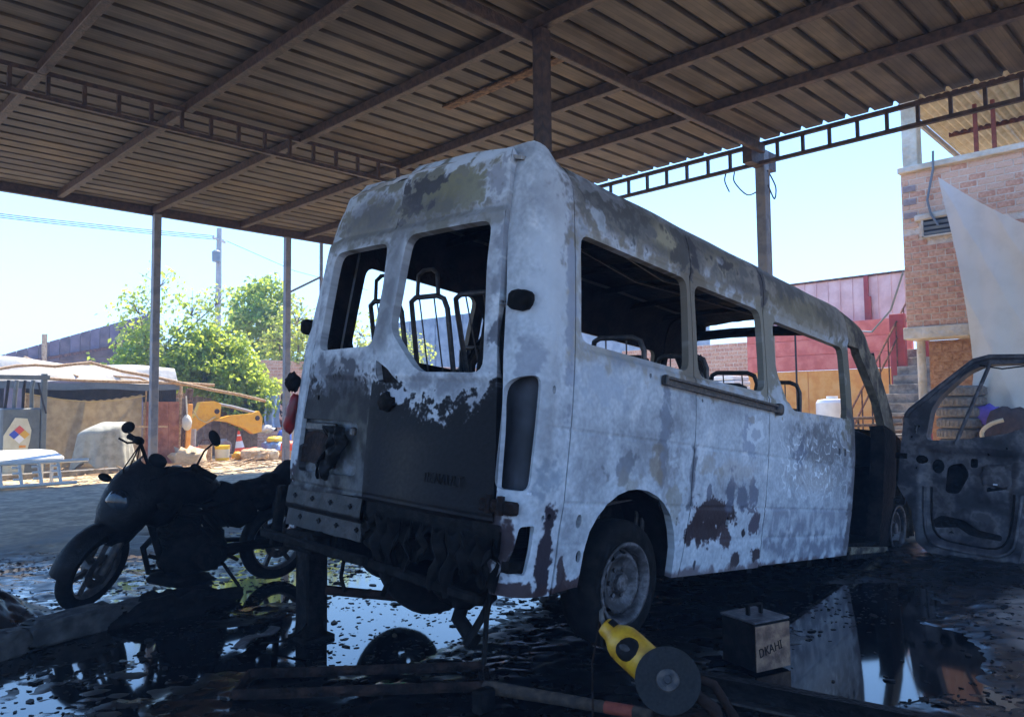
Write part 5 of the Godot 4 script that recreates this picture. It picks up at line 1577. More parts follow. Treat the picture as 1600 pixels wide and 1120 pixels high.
# ---------------------------------------------------------------- right-hand side: brick building, stairs, walls
func build_right() -> void:
	var b := thing("brick_building", "brick building with overhanging upper floor and roofed terrace beside the stairs", "building", Vector3(14.0, 0, -4.45))
	# local: x away from the camera, z to the right; face plane x = 0
	var mb := MB.new()
	mb.box(Vector3(2.5, 3.95, 4.0), Vector3(5.0, 2.75, 8.0))
	obj("upper_wall", mb, M.mortar, b)
	mb = MB.new()
	mb.box(Vector3(2.9, 1.2, 4.05), Vector3(4.6, 2.4, 7.8))
	obj("lower_wall", mb, M.adobe, b)
	bricks(b, Vector3(0.017, 2.60, 0.0), Vector3(0, 0, 1), Vector3(-1, 0, 0), 18, 15, 0.255, 0.105, ["brick_a", "brick_b", "brick_c", "brick_b"], func(u: float, y: float): return u < 1.3, func(u: float, y: float): return u > 0.28 and u < 1.0 and y > 1.36, 5)
	bricks(b, Vector3(0.018, 4.28, 0.0), Vector3(0, 0, 1), Vector3(-1, 0, 0), 18, 9, 0.255, 0.105, ["brick_d", "brick_d", "brick_a", "brick_b"], func(u: float, y: float): return u < 3.2, func(u: float, y: float): return (u > 0.28 and u < 1.0 and y < 0.2), 6)
	bricks(b, Vector3(0.617, 0.05, 0.2), Vector3(0, 0, 1), Vector3(-1, 0, 0), 14, 14, 0.32, 0.165, ["adobe"], func(u: float, y: float): return u < 1.2 and y > 1.0, func(u: float, y: float): return false, 7)
	mb = MB.new()
	mb.box(Vector3(0.25, 2.50, 4.0), Vector3(0.6, 0.2, 8.1), Basis.IDENTITY, 0.012)
	obj("concrete_band", mb, M.plaster, b)
	mb = MB.new()
	mb.box(Vector3(0.02, 5.29, 4.0), Vector3(0.2, 0.1, 8.06), Basis.IDENTITY, 0.01)
	obj("parapet_cap", mb, M.plaster, b)
	mb = MB.new()
	mb.bar(Vector3(-0.03, 4.43, 0.2), Vector3(-0.03, 4.46, 1.2), 0.06, 0.11, Vector3.UP, 0.02)
	obj("lintel", mb, M.plaster, b)
	for k in 3:
		mb = MB.new()
		mb.box(Vector3(-0.006, 4.50 + k * 0.23, 0.13), Vector3(0.03, 0.1, 0.2), Basis.IDENTITY, 0.004)
		for q in 6: mb.box(Vector3(-0.022, 4.475 + k * 0.23 + (q / 3) * 0.045, 0.075 + (q % 3) * 0.055), Vector3(0.012, 0.03, 0.035))
		obj("hollow_brick", mb, M.hollow_blue, b)
	mb = MB.new()
	mb.box(Vector3(-0.01, 4.27, 0.64), Vector3(0.03, 0.34, 0.66))
	var gr := obj("vent_grille", mb, M.dark_gap, b)
	for k in 4:
		mb = MB.new()
		mb.box(Vector3(-0.035, 4.15 + k * 0.085, 0.64), Vector3(0.015, 0.05, 0.6), Basis(Vector3(0, 0, 1), 0.5))
		obj("slat", mb, M.blue_sheet, gr)
	mb = MB.new()
	mb.box(Vector3(-0.035, 4.27, 0.32), Vector3(0.03, 0.36, 0.03)); mb.box(Vector3(-0.035, 4.1, 0.64), Vector3(0.03, 0.03, 0.66))
	obj("frame", mb, M.plaster, gr)
	mb = MB.new()
	mb.box(Vector3(0.12, 5.9, 0.16), Vector3(0.26, 1.24, 0.24), Basis.IDENTITY, 0.01)
	obj("terrace_column", mb, M.plaster, b)
	mb = MB.new()
	mb.tube([Vector3(0.35, 0.0, 0.1), Vector3(0.35, 2.42, 0.1)], 0.07, 12)
	obj("corner_pipe_column", mb, M.plaster, b)
	# terrace roof: corrugated sheets on red posts
	for i in 6:
		mb = MB.new()
		for k in 16:
			var f := func(q: float) -> Vector2: return Vector2(0.02 + (i * 16 + q) * 0.0665, 0.026 * sin(q * PI))
			for h in 2:
				var p: Vector2 = f.call(k + h * 0.5)
				var q: Vector2 = f.call(k + h * 0.5 + 0.5)
				mb.q4(Vector3(-0.5, 6.56 + p.y + 0.002 * (i % 2), p.x), Vector3(5.2, 6.35 + p.y + 0.002 * (i % 2), p.x), Vector3(5.2, 6.35 + q.y + 0.002 * (i % 2), q.x), Vector3(-0.5, 6.56 + q.y + 0.002 * (i % 2), q.x), Vector3.DOWN)
		obj("corrugated_sheet", mb, M.corrugated, b)
	for x in [0.2, 2.2, 4.8]:
		mb = MB.new()
		mb.bar(Vector3(x, 6.50 - 0.035 * x, 0.2), Vector3(x, 6.50 - 0.035 * x, 6.8), 0.06, 0.08)
		obj("roof_purlin", mb, M.rust, b)
	mb = MB.new()
	mb.bar(Vector3(0.1, 6.47, 0.0), Vector3(5.2, 6.29, 0.0), 0.05, 0.1)
	obj("roof_edge_rail", mb, M.pole_concrete, b)
	for q in [[0.9, 0.95], [0.9, 1.22], [3.5, 1.6]]:
		mb = MB.new()
		mb.box(Vector3(q[0], 5.85, q[1]), Vector3(0.06, 1.2, 0.06))
		obj("roof_post", mb, M.rust_red, b)
	mb = MB.new()
	mb.box(Vector3(-0.02, 3.9, 3.2), Vector3(0.04, 1.1, 1.4))
	obj("window", mb, M.glass_dark, b)
	# cables
	var c := MB.new()
	c.tube([Vector3(13.9, 5.5, -3.9), Vector3(13.93, 5.2, -3.92), Vector3(13.9, 4.7, -4.02), Vector3(13.92, 4.45, -3.98), Vector3(13.93, 4.25, -3.88)], 0.02, 6)
	tag(obj("cable", c, M.cable_grey), "grey cable hanging down the brick wall to the vent grille", "cable")
	c = MB.new()
	c.tube([Vector3(13.98, 3.55, -4.47), Vector3(14.6, 3.0, -4.9), Vector3(15.6, 2.72, -5.6), Vector3(17.0, 3.0, -7.2), Vector3(18.9, 3.15, -8.8)], 0.018, 6)
	tag(obj("cable", c, M.cable_grey), "slack cable sagging from the brick corner to the pink fence", "cable")
	# hanging cloth
	mb = MB.new()
	mb.sheet(func(u: float, w: float):
		var left := Vector3(13.45, lerpf(4.93, 0.8, w), lerpf(-3.72, -3.15, w) + 0.12 * sin(w * PI * 1.5) * w + 0.10 * clampf((w - 0.7) * 3.3, 0.0, 1.0) * sin(w * 21.0))
		var right := Vector3(13.1, lerpf(3.55, 0.7, w), lerpf(-0.6, -0.8, w))
		var p := left.lerp(right, u)
		p.y -= 0.5 * sin(u * PI) * (1.0 - w)
		p.x += 0.05 * sin(u * 16.0 + w * 4.0) * (0.3 + w) + 0.13 * sin(u * 6.0 - w * 3.0) * (0.4 + w) + 0.02 * sin(u * 41.0 + w * 9.0) + 0.03 * absf(sin(u * 13.0 - w * 7.0))
		return p, 60, 40)
	tag(obj("hanging_cloth", mb, M.cloth_grey), "large grey cloth hung from the brick wall, sagging to the right", "cloth")
	# tyres
	var proto: Node3D = null
	for k in 10:
		var at := Vector3(13.0 + 0.02 * sin(k * 5.0), 0.08 + k * 0.158, -3.42 + 0.025 * sin(k * 3.0 + 1.0))
		var lab := "dusty used tyre, number %d from the top" % (10 - k)
		lab = ["lowest tyre of the stack by the brick wall, on the ground", "dusty tyre just above the lowest one in the stack", "dusty tyre third from the bottom of the stack", "dusty tyre fourth from the bottom of the stack", "dusty tyre in the middle of the stack, fifth from the bottom", "dusty tyre fifth from the top of the stack", "dusty tyre fourth from the top of the stack", "dusty tyre third from the top of the stack", "dusty tyre just below the topmost in the stack", "topmost tyre of the stack, with chunky tread blocks"][k]
		if proto == null:
			proto = thing("stacked_tyre", lab, "tyre", at, 0.0, "used tyres stacked by the brick wall")
			var ty := MB.new()
			ty.lathe(Transform3D.IDENTITY, [Vector2(0.2, -0.06), Vector2(0.25, -0.078), Vector2(0.30, -0.07), Vector2(0.325, -0.045), Vector2(0.328, 0.045), Vector2(0.30, 0.07), Vector2(0.25, 0.078), Vector2(0.2, 0.06), Vector2(0.2, -0.06)], 32, true)
			obj("carcass", ty, M.tyre_dusty, proto)
			ty = MB.new()
			for q in 32:
				var a := TAU * q / 32.0
				ty.box(Vector3(cos(a) * 0.327, 0.0, sin(a) * 0.327), Vector3(0.014, 0.1, 0.04), Basis(Vector3.UP, -a), 0.004)
			obj("tread", ty, M.tyre_dusty, proto)
		else:
			dup(proto, "stacked_tyre", lab, at, k * 0.7)
	# bundle beside the tyres
	var s := thing("seat_bundle", "dark brown upholstered bundle with a pale curved strap beside the tyres", "bundle", Vector3(12.8, 0, -2.75))
	mb = MB.new()
	mb.blob(Vector3(0, 0.75, 0), Vector3(0.3, 0.5, 0.34), Basis.IDENTITY, 0.3, 3, 10, 16, 0.8)
	mb.blob(Vector3(0, 0.5, -0.35), Vector3(0.3, 0.42, 0.2), Basis.IDENTITY, 0.4, 5)
	obj("body", mb, M.brown_cloth, s)
	mb = MB.new()
	var sp := []
	for k in 9: sp.append(Vector3(-0.3 - 0.03 * sin(k * 0.4), 1.08 - 0.32 * pow(k / 8.0, 1.3), -0.02 - 0.27 * sin(k / 8.0 * 2.2)))
	mb.tube(sp, 0.03, 7)
	obj("strap", mb, M.tan, s)
	mb = MB.new()
	mb.blob(Vector3(12.95, 1.12, -3.02), Vector3(0.16, 0.14, 0.2), Basis(Vector3.RIGHT, 0.5), 0.5, 7, 9, 14, 0.7)
	tag(obj("purple_cloth", mb, M.purple_cloth), "bright purple cloth lying on the brown bundle", "cloth")
	mb = MB.new()
	mb.box(Vector3(12.6, 0.35, -3.05), Vector3(0.3, 0.66, 0.4), Basis(Vector3.UP, 0.3), 0.01)
	tag(obj("white_box", mb, M.white_paint), "white box low behind the open van door", "box")
	# stairs
	var st := thing("outdoor_stairs", "concrete stairs with rusty rails climbing beside the brick building", "stairs", Vector3(14.6, 0, -5.15))
	for k in 13:
		mb = MB.new()
		mb.box(Vector3(k * 0.26, 0.095 + k * 0.19, 0), Vector3(0.30, 0.19, 1.0), Basis.IDENTITY, 0.01)
		obj("step", mb, M.concrete, st)
	for s2 in [0, 1]:
		mb = MB.new()
		mb.tube([Vector3(-0.2, 0.75 + s2 * 0.35, -0.5), Vector3(3.2, 3.15 + s2 * 0.35, -0.5)], 0.022, 6)
		obj("handrail", mb, M.rust, st)
	for k in 7:
		mb = MB.new()
		mb.tube([Vector3(k * 0.5, 0.2 + k * 0.365, -0.5), Vector3(k * 0.5, 1.22 + k * 0.355, -0.5)], 0.015, 6)
		obj("baluster", mb, M.rust, st)
	mb = MB.new()
	for k in 5: mb.tube([Vector3(13.9, 0.55 + k * 0.13, -5.4 + 0.03 * sin(k * 4.0)), Vector3(14.0, 0.62 + k * 0.12, -4.5)], 0.03, 6)
	for k in 4: mb.tube([Vector3(13.95, 0.1, -5.3 + k * 0.25), Vector3(13.95, 1.1, -5.3 + k * 0.25)], 0.02, 6)
	tag(obj("scrap_rack", mb, M.wood_dark), "rack of dark scrap bars at the foot of the stairs", "rack")
	# red and orange wall with pink sheet fence above
	var w := thing("painted_wall", "wall of red boards above orange sheeting behind the van's cab", "wall", Vector3(19.0, 0, -9.0))
	for k in 5:
		mb = MB.new()
		mb.box(Vector3(0.1, 1.08, -0.66 + k * 0.82 + 0.05 * 0), Vector3(0.1, 2.16, 0.81), Basis.IDENTITY, 0.01)
		obj("orange_sheet", mb, M.orange_paint, w)
	for k in 3:
		mb = MB.new()
		mb.box(Vector3(0.08, 2.36 + k * 0.385, 1.0), Vector3(0.12, 0.38, 4.1), Basis.IDENTITY, 0.012)
		obj("red_board", mb, M.red_paint, w)
	var f := thing("pink_sheet_fence", "tall pale pink corrugated fence above the red wall", "fence", Vector3(19.3, 0, -9.6))
	for k in 14:
		mb = MB.new()
		mb.box(Vector3(0, 3.85, k * 0.3), Vector3(0.03, 1.1, 0.285)); mb.box(Vector3(-0.02, 3.85, k * 0.3 + 0.145), Vector3(0.03, 1.1, 0.03))
		obj("sheet_panel", mb, M.pink_sheet, f)
	mb = MB.new()
	mb.bar(Vector3(-0.02, 4.42, -0.3), Vector3(-0.02, 4.42, 4.1), 0.06, 0.05)
	obj("top_rail", mb, M.rust, f)
	mb = MB.new()
	mb.box(Vector3(-0.06, 3.75, 2.6), Vector3(0.06, 1.3, 0.1)); mb.box(Vector3(-0.09, 3.55, 2.66), Vector3(0.06, 0.7, 0.1))
	obj("fence_post", mb, M.red_dark, f)
	var rp := thing("red_post", "dark red steel post at the head of the stairs", "post", Vector3(17.2, 0, -5.65))
	mb = MB.new()
	mb.box(Vector3(0, 1.6, 0), Vector3(0.12, 3.2, 0.3), Basis.IDENTITY, 0.01); mb.box(Vector3(0.2, 1.7, 0.42), Vector3(0.12, 3.4, 0.22), Basis.IDENTITY, 0.01)
	obj("shaft", mb, M.red_dark, rp)
	# brick wall seen through the middle van window
	var bw := thing("brick_yard_wall", "plain red brick wall left of the orange sheeting, seen through the van", "wall", Vector3(19.05, 0, -14.2))
	mb = MB.new()
	mb.box(Vector3(0.12, 1.5, 2.25), Vector3(0.2, 3.0, 4.5))
	obj("core", mb, M.mortar, bw)
	bricks(bw, Vector3(0.037, 0.0, 0), Vector3(0, 0, 1), Vector3(-1, 0, 0), 17, 28, 0.265, 0.107, ["brick_a", "brick_b", "brick_c"], func(u: float, y: float): return u > 2.2 and y > 1.3 and y < 2.95, func(u: float, y: float): return false, 9)
	var pile := thing("board_stack", "stack of white boards on pale crates before the brick wall", "stack", Vector3(17.4, 0, -9.9))
	for k in 5:
		mb = MB.new()
		mb.box(Vector3(0.03 * sin(k * 4.0), 1.5 + k * 0.12, 0.04 * sin(k * 3.0)), Vector3(0.8, 0.1, 1.1), Basis.IDENTITY, 0.015)
		obj("board", mb, M.white_paint if k > 1 else M.tan, pile)
	mb = MB.new()
	mb.box(Vector3(0, 0.72, 0), Vector3(0.7, 1.44, 1.2), Basis.IDENTITY, 0.02)
	obj("crate", mb, M.sacking, pile)
	var dr := thing("white_drum", "white plastic drum standing before the orange sheeting", "drum", Vector3(17.0, 0, -7.0))
	mb = MB.new()
	mb.lathe(Transform3D.IDENTITY, [Vector2(0, 0.02), Vector2(0.32, 0.02), Vector2(0.34, 0.06), Vector2(0.34, 0.5), Vector2(0.36, 0.52), Vector2(0.34, 0.54), Vector2(0.34, 1.35), Vector2(0.3, 1.42), Vector2(0.12, 1.44), Vector2(0.12, 1.5), Vector2(0, 1.5)], 24)
	obj("body", mb, M.white_paint, dr)
	mb = MB.new()
	mb.tube([Vector3(17.9, 0.0, -8.2), Vector3(17.9, 3.0, -8.2)], 0.025, 6)
	tag(obj("thin_pole", mb, M.rust_dark), "thin upright pole before the orange sheeting, seen through the door window", "pole")

# ---------------------------------------------------------------- left-hand yard
func lumber(mb: MB, a: Vector3, b: Vector3, r: float, sd: int) -> void:
	var g := RandomNumberGenerator.new(); g.seed = sd
	var pts := []
	var rr := []
	for i in 7:
		pts.append(a.lerp(b, i / 6.0) + Vector3(0, g.randf_range(-0.03, 0.03), g.randf_range(-0.03, 0.03)))
		rr.append(r * g.randf_range(0.85, 1.1))
	mb.tube(pts, rr, 7)

func build_left() -> void:
	var mb := MB.new()
	mb.bar(Vector3(-5.0, 0.06, -17.3), Vector3(5.9, 0.06, -17.9), 0.16, 0.12, Vector3.UP, 0.015)
	struct("kerb", mb, M.concrete)
	# lean-to shed of net, tarpaulin and poles
	var s := thing("net_shed", "makeshift shed walled with brown shade net under a white tarpaulin roof", "shed", Vector3(4.6, 0, -20.0))
	mb = MB.new()
	mb.sheet(func(u: float, w: float): return Vector3(u * 2.55, 1.9 * w - 0.02, 0.05 * sin(u * 9.0 + w * 2.0) * w + 0.02 * sin(u * 23.0)), 30, 10)
	obj("net_wall", mb, M.shade_net, s)
	mb = MB.new()
	mb.sheet(func(u: float, w: float): return Vector3(u * 2.55, 1.95 - w * (0.20 + 0.16 * sin(u * PI) + 0.012 * sin(u * 90.0)), 0.10 + 0.03 * sin(u * 14.0)), 90, 4)
	obj("net_valance", mb, M.dark_gap, s)
	mb = MB.new()
	mb.tube([Vector3(0, 1.75, 0.13), Vector3(0.7, 1.62, 0.13), Vector3(1.3, 1.56, 0.13), Vector3(2.0, 1.6, 0.13), Vector3(2.55, 1.7, 0.13)], 0.012, 5)
	obj("cord", mb, M.rope, s)
	for q in [[0.02, 0.05], [1.1, -0.15], [2.6, 0.0], [3.45, 0.02]]:
		mb = MB.new()
		mb.tube([Vector3(q[0], 0, q[1]), Vector3(q[0] + (0.35 if q[0] == 1.1 else 0.02), 2.0, q[1])], 0.045, 7)
		obj("upright", mb, M.wood_pole, s)
	mb = MB.new()
	mb.sheet(func(u: float, w: float): return Vector3(-2.6 + u * 5.9, 2.0 + 0.48 * w + 0.05 * sin(u * 13.0 + w * 3.0) + 0.06 * sin(w * 8.0) * sin(u * 5.0), 0.35 - 0.5 * w), 36, 10, 0.0)
	obj("tarpaulin_roof", mb, M.tarp_white, s)
	mb = MB.new()
	mb.sheet(func(u: float, w: float): return Vector3(-2.6 + u * 5.9, 2.0 - 0.16 * w + 0.02 * sin(u * 20.0), 0.37 + 0.02 * w), 30, 2)
	obj("tarpaulin_edge", mb, M.cabinet_grey, s)
	mb = MB.new()
	mb.box(Vector3(2.95, 1.75, 0.02), Vector3(0.8, 0.4, 0.04))
	obj("dark_opening", mb, M.dark_gap, s)
	for k in 3:
		mb = MB.new()
		mb.box(Vector3(2.74 + k * 0.27, 0.78, 0.09 + 0.012 * (k % 2)), Vector3(0.262, 1.56, 0.025), Basis.IDENTITY, 0.005)
		obj("door_sheet", mb, M.brown_door, s)
	mb = MB.new()
	mb.box(Vector3(3.62, 0.95, 0.0), Vector3(0.16, 1.9, 0.12), Basis(Vector3(0, 0, 1), -0.1), 0.01)
	obj("door_frame", mb, M.wood_dark, s)
	mb = MB.new()
	mb.box(Vector3(-1.3, 1.0, -1.4), Vector3(2.4, 2.0, 0.05))
	obj("back_wall", mb, M.dark_gap, s)
	# poles lying on the shed roof
	var pl := [[Vector3(2.4, 2.12, -19.5), Vector3(8.7, 1.98, -19.4), 0.035, "longest straight pole lying along the front edge of the shed roof"], [Vector3(5.9, 2.45, -19.75), Vector3(9.9, 1.58, -19.0), 0.04, "long bent pole sloping down off the shed roof to the right"], [Vector3(3.6, 2.25, -19.65), Vector3(5.9, 2.46, -19.75), 0.038, "pale pole rising to the bend on the shed roof"], [Vector3(4.9, 2.62, -21.4), Vector3(5.6, 2.15, -19.7), 0.03, "short pole lying across the tarpaulin near the cabinet"], [Vector3(7.0, 2.3, -20.6), Vector3(8.0, 1.95, -19.45), 0.03, "short pole crossing the right end of the shed roof"], [Vector3(6.4, 2.2, -19.9), Vector3(7.5, 1.98, -19.35), 0.025, "thin stick among the poles on the shed roof"]]
	for k in pl.size():
		mb = MB.new()
		lumber(mb, pl[k][0], pl[k][1], pl[k][2], 40 + k)
		tag(obj("roof_pole", mb, M.wood_pole), pl[k][3], "pole", "poles lying on the shed roof")
	# grey cabinet with the hazard diamond
	var cb := thing("fuel_cabinet", "grey fuel cabinet with a cream front and coloured hazard diamond", "cabinet", Vector3(4.35, 0, -18.95))
	mb = MB.new()
	mb.box(Vector3(-0.08, 0.72, 0), Vector3(0.72, 1.4, 0.5), Basis.IDENTITY, 0.03)
	obj("body", mb, M.cabinet_grey, cb)
	mb = MB.new()
	mb.prism(PackedVector2Array([Vector2(-0.4, 0.06), Vector2(-0.02, 0.06), Vector2(0.0, 0.4), Vector2(0.08, 0.75), Vector2(0.1, 0.95), Vector2(0.02, 1.2), Vector2(-0.2, 1.22), Vector2(-0.4, 0.85)]), 0.03, Transform3D(Basis.IDENTITY, Vector3(0, 0, 0.26)))
	obj("front_panel", mb, M.cabinet_cream, cb)
	var dia := [["blue_quarter", g8(70, 92, 190), Vector3(-0.095, 0, 0)], ["red_quarter", g8(216, 92, 84), Vector3(0, 0.095, 0)], ["yellow_quarter", g8(226, 176, 70), Vector3(0.095, 0, 0)], ["white_quarter", g8(236, 236, 234), Vector3(0, -0.095, 0)]]
	for q in dia:
		mb = MB.new()
		mb.box(Vector3(-0.12, 0.87, 0.281) + q[2], Vector3(0.13, 0.13, 0.008), Basis(Vector3(0, 0, 1), PI / 4))
		var m := StandardMaterial3D.new(); m.albedo_color = q[1]; m.roughness = 0.5
		obj("hazard_" + q[0], mb, m, cb)
	mb = MB.new()
	mb.box(Vector3(-0.06, 0.62, 0.279), Vector3(0.12, 0.05, 0.006))
	obj("orange_label", mb, M.orange_paint, cb)
	mb = MB.new()
	mb.box(Vector3(0.33, 1.1, 0.2), Vector3(0.1, 2.1, 0.12), Basis.IDENTITY, 0.008)
	obj("side_post", mb, M.cabinet_grey, cb)
	mb = MB.new()
	mb.bar(Vector3(-1.2, 2.06, 0.3), Vector3(0.4, 2.06, 0.3), 0.1, 0.09)
	obj("head_rail", mb, M.cabinet_grey, cb)
	for k in 4:
		mb = MB.new()
		mb.tube([Vector3(-0.35 + k * 0.16, 1.42, 0.1), Vector3(-0.33 + k * 0.15, 1.7 + 0.05 * k, 0.12), Vector3(-0.3 + k * 0.15, 2.0, 0.1)], 0.03 + 0.01 * (k % 2), 7)
		obj("pipe", mb, M.cabinet_grey if k % 2 else M.dark_gap, cb)
	mb = MB.new()
	mb.tube([Vector3(0.2, 1.95, 0.28), Vector3(0.3, 1.5, 0.3), Vector3(0.36, 1.3, 0.3)], 0.02, 6)
	obj("hose", mb, M.wire, cb)
	# white panel and ladder catching the sun
	mb = MB.new()
	mb.prism(R2([-3.2, -0.5, 1.0, -0.5, 1.0, 0.25, 0.8, 0.42, -3.2, 0.42], 0.1), 0.04, Transform3D(Basis(Vector3.RIGHT, -1.42), Vector3(3.28, 0.56, -16.15)))
	var wt := thing("white_table", "white-topped low table behind the ladder, its top glaring in the sun", "table", Vector3(0, 0, 0))
	obj("table_top", mb, M.white_paint, wt)
	for x in [0.4, 2.2, 4.1]:
		for z in [-15.8, -16.45]:
			mb = MB.new()
			mb.box(Vector3(x, 0.27, z), Vector3(0.05, 0.54, 0.05))
			obj("leg", mb, M.white_paint, wt)
	var ld := thing("aluminium_ladder", "white aluminium ladder lying on its edge beside the kerb", "ladder", Vector3(3.3, 0.02, -15.38))
	ld.rotation.x = -0.55
	for y in [0.06, 0.50]:
		mb = MB.new()
		mb.bar(Vector3(-3.2, y, 0.0), Vector3(1.1 if y < 0.1 else 1.35, y - 0.01, 0.02), 0.05, 0.05, Vector3.UP, 0.006)
		obj("rail", mb, M.white_paint, ld)
	for k in 12:
		mb = MB.new()
		var x := 0.85 - k * 0.3
		mb.box(Vector3(x, 0.28, 0.0), Vector3(0.05, 0.40, 0.035), Basis.IDENTITY, 0.005)
		for y in [0.18, 0.30, 0.41]: mb.box(Vector3(x - 0.07, y, 0.01), Vector3(0.1, 0.035, 0.03), Basis.IDENTITY, 0.004)
		obj("rung", mb, M.white_paint, ld)
	# covered motorbike-sized thing under a tarp
	mb = MB.new()
	mb.sheet(func(u: float, w: float):
		var a := u * TAU
		var drop := w
		var fold := (0.05 * sin(a * 7.0 + 0.5) + 0.035 * sin(a * 13.0)) * pow(clampf((drop - 0.3) * 1.5, 0.0, 1.0), 1.3)
		var rx := 0.46 + 0.16 * drop + fold
		var rz := 0.34 + 0.18 * drop + fold
		var top := 0.94 + 0.13 * cos(a) + 0.03 * sin(a * 3.0)
		var k := clampf(w / 0.35, 0.0, 1.0)
		var y := lerpf(1.1, top, k) if w < 0.35 else lerpf(top, 0.05 + 0.18 * maxf(0.0, sin(a * 3.0 + 0.6)), (w - 0.35) / 0.65)
		var f := sin(k * PI * 0.5)
		return Vector3(5.85 + cos(a) * rx * f, y, -18.7 + sin(a) * rz * f), 48, 18)
	tag(obj("tarpaulin_cover", mb, M.tarp_cover), "grey-white tarpaulin draped over a bulky load before the net shed", "tarpaulin")
	mb = MB.new()
	mb.bar(Vector3(6.3, 0.98, -18.9), Vector3(7.4, 0.95, -19.1), 0.08, 0.04)
	tag(obj("plank", mb, M.wood_pole), "pale plank sticking out right of the tarpaulin cover", "plank")
	# sack hanging at the shed corner
	mb = MB.new()
	mb.blob(Vector3(8.15, 1.02, -19.75), Vector3(0.12, 0.2, 0.12), Basis.IDENTITY, 0.2, 4)
	mb.tube([Vector3(8.15, 1.2, -19.75), Vector3(8.12, 1.7, -19.75)], 0.02, 6)
	tag(obj("white_sack", mb, M.tarp_white), "small white sack hanging at the shed corner", "sack")
	mb = MB.new()
	mb.box(Vector3(8.25, 0.75, -19.9), Vector3(0.12, 1.5, 0.08), Basis(Vector3(0, 0, 1), -0.05), 0.01)
	tag(obj("orange_board", mb, M.orange_paint), "narrow orange upright board beside the shed corner", "board")
	# buckets, cone, odds and ends
	var rb := thing("red_bucket", "red bucket standing beside the shed with a grey pipe in it", "bucket", Vector3(8.45, 0.0, -20.2))
	mb = MB.new()
	mb.lathe(Transform3D.IDENTITY, [Vector2(0, 0.01), Vector2(0.13, 0.01), Vector2(0.18, 0.36), Vector2(0.2, 0.38), Vector2(0.17, 0.38), Vector2(0.13, 0.03)], 20)
	obj("body", mb, M.red_plastic, rb)
	mb = MB.new()
	mb.tube([Vector3(0, 0.1, 0), Vector3(0.03, 0.85, 0.0)], 0.1, 12)
	obj("pipe", mb, M.pole_concrete, rb)
	var cn := thing("paint_can", "dented brown can with a wire handle right of the red bucket", "can", Vector3(8.85, 0.0, -20.25))
	mb = MB.new()
	mb.lathe(Transform3D.IDENTITY, [Vector2(0, 0.01), Vector2(0.17, 0.01), Vector2(0.175, 0.42), Vector2(0.16, 0.42), Vector2(0.15, 0.2)], 20)
	obj("body", mb, M.sacking, cn)
	mb = MB.new()
	mb.tube([Vector3(-0.16, 0.42, 0), Vector3(-0.08, 0.55, 0), Vector3(0.08, 0.56, 0), Vector3(0.16, 0.42, 0)], 0.012, 5)
	obj("handle", mb, M.rust, cn)
	var yb := thing("yellow_bucket", "yellow paint bucket with a white label left of the cone", "bucket", Vector3(9.2, 0.0, -20.0))
	mb = MB.new()
	mb.lathe(Transform3D.IDENTITY, [Vector2(0, 0.01), Vector2(0.17, 0.01), Vector2(0.19, 0.36), Vector2(0.2, 0.4), Vector2(0.0, 0.4)], 24)
	obj("body", mb, M.yellow_plastic, yb)
	mb = MB.new()
	mb.lathe(Transform3D.IDENTITY, [Vector2(0.176, 0.08), Vector2(0.189, 0.3)], 24)
	obj("label_band", mb, M.cabinet_cream, yb)
	mb = MB.new()
	mb.blob(Vector3(9.55, 0.1, -19.85), Vector3(0.14, 0.12, 0.12), Basis.IDENTITY, 0.4, 2)
	tag(obj("yellow_bag", mb, M.yellow_paint), "small crumpled yellow bag between yellow bucket and cone", "bag")
	var co := thing("traffic_cone", "orange traffic cone with a white band, tilted among the rubbish", "cone", Vector3(9.95, 0.0, -20.5))
	co.rotation.z = 0.08
	for q in [[0.03, 0.30, 0.19, 0.125, "cone_orange", "lower_sleeve"], [0.30, 0.48, 0.125, 0.085, "white_paint", "white_band"], [0.48, 0.62, 0.085, 0.055, "cone_orange", "upper_sleeve"], [0.62, 0.66, 0.055, 0.046, "white_paint", "white_band"], [0.66, 0.76, 0.046, 0.026, "cone_orange", "tip"]]:
		mb = MB.new()
		mb.lathe(Transform3D.IDENTITY, [Vector2(q[2], q[0]), Vector2(q[3], q[1])], 20)
		obj(q[5], mb, M[q[4]], co)
	mb = MB.new()
	mb.box(Vector3(0, 0.02, 0), Vector3(0.4, 0.04, 0.4), Basis.IDENTITY, 0.01)
	obj("foot", mb, M.cone_orange, co)
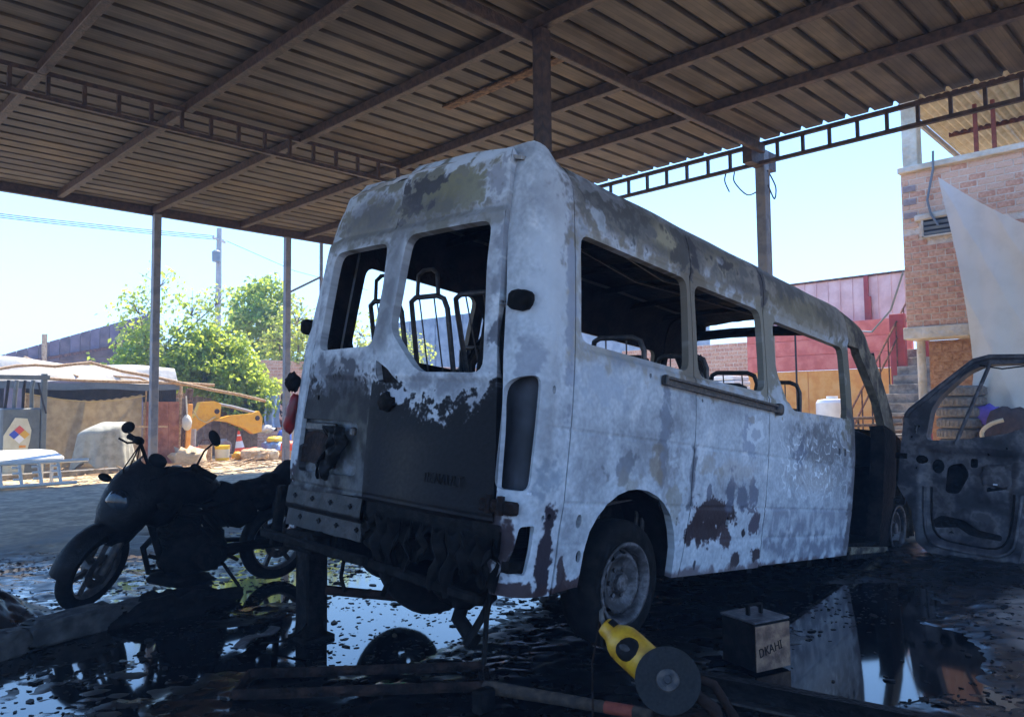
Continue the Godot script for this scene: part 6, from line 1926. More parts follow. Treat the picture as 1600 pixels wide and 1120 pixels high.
	var odds := [["red_tub", "pale red tub just right of the traffic cone", "tub", "red_plastic", Vector3(10.35, 0.14, -20.6), Vector3(0.26, 0.14, 0.2), 0.2], ["blue_sheet_bundle", "bundled blue and white plastic sheet right of the red tub", "bundle", "pale_blue", Vector3(10.95, 0.22, -20.5), Vector3(0.4, 0.22, 0.3), 0.5], ["yellow_hard_case", "yellow case lying on the blue bundle", "case", "yellow_plastic", Vector3(11.0, 0.48, -20.5), Vector3(0.3, 0.09, 0.2), 0.2], ["blue_jug", "blue plastic jug standing behind the bundle", "jug", "blue_plastic", Vector3(11.5, 0.42, -20.9), Vector3(0.2, 0.34, 0.2), 0.25], ["orange_ball", "orange plastic ball on the cardboard", "ball", "cone_orange", Vector3(10.85, 0.3, -19.5), Vector3(0.2, 0.17, 0.2), 0.2], ["grit_sack", "slumped tan sack lying in front of the cone", "sack", "sacking", Vector3(9.75, 0.15, -19.3), Vector3(0.45, 0.17, 0.3), 0.5], ["torn_paper_sack", "torn pale paper sack right of the tan sack", "sack", "tan", Vector3(10.15, 0.12, -19.2), Vector3(0.22, 0.15, 0.2), 0.6], ["straw_heap", "pale heap of straw at the shed corner", "heap", "tan", Vector3(8.0, 0.12, -19.3), Vector3(0.4, 0.28, 0.3), 0.7], ["grey_bag", "grey bag behind the traffic cone", "bag", "pole_concrete", Vector3(9.8, 0.3, -21.2), Vector3(0.3, 0.2, 0.2), 0.4], ["green_bottle", "green plastic bottle by the van's left edge", "bottle", "green_plastic", Vector3(11.2, 0.2, -18.6), Vector3(0.12, 0.26, 0.12), 0.1], ["white_bag", "white plastic bag beside the hanging jacket", "bag", "tarp_white", Vector3(11.1, 0.75, -21.4), Vector3(0.3, 0.12, 0.2), 0.6]]
	for q in odds:
		mb = MB.new()
		mb.blob(q[4], q[5], Basis(Vector3.UP, q[6] * 3.0), q[6], int(q[4].x * 10.0), 9, 14, 0.75)
		tag(obj(q[0], mb, M[q[3]]), q[1], q[2])
	var cbx := thing("cardboard_tray", "flat brown cardboard tray lying in front of the blue bundle", "box", Vector3(10.9, 0, -19.4), 0.2)
	mb = MB.new()
	mb.box(Vector3(0, 0.03, 0), Vector3(0.9, 0.02, 0.5)); mb.box(Vector3(0, 0.12, 0.25), Vector3(0.9, 0.2, 0.02)); mb.box(Vector3(0, 0.12, -0.25), Vector3(0.9, 0.2, 0.02)); mb.box(Vector3(0.45, 0.12, 0), Vector3(0.02, 0.2, 0.5)); mb.box(Vector3(-0.45, 0.12, 0), Vector3(0.02, 0.2, 0.5))
	obj("tray", mb, M.cardboard, cbx)
	# yellow digger arm
	var ar := thing("digger_arm", "yellow digger arm with hoses lying bent under the green tree", "digger arm", Vector3(8.5, 0, -20.9), -0.1)
	mb = MB.new()
	mb.prism(PackedVector2Array([Vector2(-0.15, 0.55), Vector2(0.1, 0.62), Vector2(0.6, 0.98), Vector2(0.95, 1.12), Vector2(0.98, 1.5), Vector2(0.8, 1.58), Vector2(0.42, 1.55), Vector2(0.3, 1.2), Vector2(-0.2, 0.75)]), 0.3, Transform3D.IDENTITY)
	obj("boom", mb, M.yellow_paint, ar)
	mb = MB.new()
	for q in [Vector3(0.86, 1.3, 0.16), Vector3(0.0, 0.66, 0.16), Vector3(1.95, 1.1, 0.26)]: mb.lathe(Transform3D(Basis(Vector3.RIGHT, PI / 2), q), [Vector2(0.0, 0.02), Vector2(0.06, 0.02), Vector2(0.07, 0.0)], 12)
	obj("pivot_pins", mb, M.steel_frame, ar).set_meta("kind", "stuff")
	mb = MB.new()
	mb.prism(PackedVector2Array([Vector2(0.75, 1.06), Vector2(1.2, 1.18), Vector2(1.75, 1.22), Vector2(2.0, 1.3), Vector2(2.1, 1.1), Vector2(2.08, 0.72), Vector2(1.85, 0.66), Vector2(1.6, 0.82), Vector2(1.15, 1.0)]), 0.26, Transform3D(Basis.IDENTITY, Vector3(0, 0, 0.12)))
	obj("stick", mb, M.yellow_paint, ar)
	mb = MB.new()
	mb.tube([Vector3(0.9, 1.5, 0.1), Vector3(1.3, 1.42, 0.12), Vector3(1.95, 1.24, 0.14)], 0.04, 8)
	obj("hydraulic_ram", mb, M.pole_concrete, ar)
	mb = MB.new()
	mb.tube([Vector3(-0.1, 0.85, 0.2), Vector3(0.2, 1.35, 0.22), Vector3(0.35, 1.1, 0.24), Vector3(0.55, 1.0, 0.24), Vector3(0.8, 1.15, 0.2)], 0.018, 6)
	obj("hose", mb, M.rope, ar)
	# jacket and scrap on the wall
	mb = MB.new()
	mb.sheet(func(u: float, w: float): return Vector3(11.2 + u * 0.5 + 0.03 * sin(w * 7.0), 1.75 - w * 0.95, -21.6 + 0.07 * sin(u * 12.0 + w * 2.0)), 20, 10, 0.03)
	tag(obj("hanging_jacket", mb, M.pale_blue), "pale blue-grey jacket hanging beside the scrap heap", "jacket")
	var sc := thing("scrap_heap", "tangle of rusty scrap metal piled against the brick wall", "scrap", Vector3(12.2, 0, -21.9))
	var g := RandomNumberGenerator.new(); g.seed = 12
	for k in 26:
		mb = MB.new()
		var p := Vector3(g.randf_range(-0.5, 0.6), g.randf_range(0.5, 1.7), g.randf_range(-0.3, 0.3))
		var pts := [p]
		for q in 3: pts.append(pts[-1] + Vector3(g.randf_range(-0.35, 0.35), g.randf_range(-0.3, 0.3), g.randf_range(-0.15, 0.15)))
		mb.tube(pts, g.randf_range(0.02, 0.06), 6)
		obj("scrap_bar", mb, M.rust if k % 3 else M.rust_dark, sc)
	mb = MB.new()
	mb.box(Vector3(0.25, 0.45, 0.45), Vector3(0.9, 0.9, 0.04), Basis(Vector3.RIGHT, -0.15), 0.005)
	obj("steel_sheet", mb, M.sacking, sc)
	# board fence and long brick wall behind
	var bf := thing("board_fence", "grey-brown board fence under the green tree", "fence", Vector3(8.6, 0, -22.3))
	for k in 12:
		mb = MB.new()
		mb.box(Vector3(k * 0.24, 0.85 + 0.03 * sin(k * 5.0), 0.01 * (k % 2)), Vector3(0.228, 1.7, 0.03), Basis.IDENTITY, 0.004)
		obj("board", mb, M.fence_board if k % 3 else M.fence_board2, bf)
	var bw := thing("perimeter_wall", "long weathered brick wall closing the yard behind the trees", "wall", Vector3(9.2, 0, -24.2))
	mb = MB.new()
	mb.box(Vector3(7.5, 1.5, -0.12), Vector3(15.0, 3.0, 0.2))
	obj("core", mb, M.mortar, bw)
	bricks(bw, Vector3(0.0, 0, -0.037), Vector3(1, 0, 0), Vector3(0, 0, 1), 56, 28, 0.265, 0.107, ["brick_a", "brick_b", "brick_c"], func(u: float, y: float): return false, func(u: float, y: float): return false, 19)
	var gb := thing("green_bin", "green sheet-metal bin standing beyond the brick wall", "bin", Vector3(17.5, 0, -22.9))
	mb = MB.new()
	mb.box(Vector3(0, 1.4, 0), Vector3(1.3, 2.8, 0.9), Basis.IDENTITY, 0.03)
	obj("body", mb, M.green_plastic, gb)
	var wh := thing("brown_warehouse", "brown warehouse with a long sloping roof rising behind the shed", "building", Vector3(6.0, 0, -35.0))
	mb = MB.new()
	mb.prism(PackedVector2Array([Vector2(-8.0, 0), Vector2(7.0, 0), Vector2(7.0, 5.6), Vector2(1.0, 3.35), Vector2(-8.0, 0.9)]), 4.0, Transform3D(Basis.IDENTITY, Vector3(0, 0, -2.0)))
	obj("wall", mb, M.warehouse_wall, wh)
	for k in 24:
		mb = MB.new()
		var x := -2.0 + k * 0.37
		var y0 := 3.35 + (x - 1.0) * 0.375
		mb.prism(PackedVector2Array([Vector2(x, y0 - 0.75), Vector2(x + 0.345, y0 - 0.62), Vector2(x + 0.345, y0 + 0.23), Vector2(x, y0 + 0.1)]), 0.05, Transform3D(Basis.IDENTITY, Vector3(0, 0, 0.3)))
		obj("roof_sheet", mb, M.warehouse_roof if k % 2 else M.warehouse_wall, wh)
	mb = MB.new()
	mb.bar(Vector3(-1.5, 2.5, 0.4), Vector3(6.0, 5.0 - 0.8, 0.4), 0.1, 0.12)
	obj("verge_rail", mb, M.rust, wh)
	for x in [2.6, 5.4]:
		mb = MB.new()
		mb.box(Vector3(x, 2.2, 0.42), Vector3(0.16, 4.4, 0.16))
		obj("column", mb, M.wood_pole, wh)
	var bs := thing("blue_grey_building", "plain blue-grey metal building far behind, seen through the rear windows", "building", Vector3(24.0, 0, -34.0))
	for k in 14:
		mb = MB.new()
		mb.box(Vector3(0.05 * (k % 2), 2.85, 0.5 + k * 1.0), Vector3(0.2, 5.7, 0.99))
		obj("wall_sheet", mb, M.blue_sheet, bs)
	mb = MB.new()
	mb.box(Vector3(5.2, 2.8, 7.0), Vector3(10.0, 5.6, 13.9))
	obj("body", mb, M.blue_sheet, bs)
	# utility pole
	var up := thing("utility_pole", "concrete utility pole with transformer and wires behind the trees", "utility pole", Vector3(17.4, 0, -38.5))
	mb = MB.new()
	mb.tube([Vector3(0, 0, 0), Vector3(0, 10.7, 0)], [0.2, 0.13], 10)
	obj("shaft", mb, M.pole_concrete, up)
	mb = MB.new()
	mb.bar(Vector3(-0.5, 10.1, 0.4), Vector3(0.5, 10.1, -0.4), 0.08, 0.1)
	obj("crossarm", mb, M.pole_concrete, up)
	mb = MB.new()
	mb.lathe(Transform3D(Basis.IDENTITY, Vector3(-0.25, 8.9, 0.25)), [Vector2(0, 0), Vector2(0.2, 0.0), Vector2(0.22, 0.5), Vector2(0.1, 0.6), Vector2(0, 0.6)], 14)
	obj("transformer", mb, M.cabinet_grey, up)
	for k in 3:
		mb = MB.new()
		var a := Vector3(-0.4 + k * 0.4, 10.2, 0.32 - k * 0.32)
		var pts := []
		for i in 9:
			var u := i / 8.0
			pts.append(a + Vector3(-32.0 * u, -0.6 * u - 2.0 * u * (1.0 - u), 2.0 * u))
		mb.tube(pts, 0.018, 4)
		obj("wire", mb, M.wire, up)
	mb = MB.new()
	mb.tube([Vector3(0.4, 10.1, 0), Vector3(6, 9.6, -3.0), Vector3(14, 9.7, -7.0)], 0.018, 4)
	obj("wire", mb, M.wire, up)
	# trees
	tree("green_tree", "dense bright green tree hanging over the yellow digger arm", Vector3(10.2, 0, -22.6), 1.6, 0.12, [[-0.1, 2.5, 0.1, 1.3, 0.9, 0.9, 3900, "leaf_a"], [0.5, 2.0, 0.4, 1.0, 0.9, 0.8, 3300, "leaf_c"], [-1.0, 2.6, -0.2, 0.9, 0.8, 0.8, 2250, "leaf_a"], [0.9, 1.5, 0.7, 0.6, 0.55, 0.5, 1350, "leaf_c"], [0.0, 3.4, -0.1, 1.0, 0.6, 0.8, 1650, "leaf_b"], [1.5, 1.9, 0.2, 0.6, 0.5, 0.6, 750, "leaf_a"], [0.35, 1.15, 0.95, 0.4, 0.35, 0.4, 450, "leaf_c"]], "leaf_a", 0.15, 7, 3)
	tree("airy_tree", "tall thin grey-green tree with sky showing through, left of the green tree", Vector3(8.6, 0, -23.4), 2.2, 0.1, [[0.2, 5.0, 0, 0.7, 0.8, 0.6, 130, "leaf_grey"], [-0.4, 4.1, 0.1, 0.9, 0.8, 0.7, 420, "leaf_grey"], [1.1, 4.2, 0.1, 0.8, 0.9, 0.7, 260, "leaf_grey"], [0.1, 3.2, 0.2, 1.3, 0.8, 0.9, 1500, "leaf_grey"], [-0.9, 2.7, 0.3, 0.8, 0.7, 0.7, 1100, "leaf_b"], [1.9, 4.6, 0, 0.7, 0.7, 0.6, 160, "leaf_grey"]], "leaf_grey", 0.15, 9, 5)
	tree("round_tree", "darker round-headed tree beside the utility pole", Vector3(13.9, 0, -27.0), 3.4, 0.15, [[0.0, 5.2, 0, 1.2, 1.2, 1.1, 3200, "leaf_b"], [-0.7, 4.4, 0.2, 0.9, 0.8, 0.9, 1400, "leaf_b"], [0.7, 4.2, 0.2, 0.9, 0.8, 0.9, 1400, "leaf_a"], [0.1, 3.4, 0.3, 0.9, 0.7, 0.8, 900, "leaf_b"]], "leaf_b", 0.17, 7, 7)
	tree("dry_tree", "straggly yellowing tree beside the canopy post left of the van", Vector3(14.1, 0, -24.9), 2.4, 0.1, [[0.0, 4.4, 0.1, 1.1, 0.9, 0.9, 420, "leaf_dry"], [0.8, 3.8, 0.2, 1.0, 0.9, 0.9, 520, "leaf_dry"], [-0.8, 3.7, 0.3, 0.9, 0.8, 0.8, 380, "leaf_dry"], [1.6, 4.6, 0.0, 0.9, 0.9, 0.8, 360, "leaf_dry"], [0.3, 3.0, 0.3, 1.1, 0.6, 0.7, 420, "leaf_grey"]], "leaf_dry", 0.17, 14, 11)
	tree("window_tree", "sparse dry tree seen through the van's left rear window", Vector3(17.2, 0, -25.5), 2.4, 0.1, [[0.0, 4.2, 0.1, 1.3, 1.0, 0.9, 420, "leaf_dry"], [1.3, 3.7, 0.2, 1.2, 1.0, 0.9, 560, "leaf_dry"], [2.6, 3.6, 0.1, 1.0, 0.9, 0.9, 420, "leaf_dry"], [0.6, 3.0, 0.2, 1.4, 0.6, 0.8, 500, "leaf_grey"]], "leaf_dry", 0.17, 12, 13)

# ---------------------------------------------------------------- motorcycle (local: x forward, y up, z to its right)
func build_motorcycle() -> void:
	var t := thing("burnt_motorcycle", "soot-black motorcycle parked on its side stand left of the van", "motorcycle", Vector3(2.42, 0.0, -5.72), PI)
	t.rotation = Vector3(0, PI, 0)
	var root_b := Basis(Vector3.UP, PI) * Basis(Vector3.RIGHT, -0.12)
	t.basis = root_b
	var wheel_parts := func(parent: Node3D, called: String, xf: Transform3D, r: float, w: float) -> void:
		var mb := MB.new()
		mb.lathe(xf, [Vector2(r - 0.085, -w * 0.35), Vector2(r - 0.04, -w * 0.5), Vector2(r - 0.012, -w * 0.32), Vector2(r, 0), Vector2(r - 0.012, w * 0.32), Vector2(r - 0.04, w * 0.5), Vector2(r - 0.085, w * 0.35), Vector2(r - 0.085, -w * 0.35)], 36, true)
		var o := obj(called, mb, M.rubber, parent)
		mb = MB.new()
		mb.lathe(xf, [Vector2(r - 0.085, -w * 0.33), Vector2(r - 0.1, -w * 0.25), Vector2(r - 0.1, w * 0.25), Vector2(r - 0.085, w * 0.33)], 36, true)
		mb.lathe(xf, [Vector2(0.0, -0.06), Vector2(0.05, -0.06), Vector2(0.06, -0.03), Vector2(0.06, 0.03), Vector2(0.05, 0.06), Vector2(0, 0.06)], 16)
		for k in 6:
			var a := TAU * k / 6
			mb.bar(xf * Vector3(cos(a) * 0.05, 0, sin(a) * 0.05), xf * Vector3(cos(a + 0.12) * (r - 0.095), 0, sin(a + 0.12) * (r - 0.095)), 0.03, 0.03)
		obj("rim", mb, M.tube_burnt, o)
		mb = MB.new()
		mb.lathe(xf * Transform3D(Basis.IDENTITY, Vector3(0, -0.05, 0)), [Vector2(0.06, 0), Vector2(0.12, 0), Vector2(0.12, 0.005), Vector2(0.06, 0.005)], 24)
		obj("brake_disc", mb, M.tube_burnt, o)
	# rear wheel: axis along z
	var ax := Basis(Vector3(1, 0, 0), Vector3(0, 0, 1), Vector3(0, -1, 0))
	wheel_parts.call(t, "rear_wheel", Transform3D(ax, Vector3(-0.64, 0.30, 0)), 0.30, 0.12)
	# steered front end
	var steer := Transform3D(Basis(Vector3(-0.5, 0.866, 0).normalized(), 0.62), Vector3(0.43, 0.72, 0))
	var F := func(p: Vector3) -> Vector3: return steer * ((p if p.y < 0.6 else p - Vector3((p.y - 0.5) * 0.22, 0, 0)) - Vector3(0.43, 0.72, 0)) 
	var fx := Transform3D(steer.basis * ax, F.call(Vector3(0.68, 0.29, 0)))
	wheel_parts.call(t, "front_wheel", fx, 0.29, 0.10)
	var mb := MB.new()
	for z in [-0.075, 0.075]: mb.tube([F.call(Vector3(0.685, 0.28, z)), F.call(Vector3(0.60, 0.48, z)), F.call(Vector3(0.44, 0.86, z))], [0.032, 0.03, 0.022], 9)
	mb.bar(F.call(Vector3(0.44, 0.84, -0.11)), F.call(Vector3(0.44, 0.84, 0.11)), 0.06, 0.04)
	obj("fork", mb, M.tube_burnt, t)
	mb = MB.new()
	mb.sheet(func(u: float, w: float):
		var a := lerpf(0.15, 2.35, u)
		var zz := lerpf(-0.075, 0.075, w)
		var r := 0.335 - 0.03 * pow(absf(w - 0.5) * 2.0, 2.0)
		return F.call(Vector3(0.68 + cos(a) * r, 0.29 + sin(a) * r, zz)), 16, 6, 0.006)
	obj("front_mudguard", mb, M.char_gloss, t)
	# headlamp cowl
	mb = MB.new()
	mb.sheet(func(u: float, w: float):
		var a := lerpf(-1.5, 1.5, u)
		var y := lerpf(0.46, 1.0, w)
		var r := 0.17 * sin(clampf(w * 1.15 + 0.2, 0.0, 1.0) * PI * 0.55) * (1.0 - 0.55 * smoothstep(0.7, 1.0, w)) 
		var x := 0.46 + 0.20 * cos(a) * (0.6 + 0.4 * sin(w * PI)) + 0.10 * (1.0 - absf(w - 0.35)) - 0.06 * w
		return F.call(Vector3(x, y, sin(a) * (r + 0.03))), 18, 14, 0.008)
	obj("headlamp_cowl", mb, M.char_gloss, t)
	mb = MB.new()
	mb.blob(F.call(Vector3(0.66, 0.74, 0)), Vector3(0.06, 0.11, 0.10), steer.basis, 0.05, 2)
	obj("headlamp", mb, M.glass_dark, t)
	mb = MB.new()
	mb.blob(F.call(Vector3(0.44, 1.0, 0)), Vector3(0.05, 0.045, 0.07), steer.basis * Basis(Vector3(0, 0, 1), -0.5), 0.1, 6)
	obj("instrument_pod", mb, M.char, t)
	mb = MB.new()
	mb.tube([F.call(Vector3(0.30, 1.00, -0.36)), F.call(Vector3(0.36, 1.03, -0.24)), F.call(Vector3(0.43, 0.95, -0.07)), F.call(Vector3(0.43, 0.95, 0.07)), F.call(Vector3(0.36, 1.03, 0.24)), F.call(Vector3(0.30, 1.00, 0.36))], 0.013, 7)
	for s in [-1, 1]:
		mb.tube([F.call(Vector3(0.29, 0.995, 0.38 * s)), F.call(Vector3(0.335, 1.02, 0.26 * s))], 0.022, 8)
		mb.tube([F.call(Vector3(0.37, 1.02, 0.25 * s)), F.call(Vector3(0.40, 1.0, 0.3 * s)), F.call(Vector3(0.36, 0.985, 0.4 * s))], 0.008, 5)
		mb.blob(F.call(Vector3(0.36, 1.03, 0.25 * s)), Vector3(0.03, 0.03, 0.045), steer.basis)
	obj("handlebar", mb, M.char, t)
	for k in 5:
		mb = MB.new()
		var s0: float = -1.0 if k % 2 else 1.0
		mb.tube([F.call(Vector3(0.37, 1.02, 0.22 * s0)), F.call(Vector3(0.50 + 0.03 * k, 0.94, 0.10 * s0)), F.call(Vector3(0.45, 0.78 - 0.03 * k, 0.08 * s0)), Vector3(0.22 - 0.05 * k, 0.62 - 0.04 * k, 0.12 * s0)], 0.005, 5)
		obj("control_cable", mb, M.char, t)
	for s in [-1, 1]:
		mb = MB.new()
		var e: Vector3 = Vector3(0.36, 1.24, 0.30 * s) if s == -1 else Vector3(0.24, 1.0, 0.44)
		mb.tube([F.call(Vector3(0.37, 1.04, 0.25 * s)), F.call(Vector3(0.37, 1.04, 0.25 * s)).lerp(F.call(e), 0.6) + Vector3(0.02, 0.01, 0), F.call(e)], 0.007, 6)
		mb.blob(F.call(e) + Vector3(0, 0.03, 0), Vector3(0.014, 0.042, 0.062), steer.basis * Basis(Vector3.RIGHT, 0.7 * s), 0.0, 1, 8, 14)
		obj("mirror", mb, M.char, t)
		mb = MB.new()
		mb.tube([F.call(Vector3(0.56, 0.80, 0.12 * s)), F.call(Vector3(0.55, 0.80, 0.22 * s))], 0.008, 5)
		mb.blob(F.call(Vector3(0.55, 0.80, 0.25 * s)), Vector3(0.035, 0.025, 0.05), steer.basis)
		obj("turn_signal", mb, M.char, t)
	# tank
	mb = MB.new()
	mb.blob(Vector3(0.16, 0.80, 0), Vector3(0.30, 0.135, 0.15), Basis(Vector3(0, 0, 1), 0.12), 0.06, 3, 14, 24, 0.85)
	mb.blob(Vector3(0.32, 0.70, 0), Vector3(0.18, 0.16, 0.17), Basis(Vector3(0, 0, 1), 0.5), 0.1, 8, 10, 18, 0.8)
	obj("fuel_tank", mb, M.char_gloss, t)
	mb = MB.new()
	mb.lathe(Transform3D(Basis(Vector3(0, 0, 1), 0.1), Vector3(0.17, 0.93, 0)), [Vector2(0, 0.015), Vector2(0.035, 0.015), Vector2(0.045, 0.0)], 14)
	obj("filler_cap", mb, M.tube_burnt, t)
	# seat
	mb = MB.new()
	mb.sheet(func(u: float, w: float):
		var x := lerpf(-0.06, -0.86, u)
		var a := lerpf(-1.0, 1.0, w)
		var hw := 0.13 - 0.03 * absf(u - 0.4)
		var y := 0.78 + 0.03 * pow(absf(u - 0.3), 1.5) * 3.0 + 0.13 * smoothstep(0.45, 0.95, u)
		return Vector3(x, y - 0.09 * pow(absf(a), 3.0) - 0.015 * sin(u * 30.0), a * hw), 20, 10, 0.02)
	mb.blob(Vector3(-0.45, 0.74, 0), Vector3(0.42, 0.07, 0.12), Basis(Vector3(0, 0, 1), -0.1), 0.15, 4)
	obj("seat", mb, M.char, t)
	mb = MB.new()
	mb.blob(Vector3(-0.62, 0.72, 0), Vector3(0.36, 0.11, 0.12), Basis(Vector3(0, 0, 1), -0.28), 0.3, 5, 10, 16, 0.8)
	mb.blob(Vector3(-0.25, 0.60, 0.0), Vector3(0.2, 0.14, 0.13), Basis.IDENTITY, 0.3, 6, 10, 16, 0.8)
	obj("side_panel", mb, M.char, t)
	mb = MB.new()
	mb.blob(Vector3(-0.95, 0.80, 0), Vector3(0.1, 0.06, 0.1), Basis.IDENTITY, 0.3, 5)
	mb.tube([Vector3(-0.9, 0.74, 0), Vector3(-1.02, 0.56, 0), Vector3(-1.06, 0.46, 0)], 0.04, 7)
	obj("tail", mb, M.char, t)
	mb = MB.new()
	mb.tube([Vector3(0.40, 0.82, 0), Vector3(0.33, 0.55, 0), Vector3(0.24, 0.28, 0)], 0.026, 8)
	for s in [-0.1, 0.1]:
		mb.tube([Vector3(0.38, 0.74, 0), Vector3(0.0, 0.66, s), Vector3(-0.5, 0.72, s), Vector3(-0.95, 0.80, s)], 0.018, 7)
		mb.tube([Vector3(0.0, 0.66, s), Vector3(-0.18, 0.34, s), Vector3(-0.64, 0.30, s)], 0.02, 7)
		mb.tube([Vector3(-0.6, 0.33, s), Vector3(-0.55, 0.68, s)], 0.026, 8)
	mb.tube([Vector3(0.3, 0.3, 0.07), Vector3(0.0, 0.18, 0.09), Vector3(-0.25, 0.2, 0.08)], 0.016, 6)
	obj("frame", mb, M.char, t)
	mb = MB.new()
	mb.blob(Vector3(0.02, 0.32, 0), Vector3(0.24, 0.16, 0.16), Basis.IDENTITY, 0.35, 7, 10, 18, 0.75)
	mb.blob(Vector3(0.12, 0.52, 0), Vector3(0.13, 0.18, 0.11), Basis(Vector3(0, 0, 1), -0.3), 0.25, 9, 10, 16, 0.7)
	for k in 5: mb.box(Vector3(0.13, 0.42 + k * 0.045, 0), Vector3(0.25, 0.012, 0.22), Basis(Vector3(0, 0, 1), -0.25))
	mb.lathe(Transform3D(Basis(Vector3(1, 0, 0), Vector3(0, 0, -1), Vector3(0, 1, 0)), Vector3(-0.03, 0.30, -0.12)), [Vector2(0.0, 0.06), Vector2(0.09, 0.06), Vector2(0.105, 0.03), Vector2(0.105, 0.0)], 18)
	obj("engine", mb, M.char, t)
	mb = MB.new()
	mb.tube([Vector3(0.22, 0.5, 0.05), Vector3(0.34, 0.36, 0.08), Vector3(0.28, 0.17, 0.11), Vector3(0.0, 0.13, 0.13), Vector3(-0.3, 0.22, 0.14), Vector3(-0.8, 0.4, 0.15)], [0.022, 0.022, 0.022, 0.03, 0.045, 0.05], 9)
	mb.blob(Vector3(0.1, 0.13, -0.02), Vector3(0.26, 0.055, 0.12), Basis(Vector3(0, 0, 1), 0.15), 0.35, 3)
	obj("exhaust", mb, M.char, t)
	mb = MB.new()
	for k in 5: mb.tube([Vector3(0.3 - k * 0.06, 0.66 - k * 0.012, -0.13), Vector3(0.1 - k * 0.05, 0.58 + 0.02 * k, -0.16), Vector3(-0.05 - k * 0.04, 0.44 + 0.02 * k, -0.15)], 0.008, 5)
	obj("burnt_wiring", mb, M.char, t)
	mb = MB.new()
	mb.tube([Vector3(-0.15, 0.24, -0.12), Vector3(-0.24, 0.08, -0.22), Vector3(-0.26, 0.0, -0.27)], 0.012, 6)
	mb.box(Vector3(-0.27, -0.03, -0.27), Vector3(0.06, 0.014, 0.05))
	obj("side_stand", mb, M.char, t)
	mb = MB.new()
	for s in [-1, 1]: mb.tube([Vector3(-0.2, 0.28, 0.1 * s), Vector3(-0.22, 0.27, 0.22 * s)], 0.014, 6)
	obj("foot_peg", mb, M.char, t)
	mb = MB.new()
	mb.bar(Vector3(-0.05, 0.33, -0.1), Vector3(-0.64, 0.32, -0.09), 0.02, 0.07)
	obj("chain_guard", mb, M.char, t)

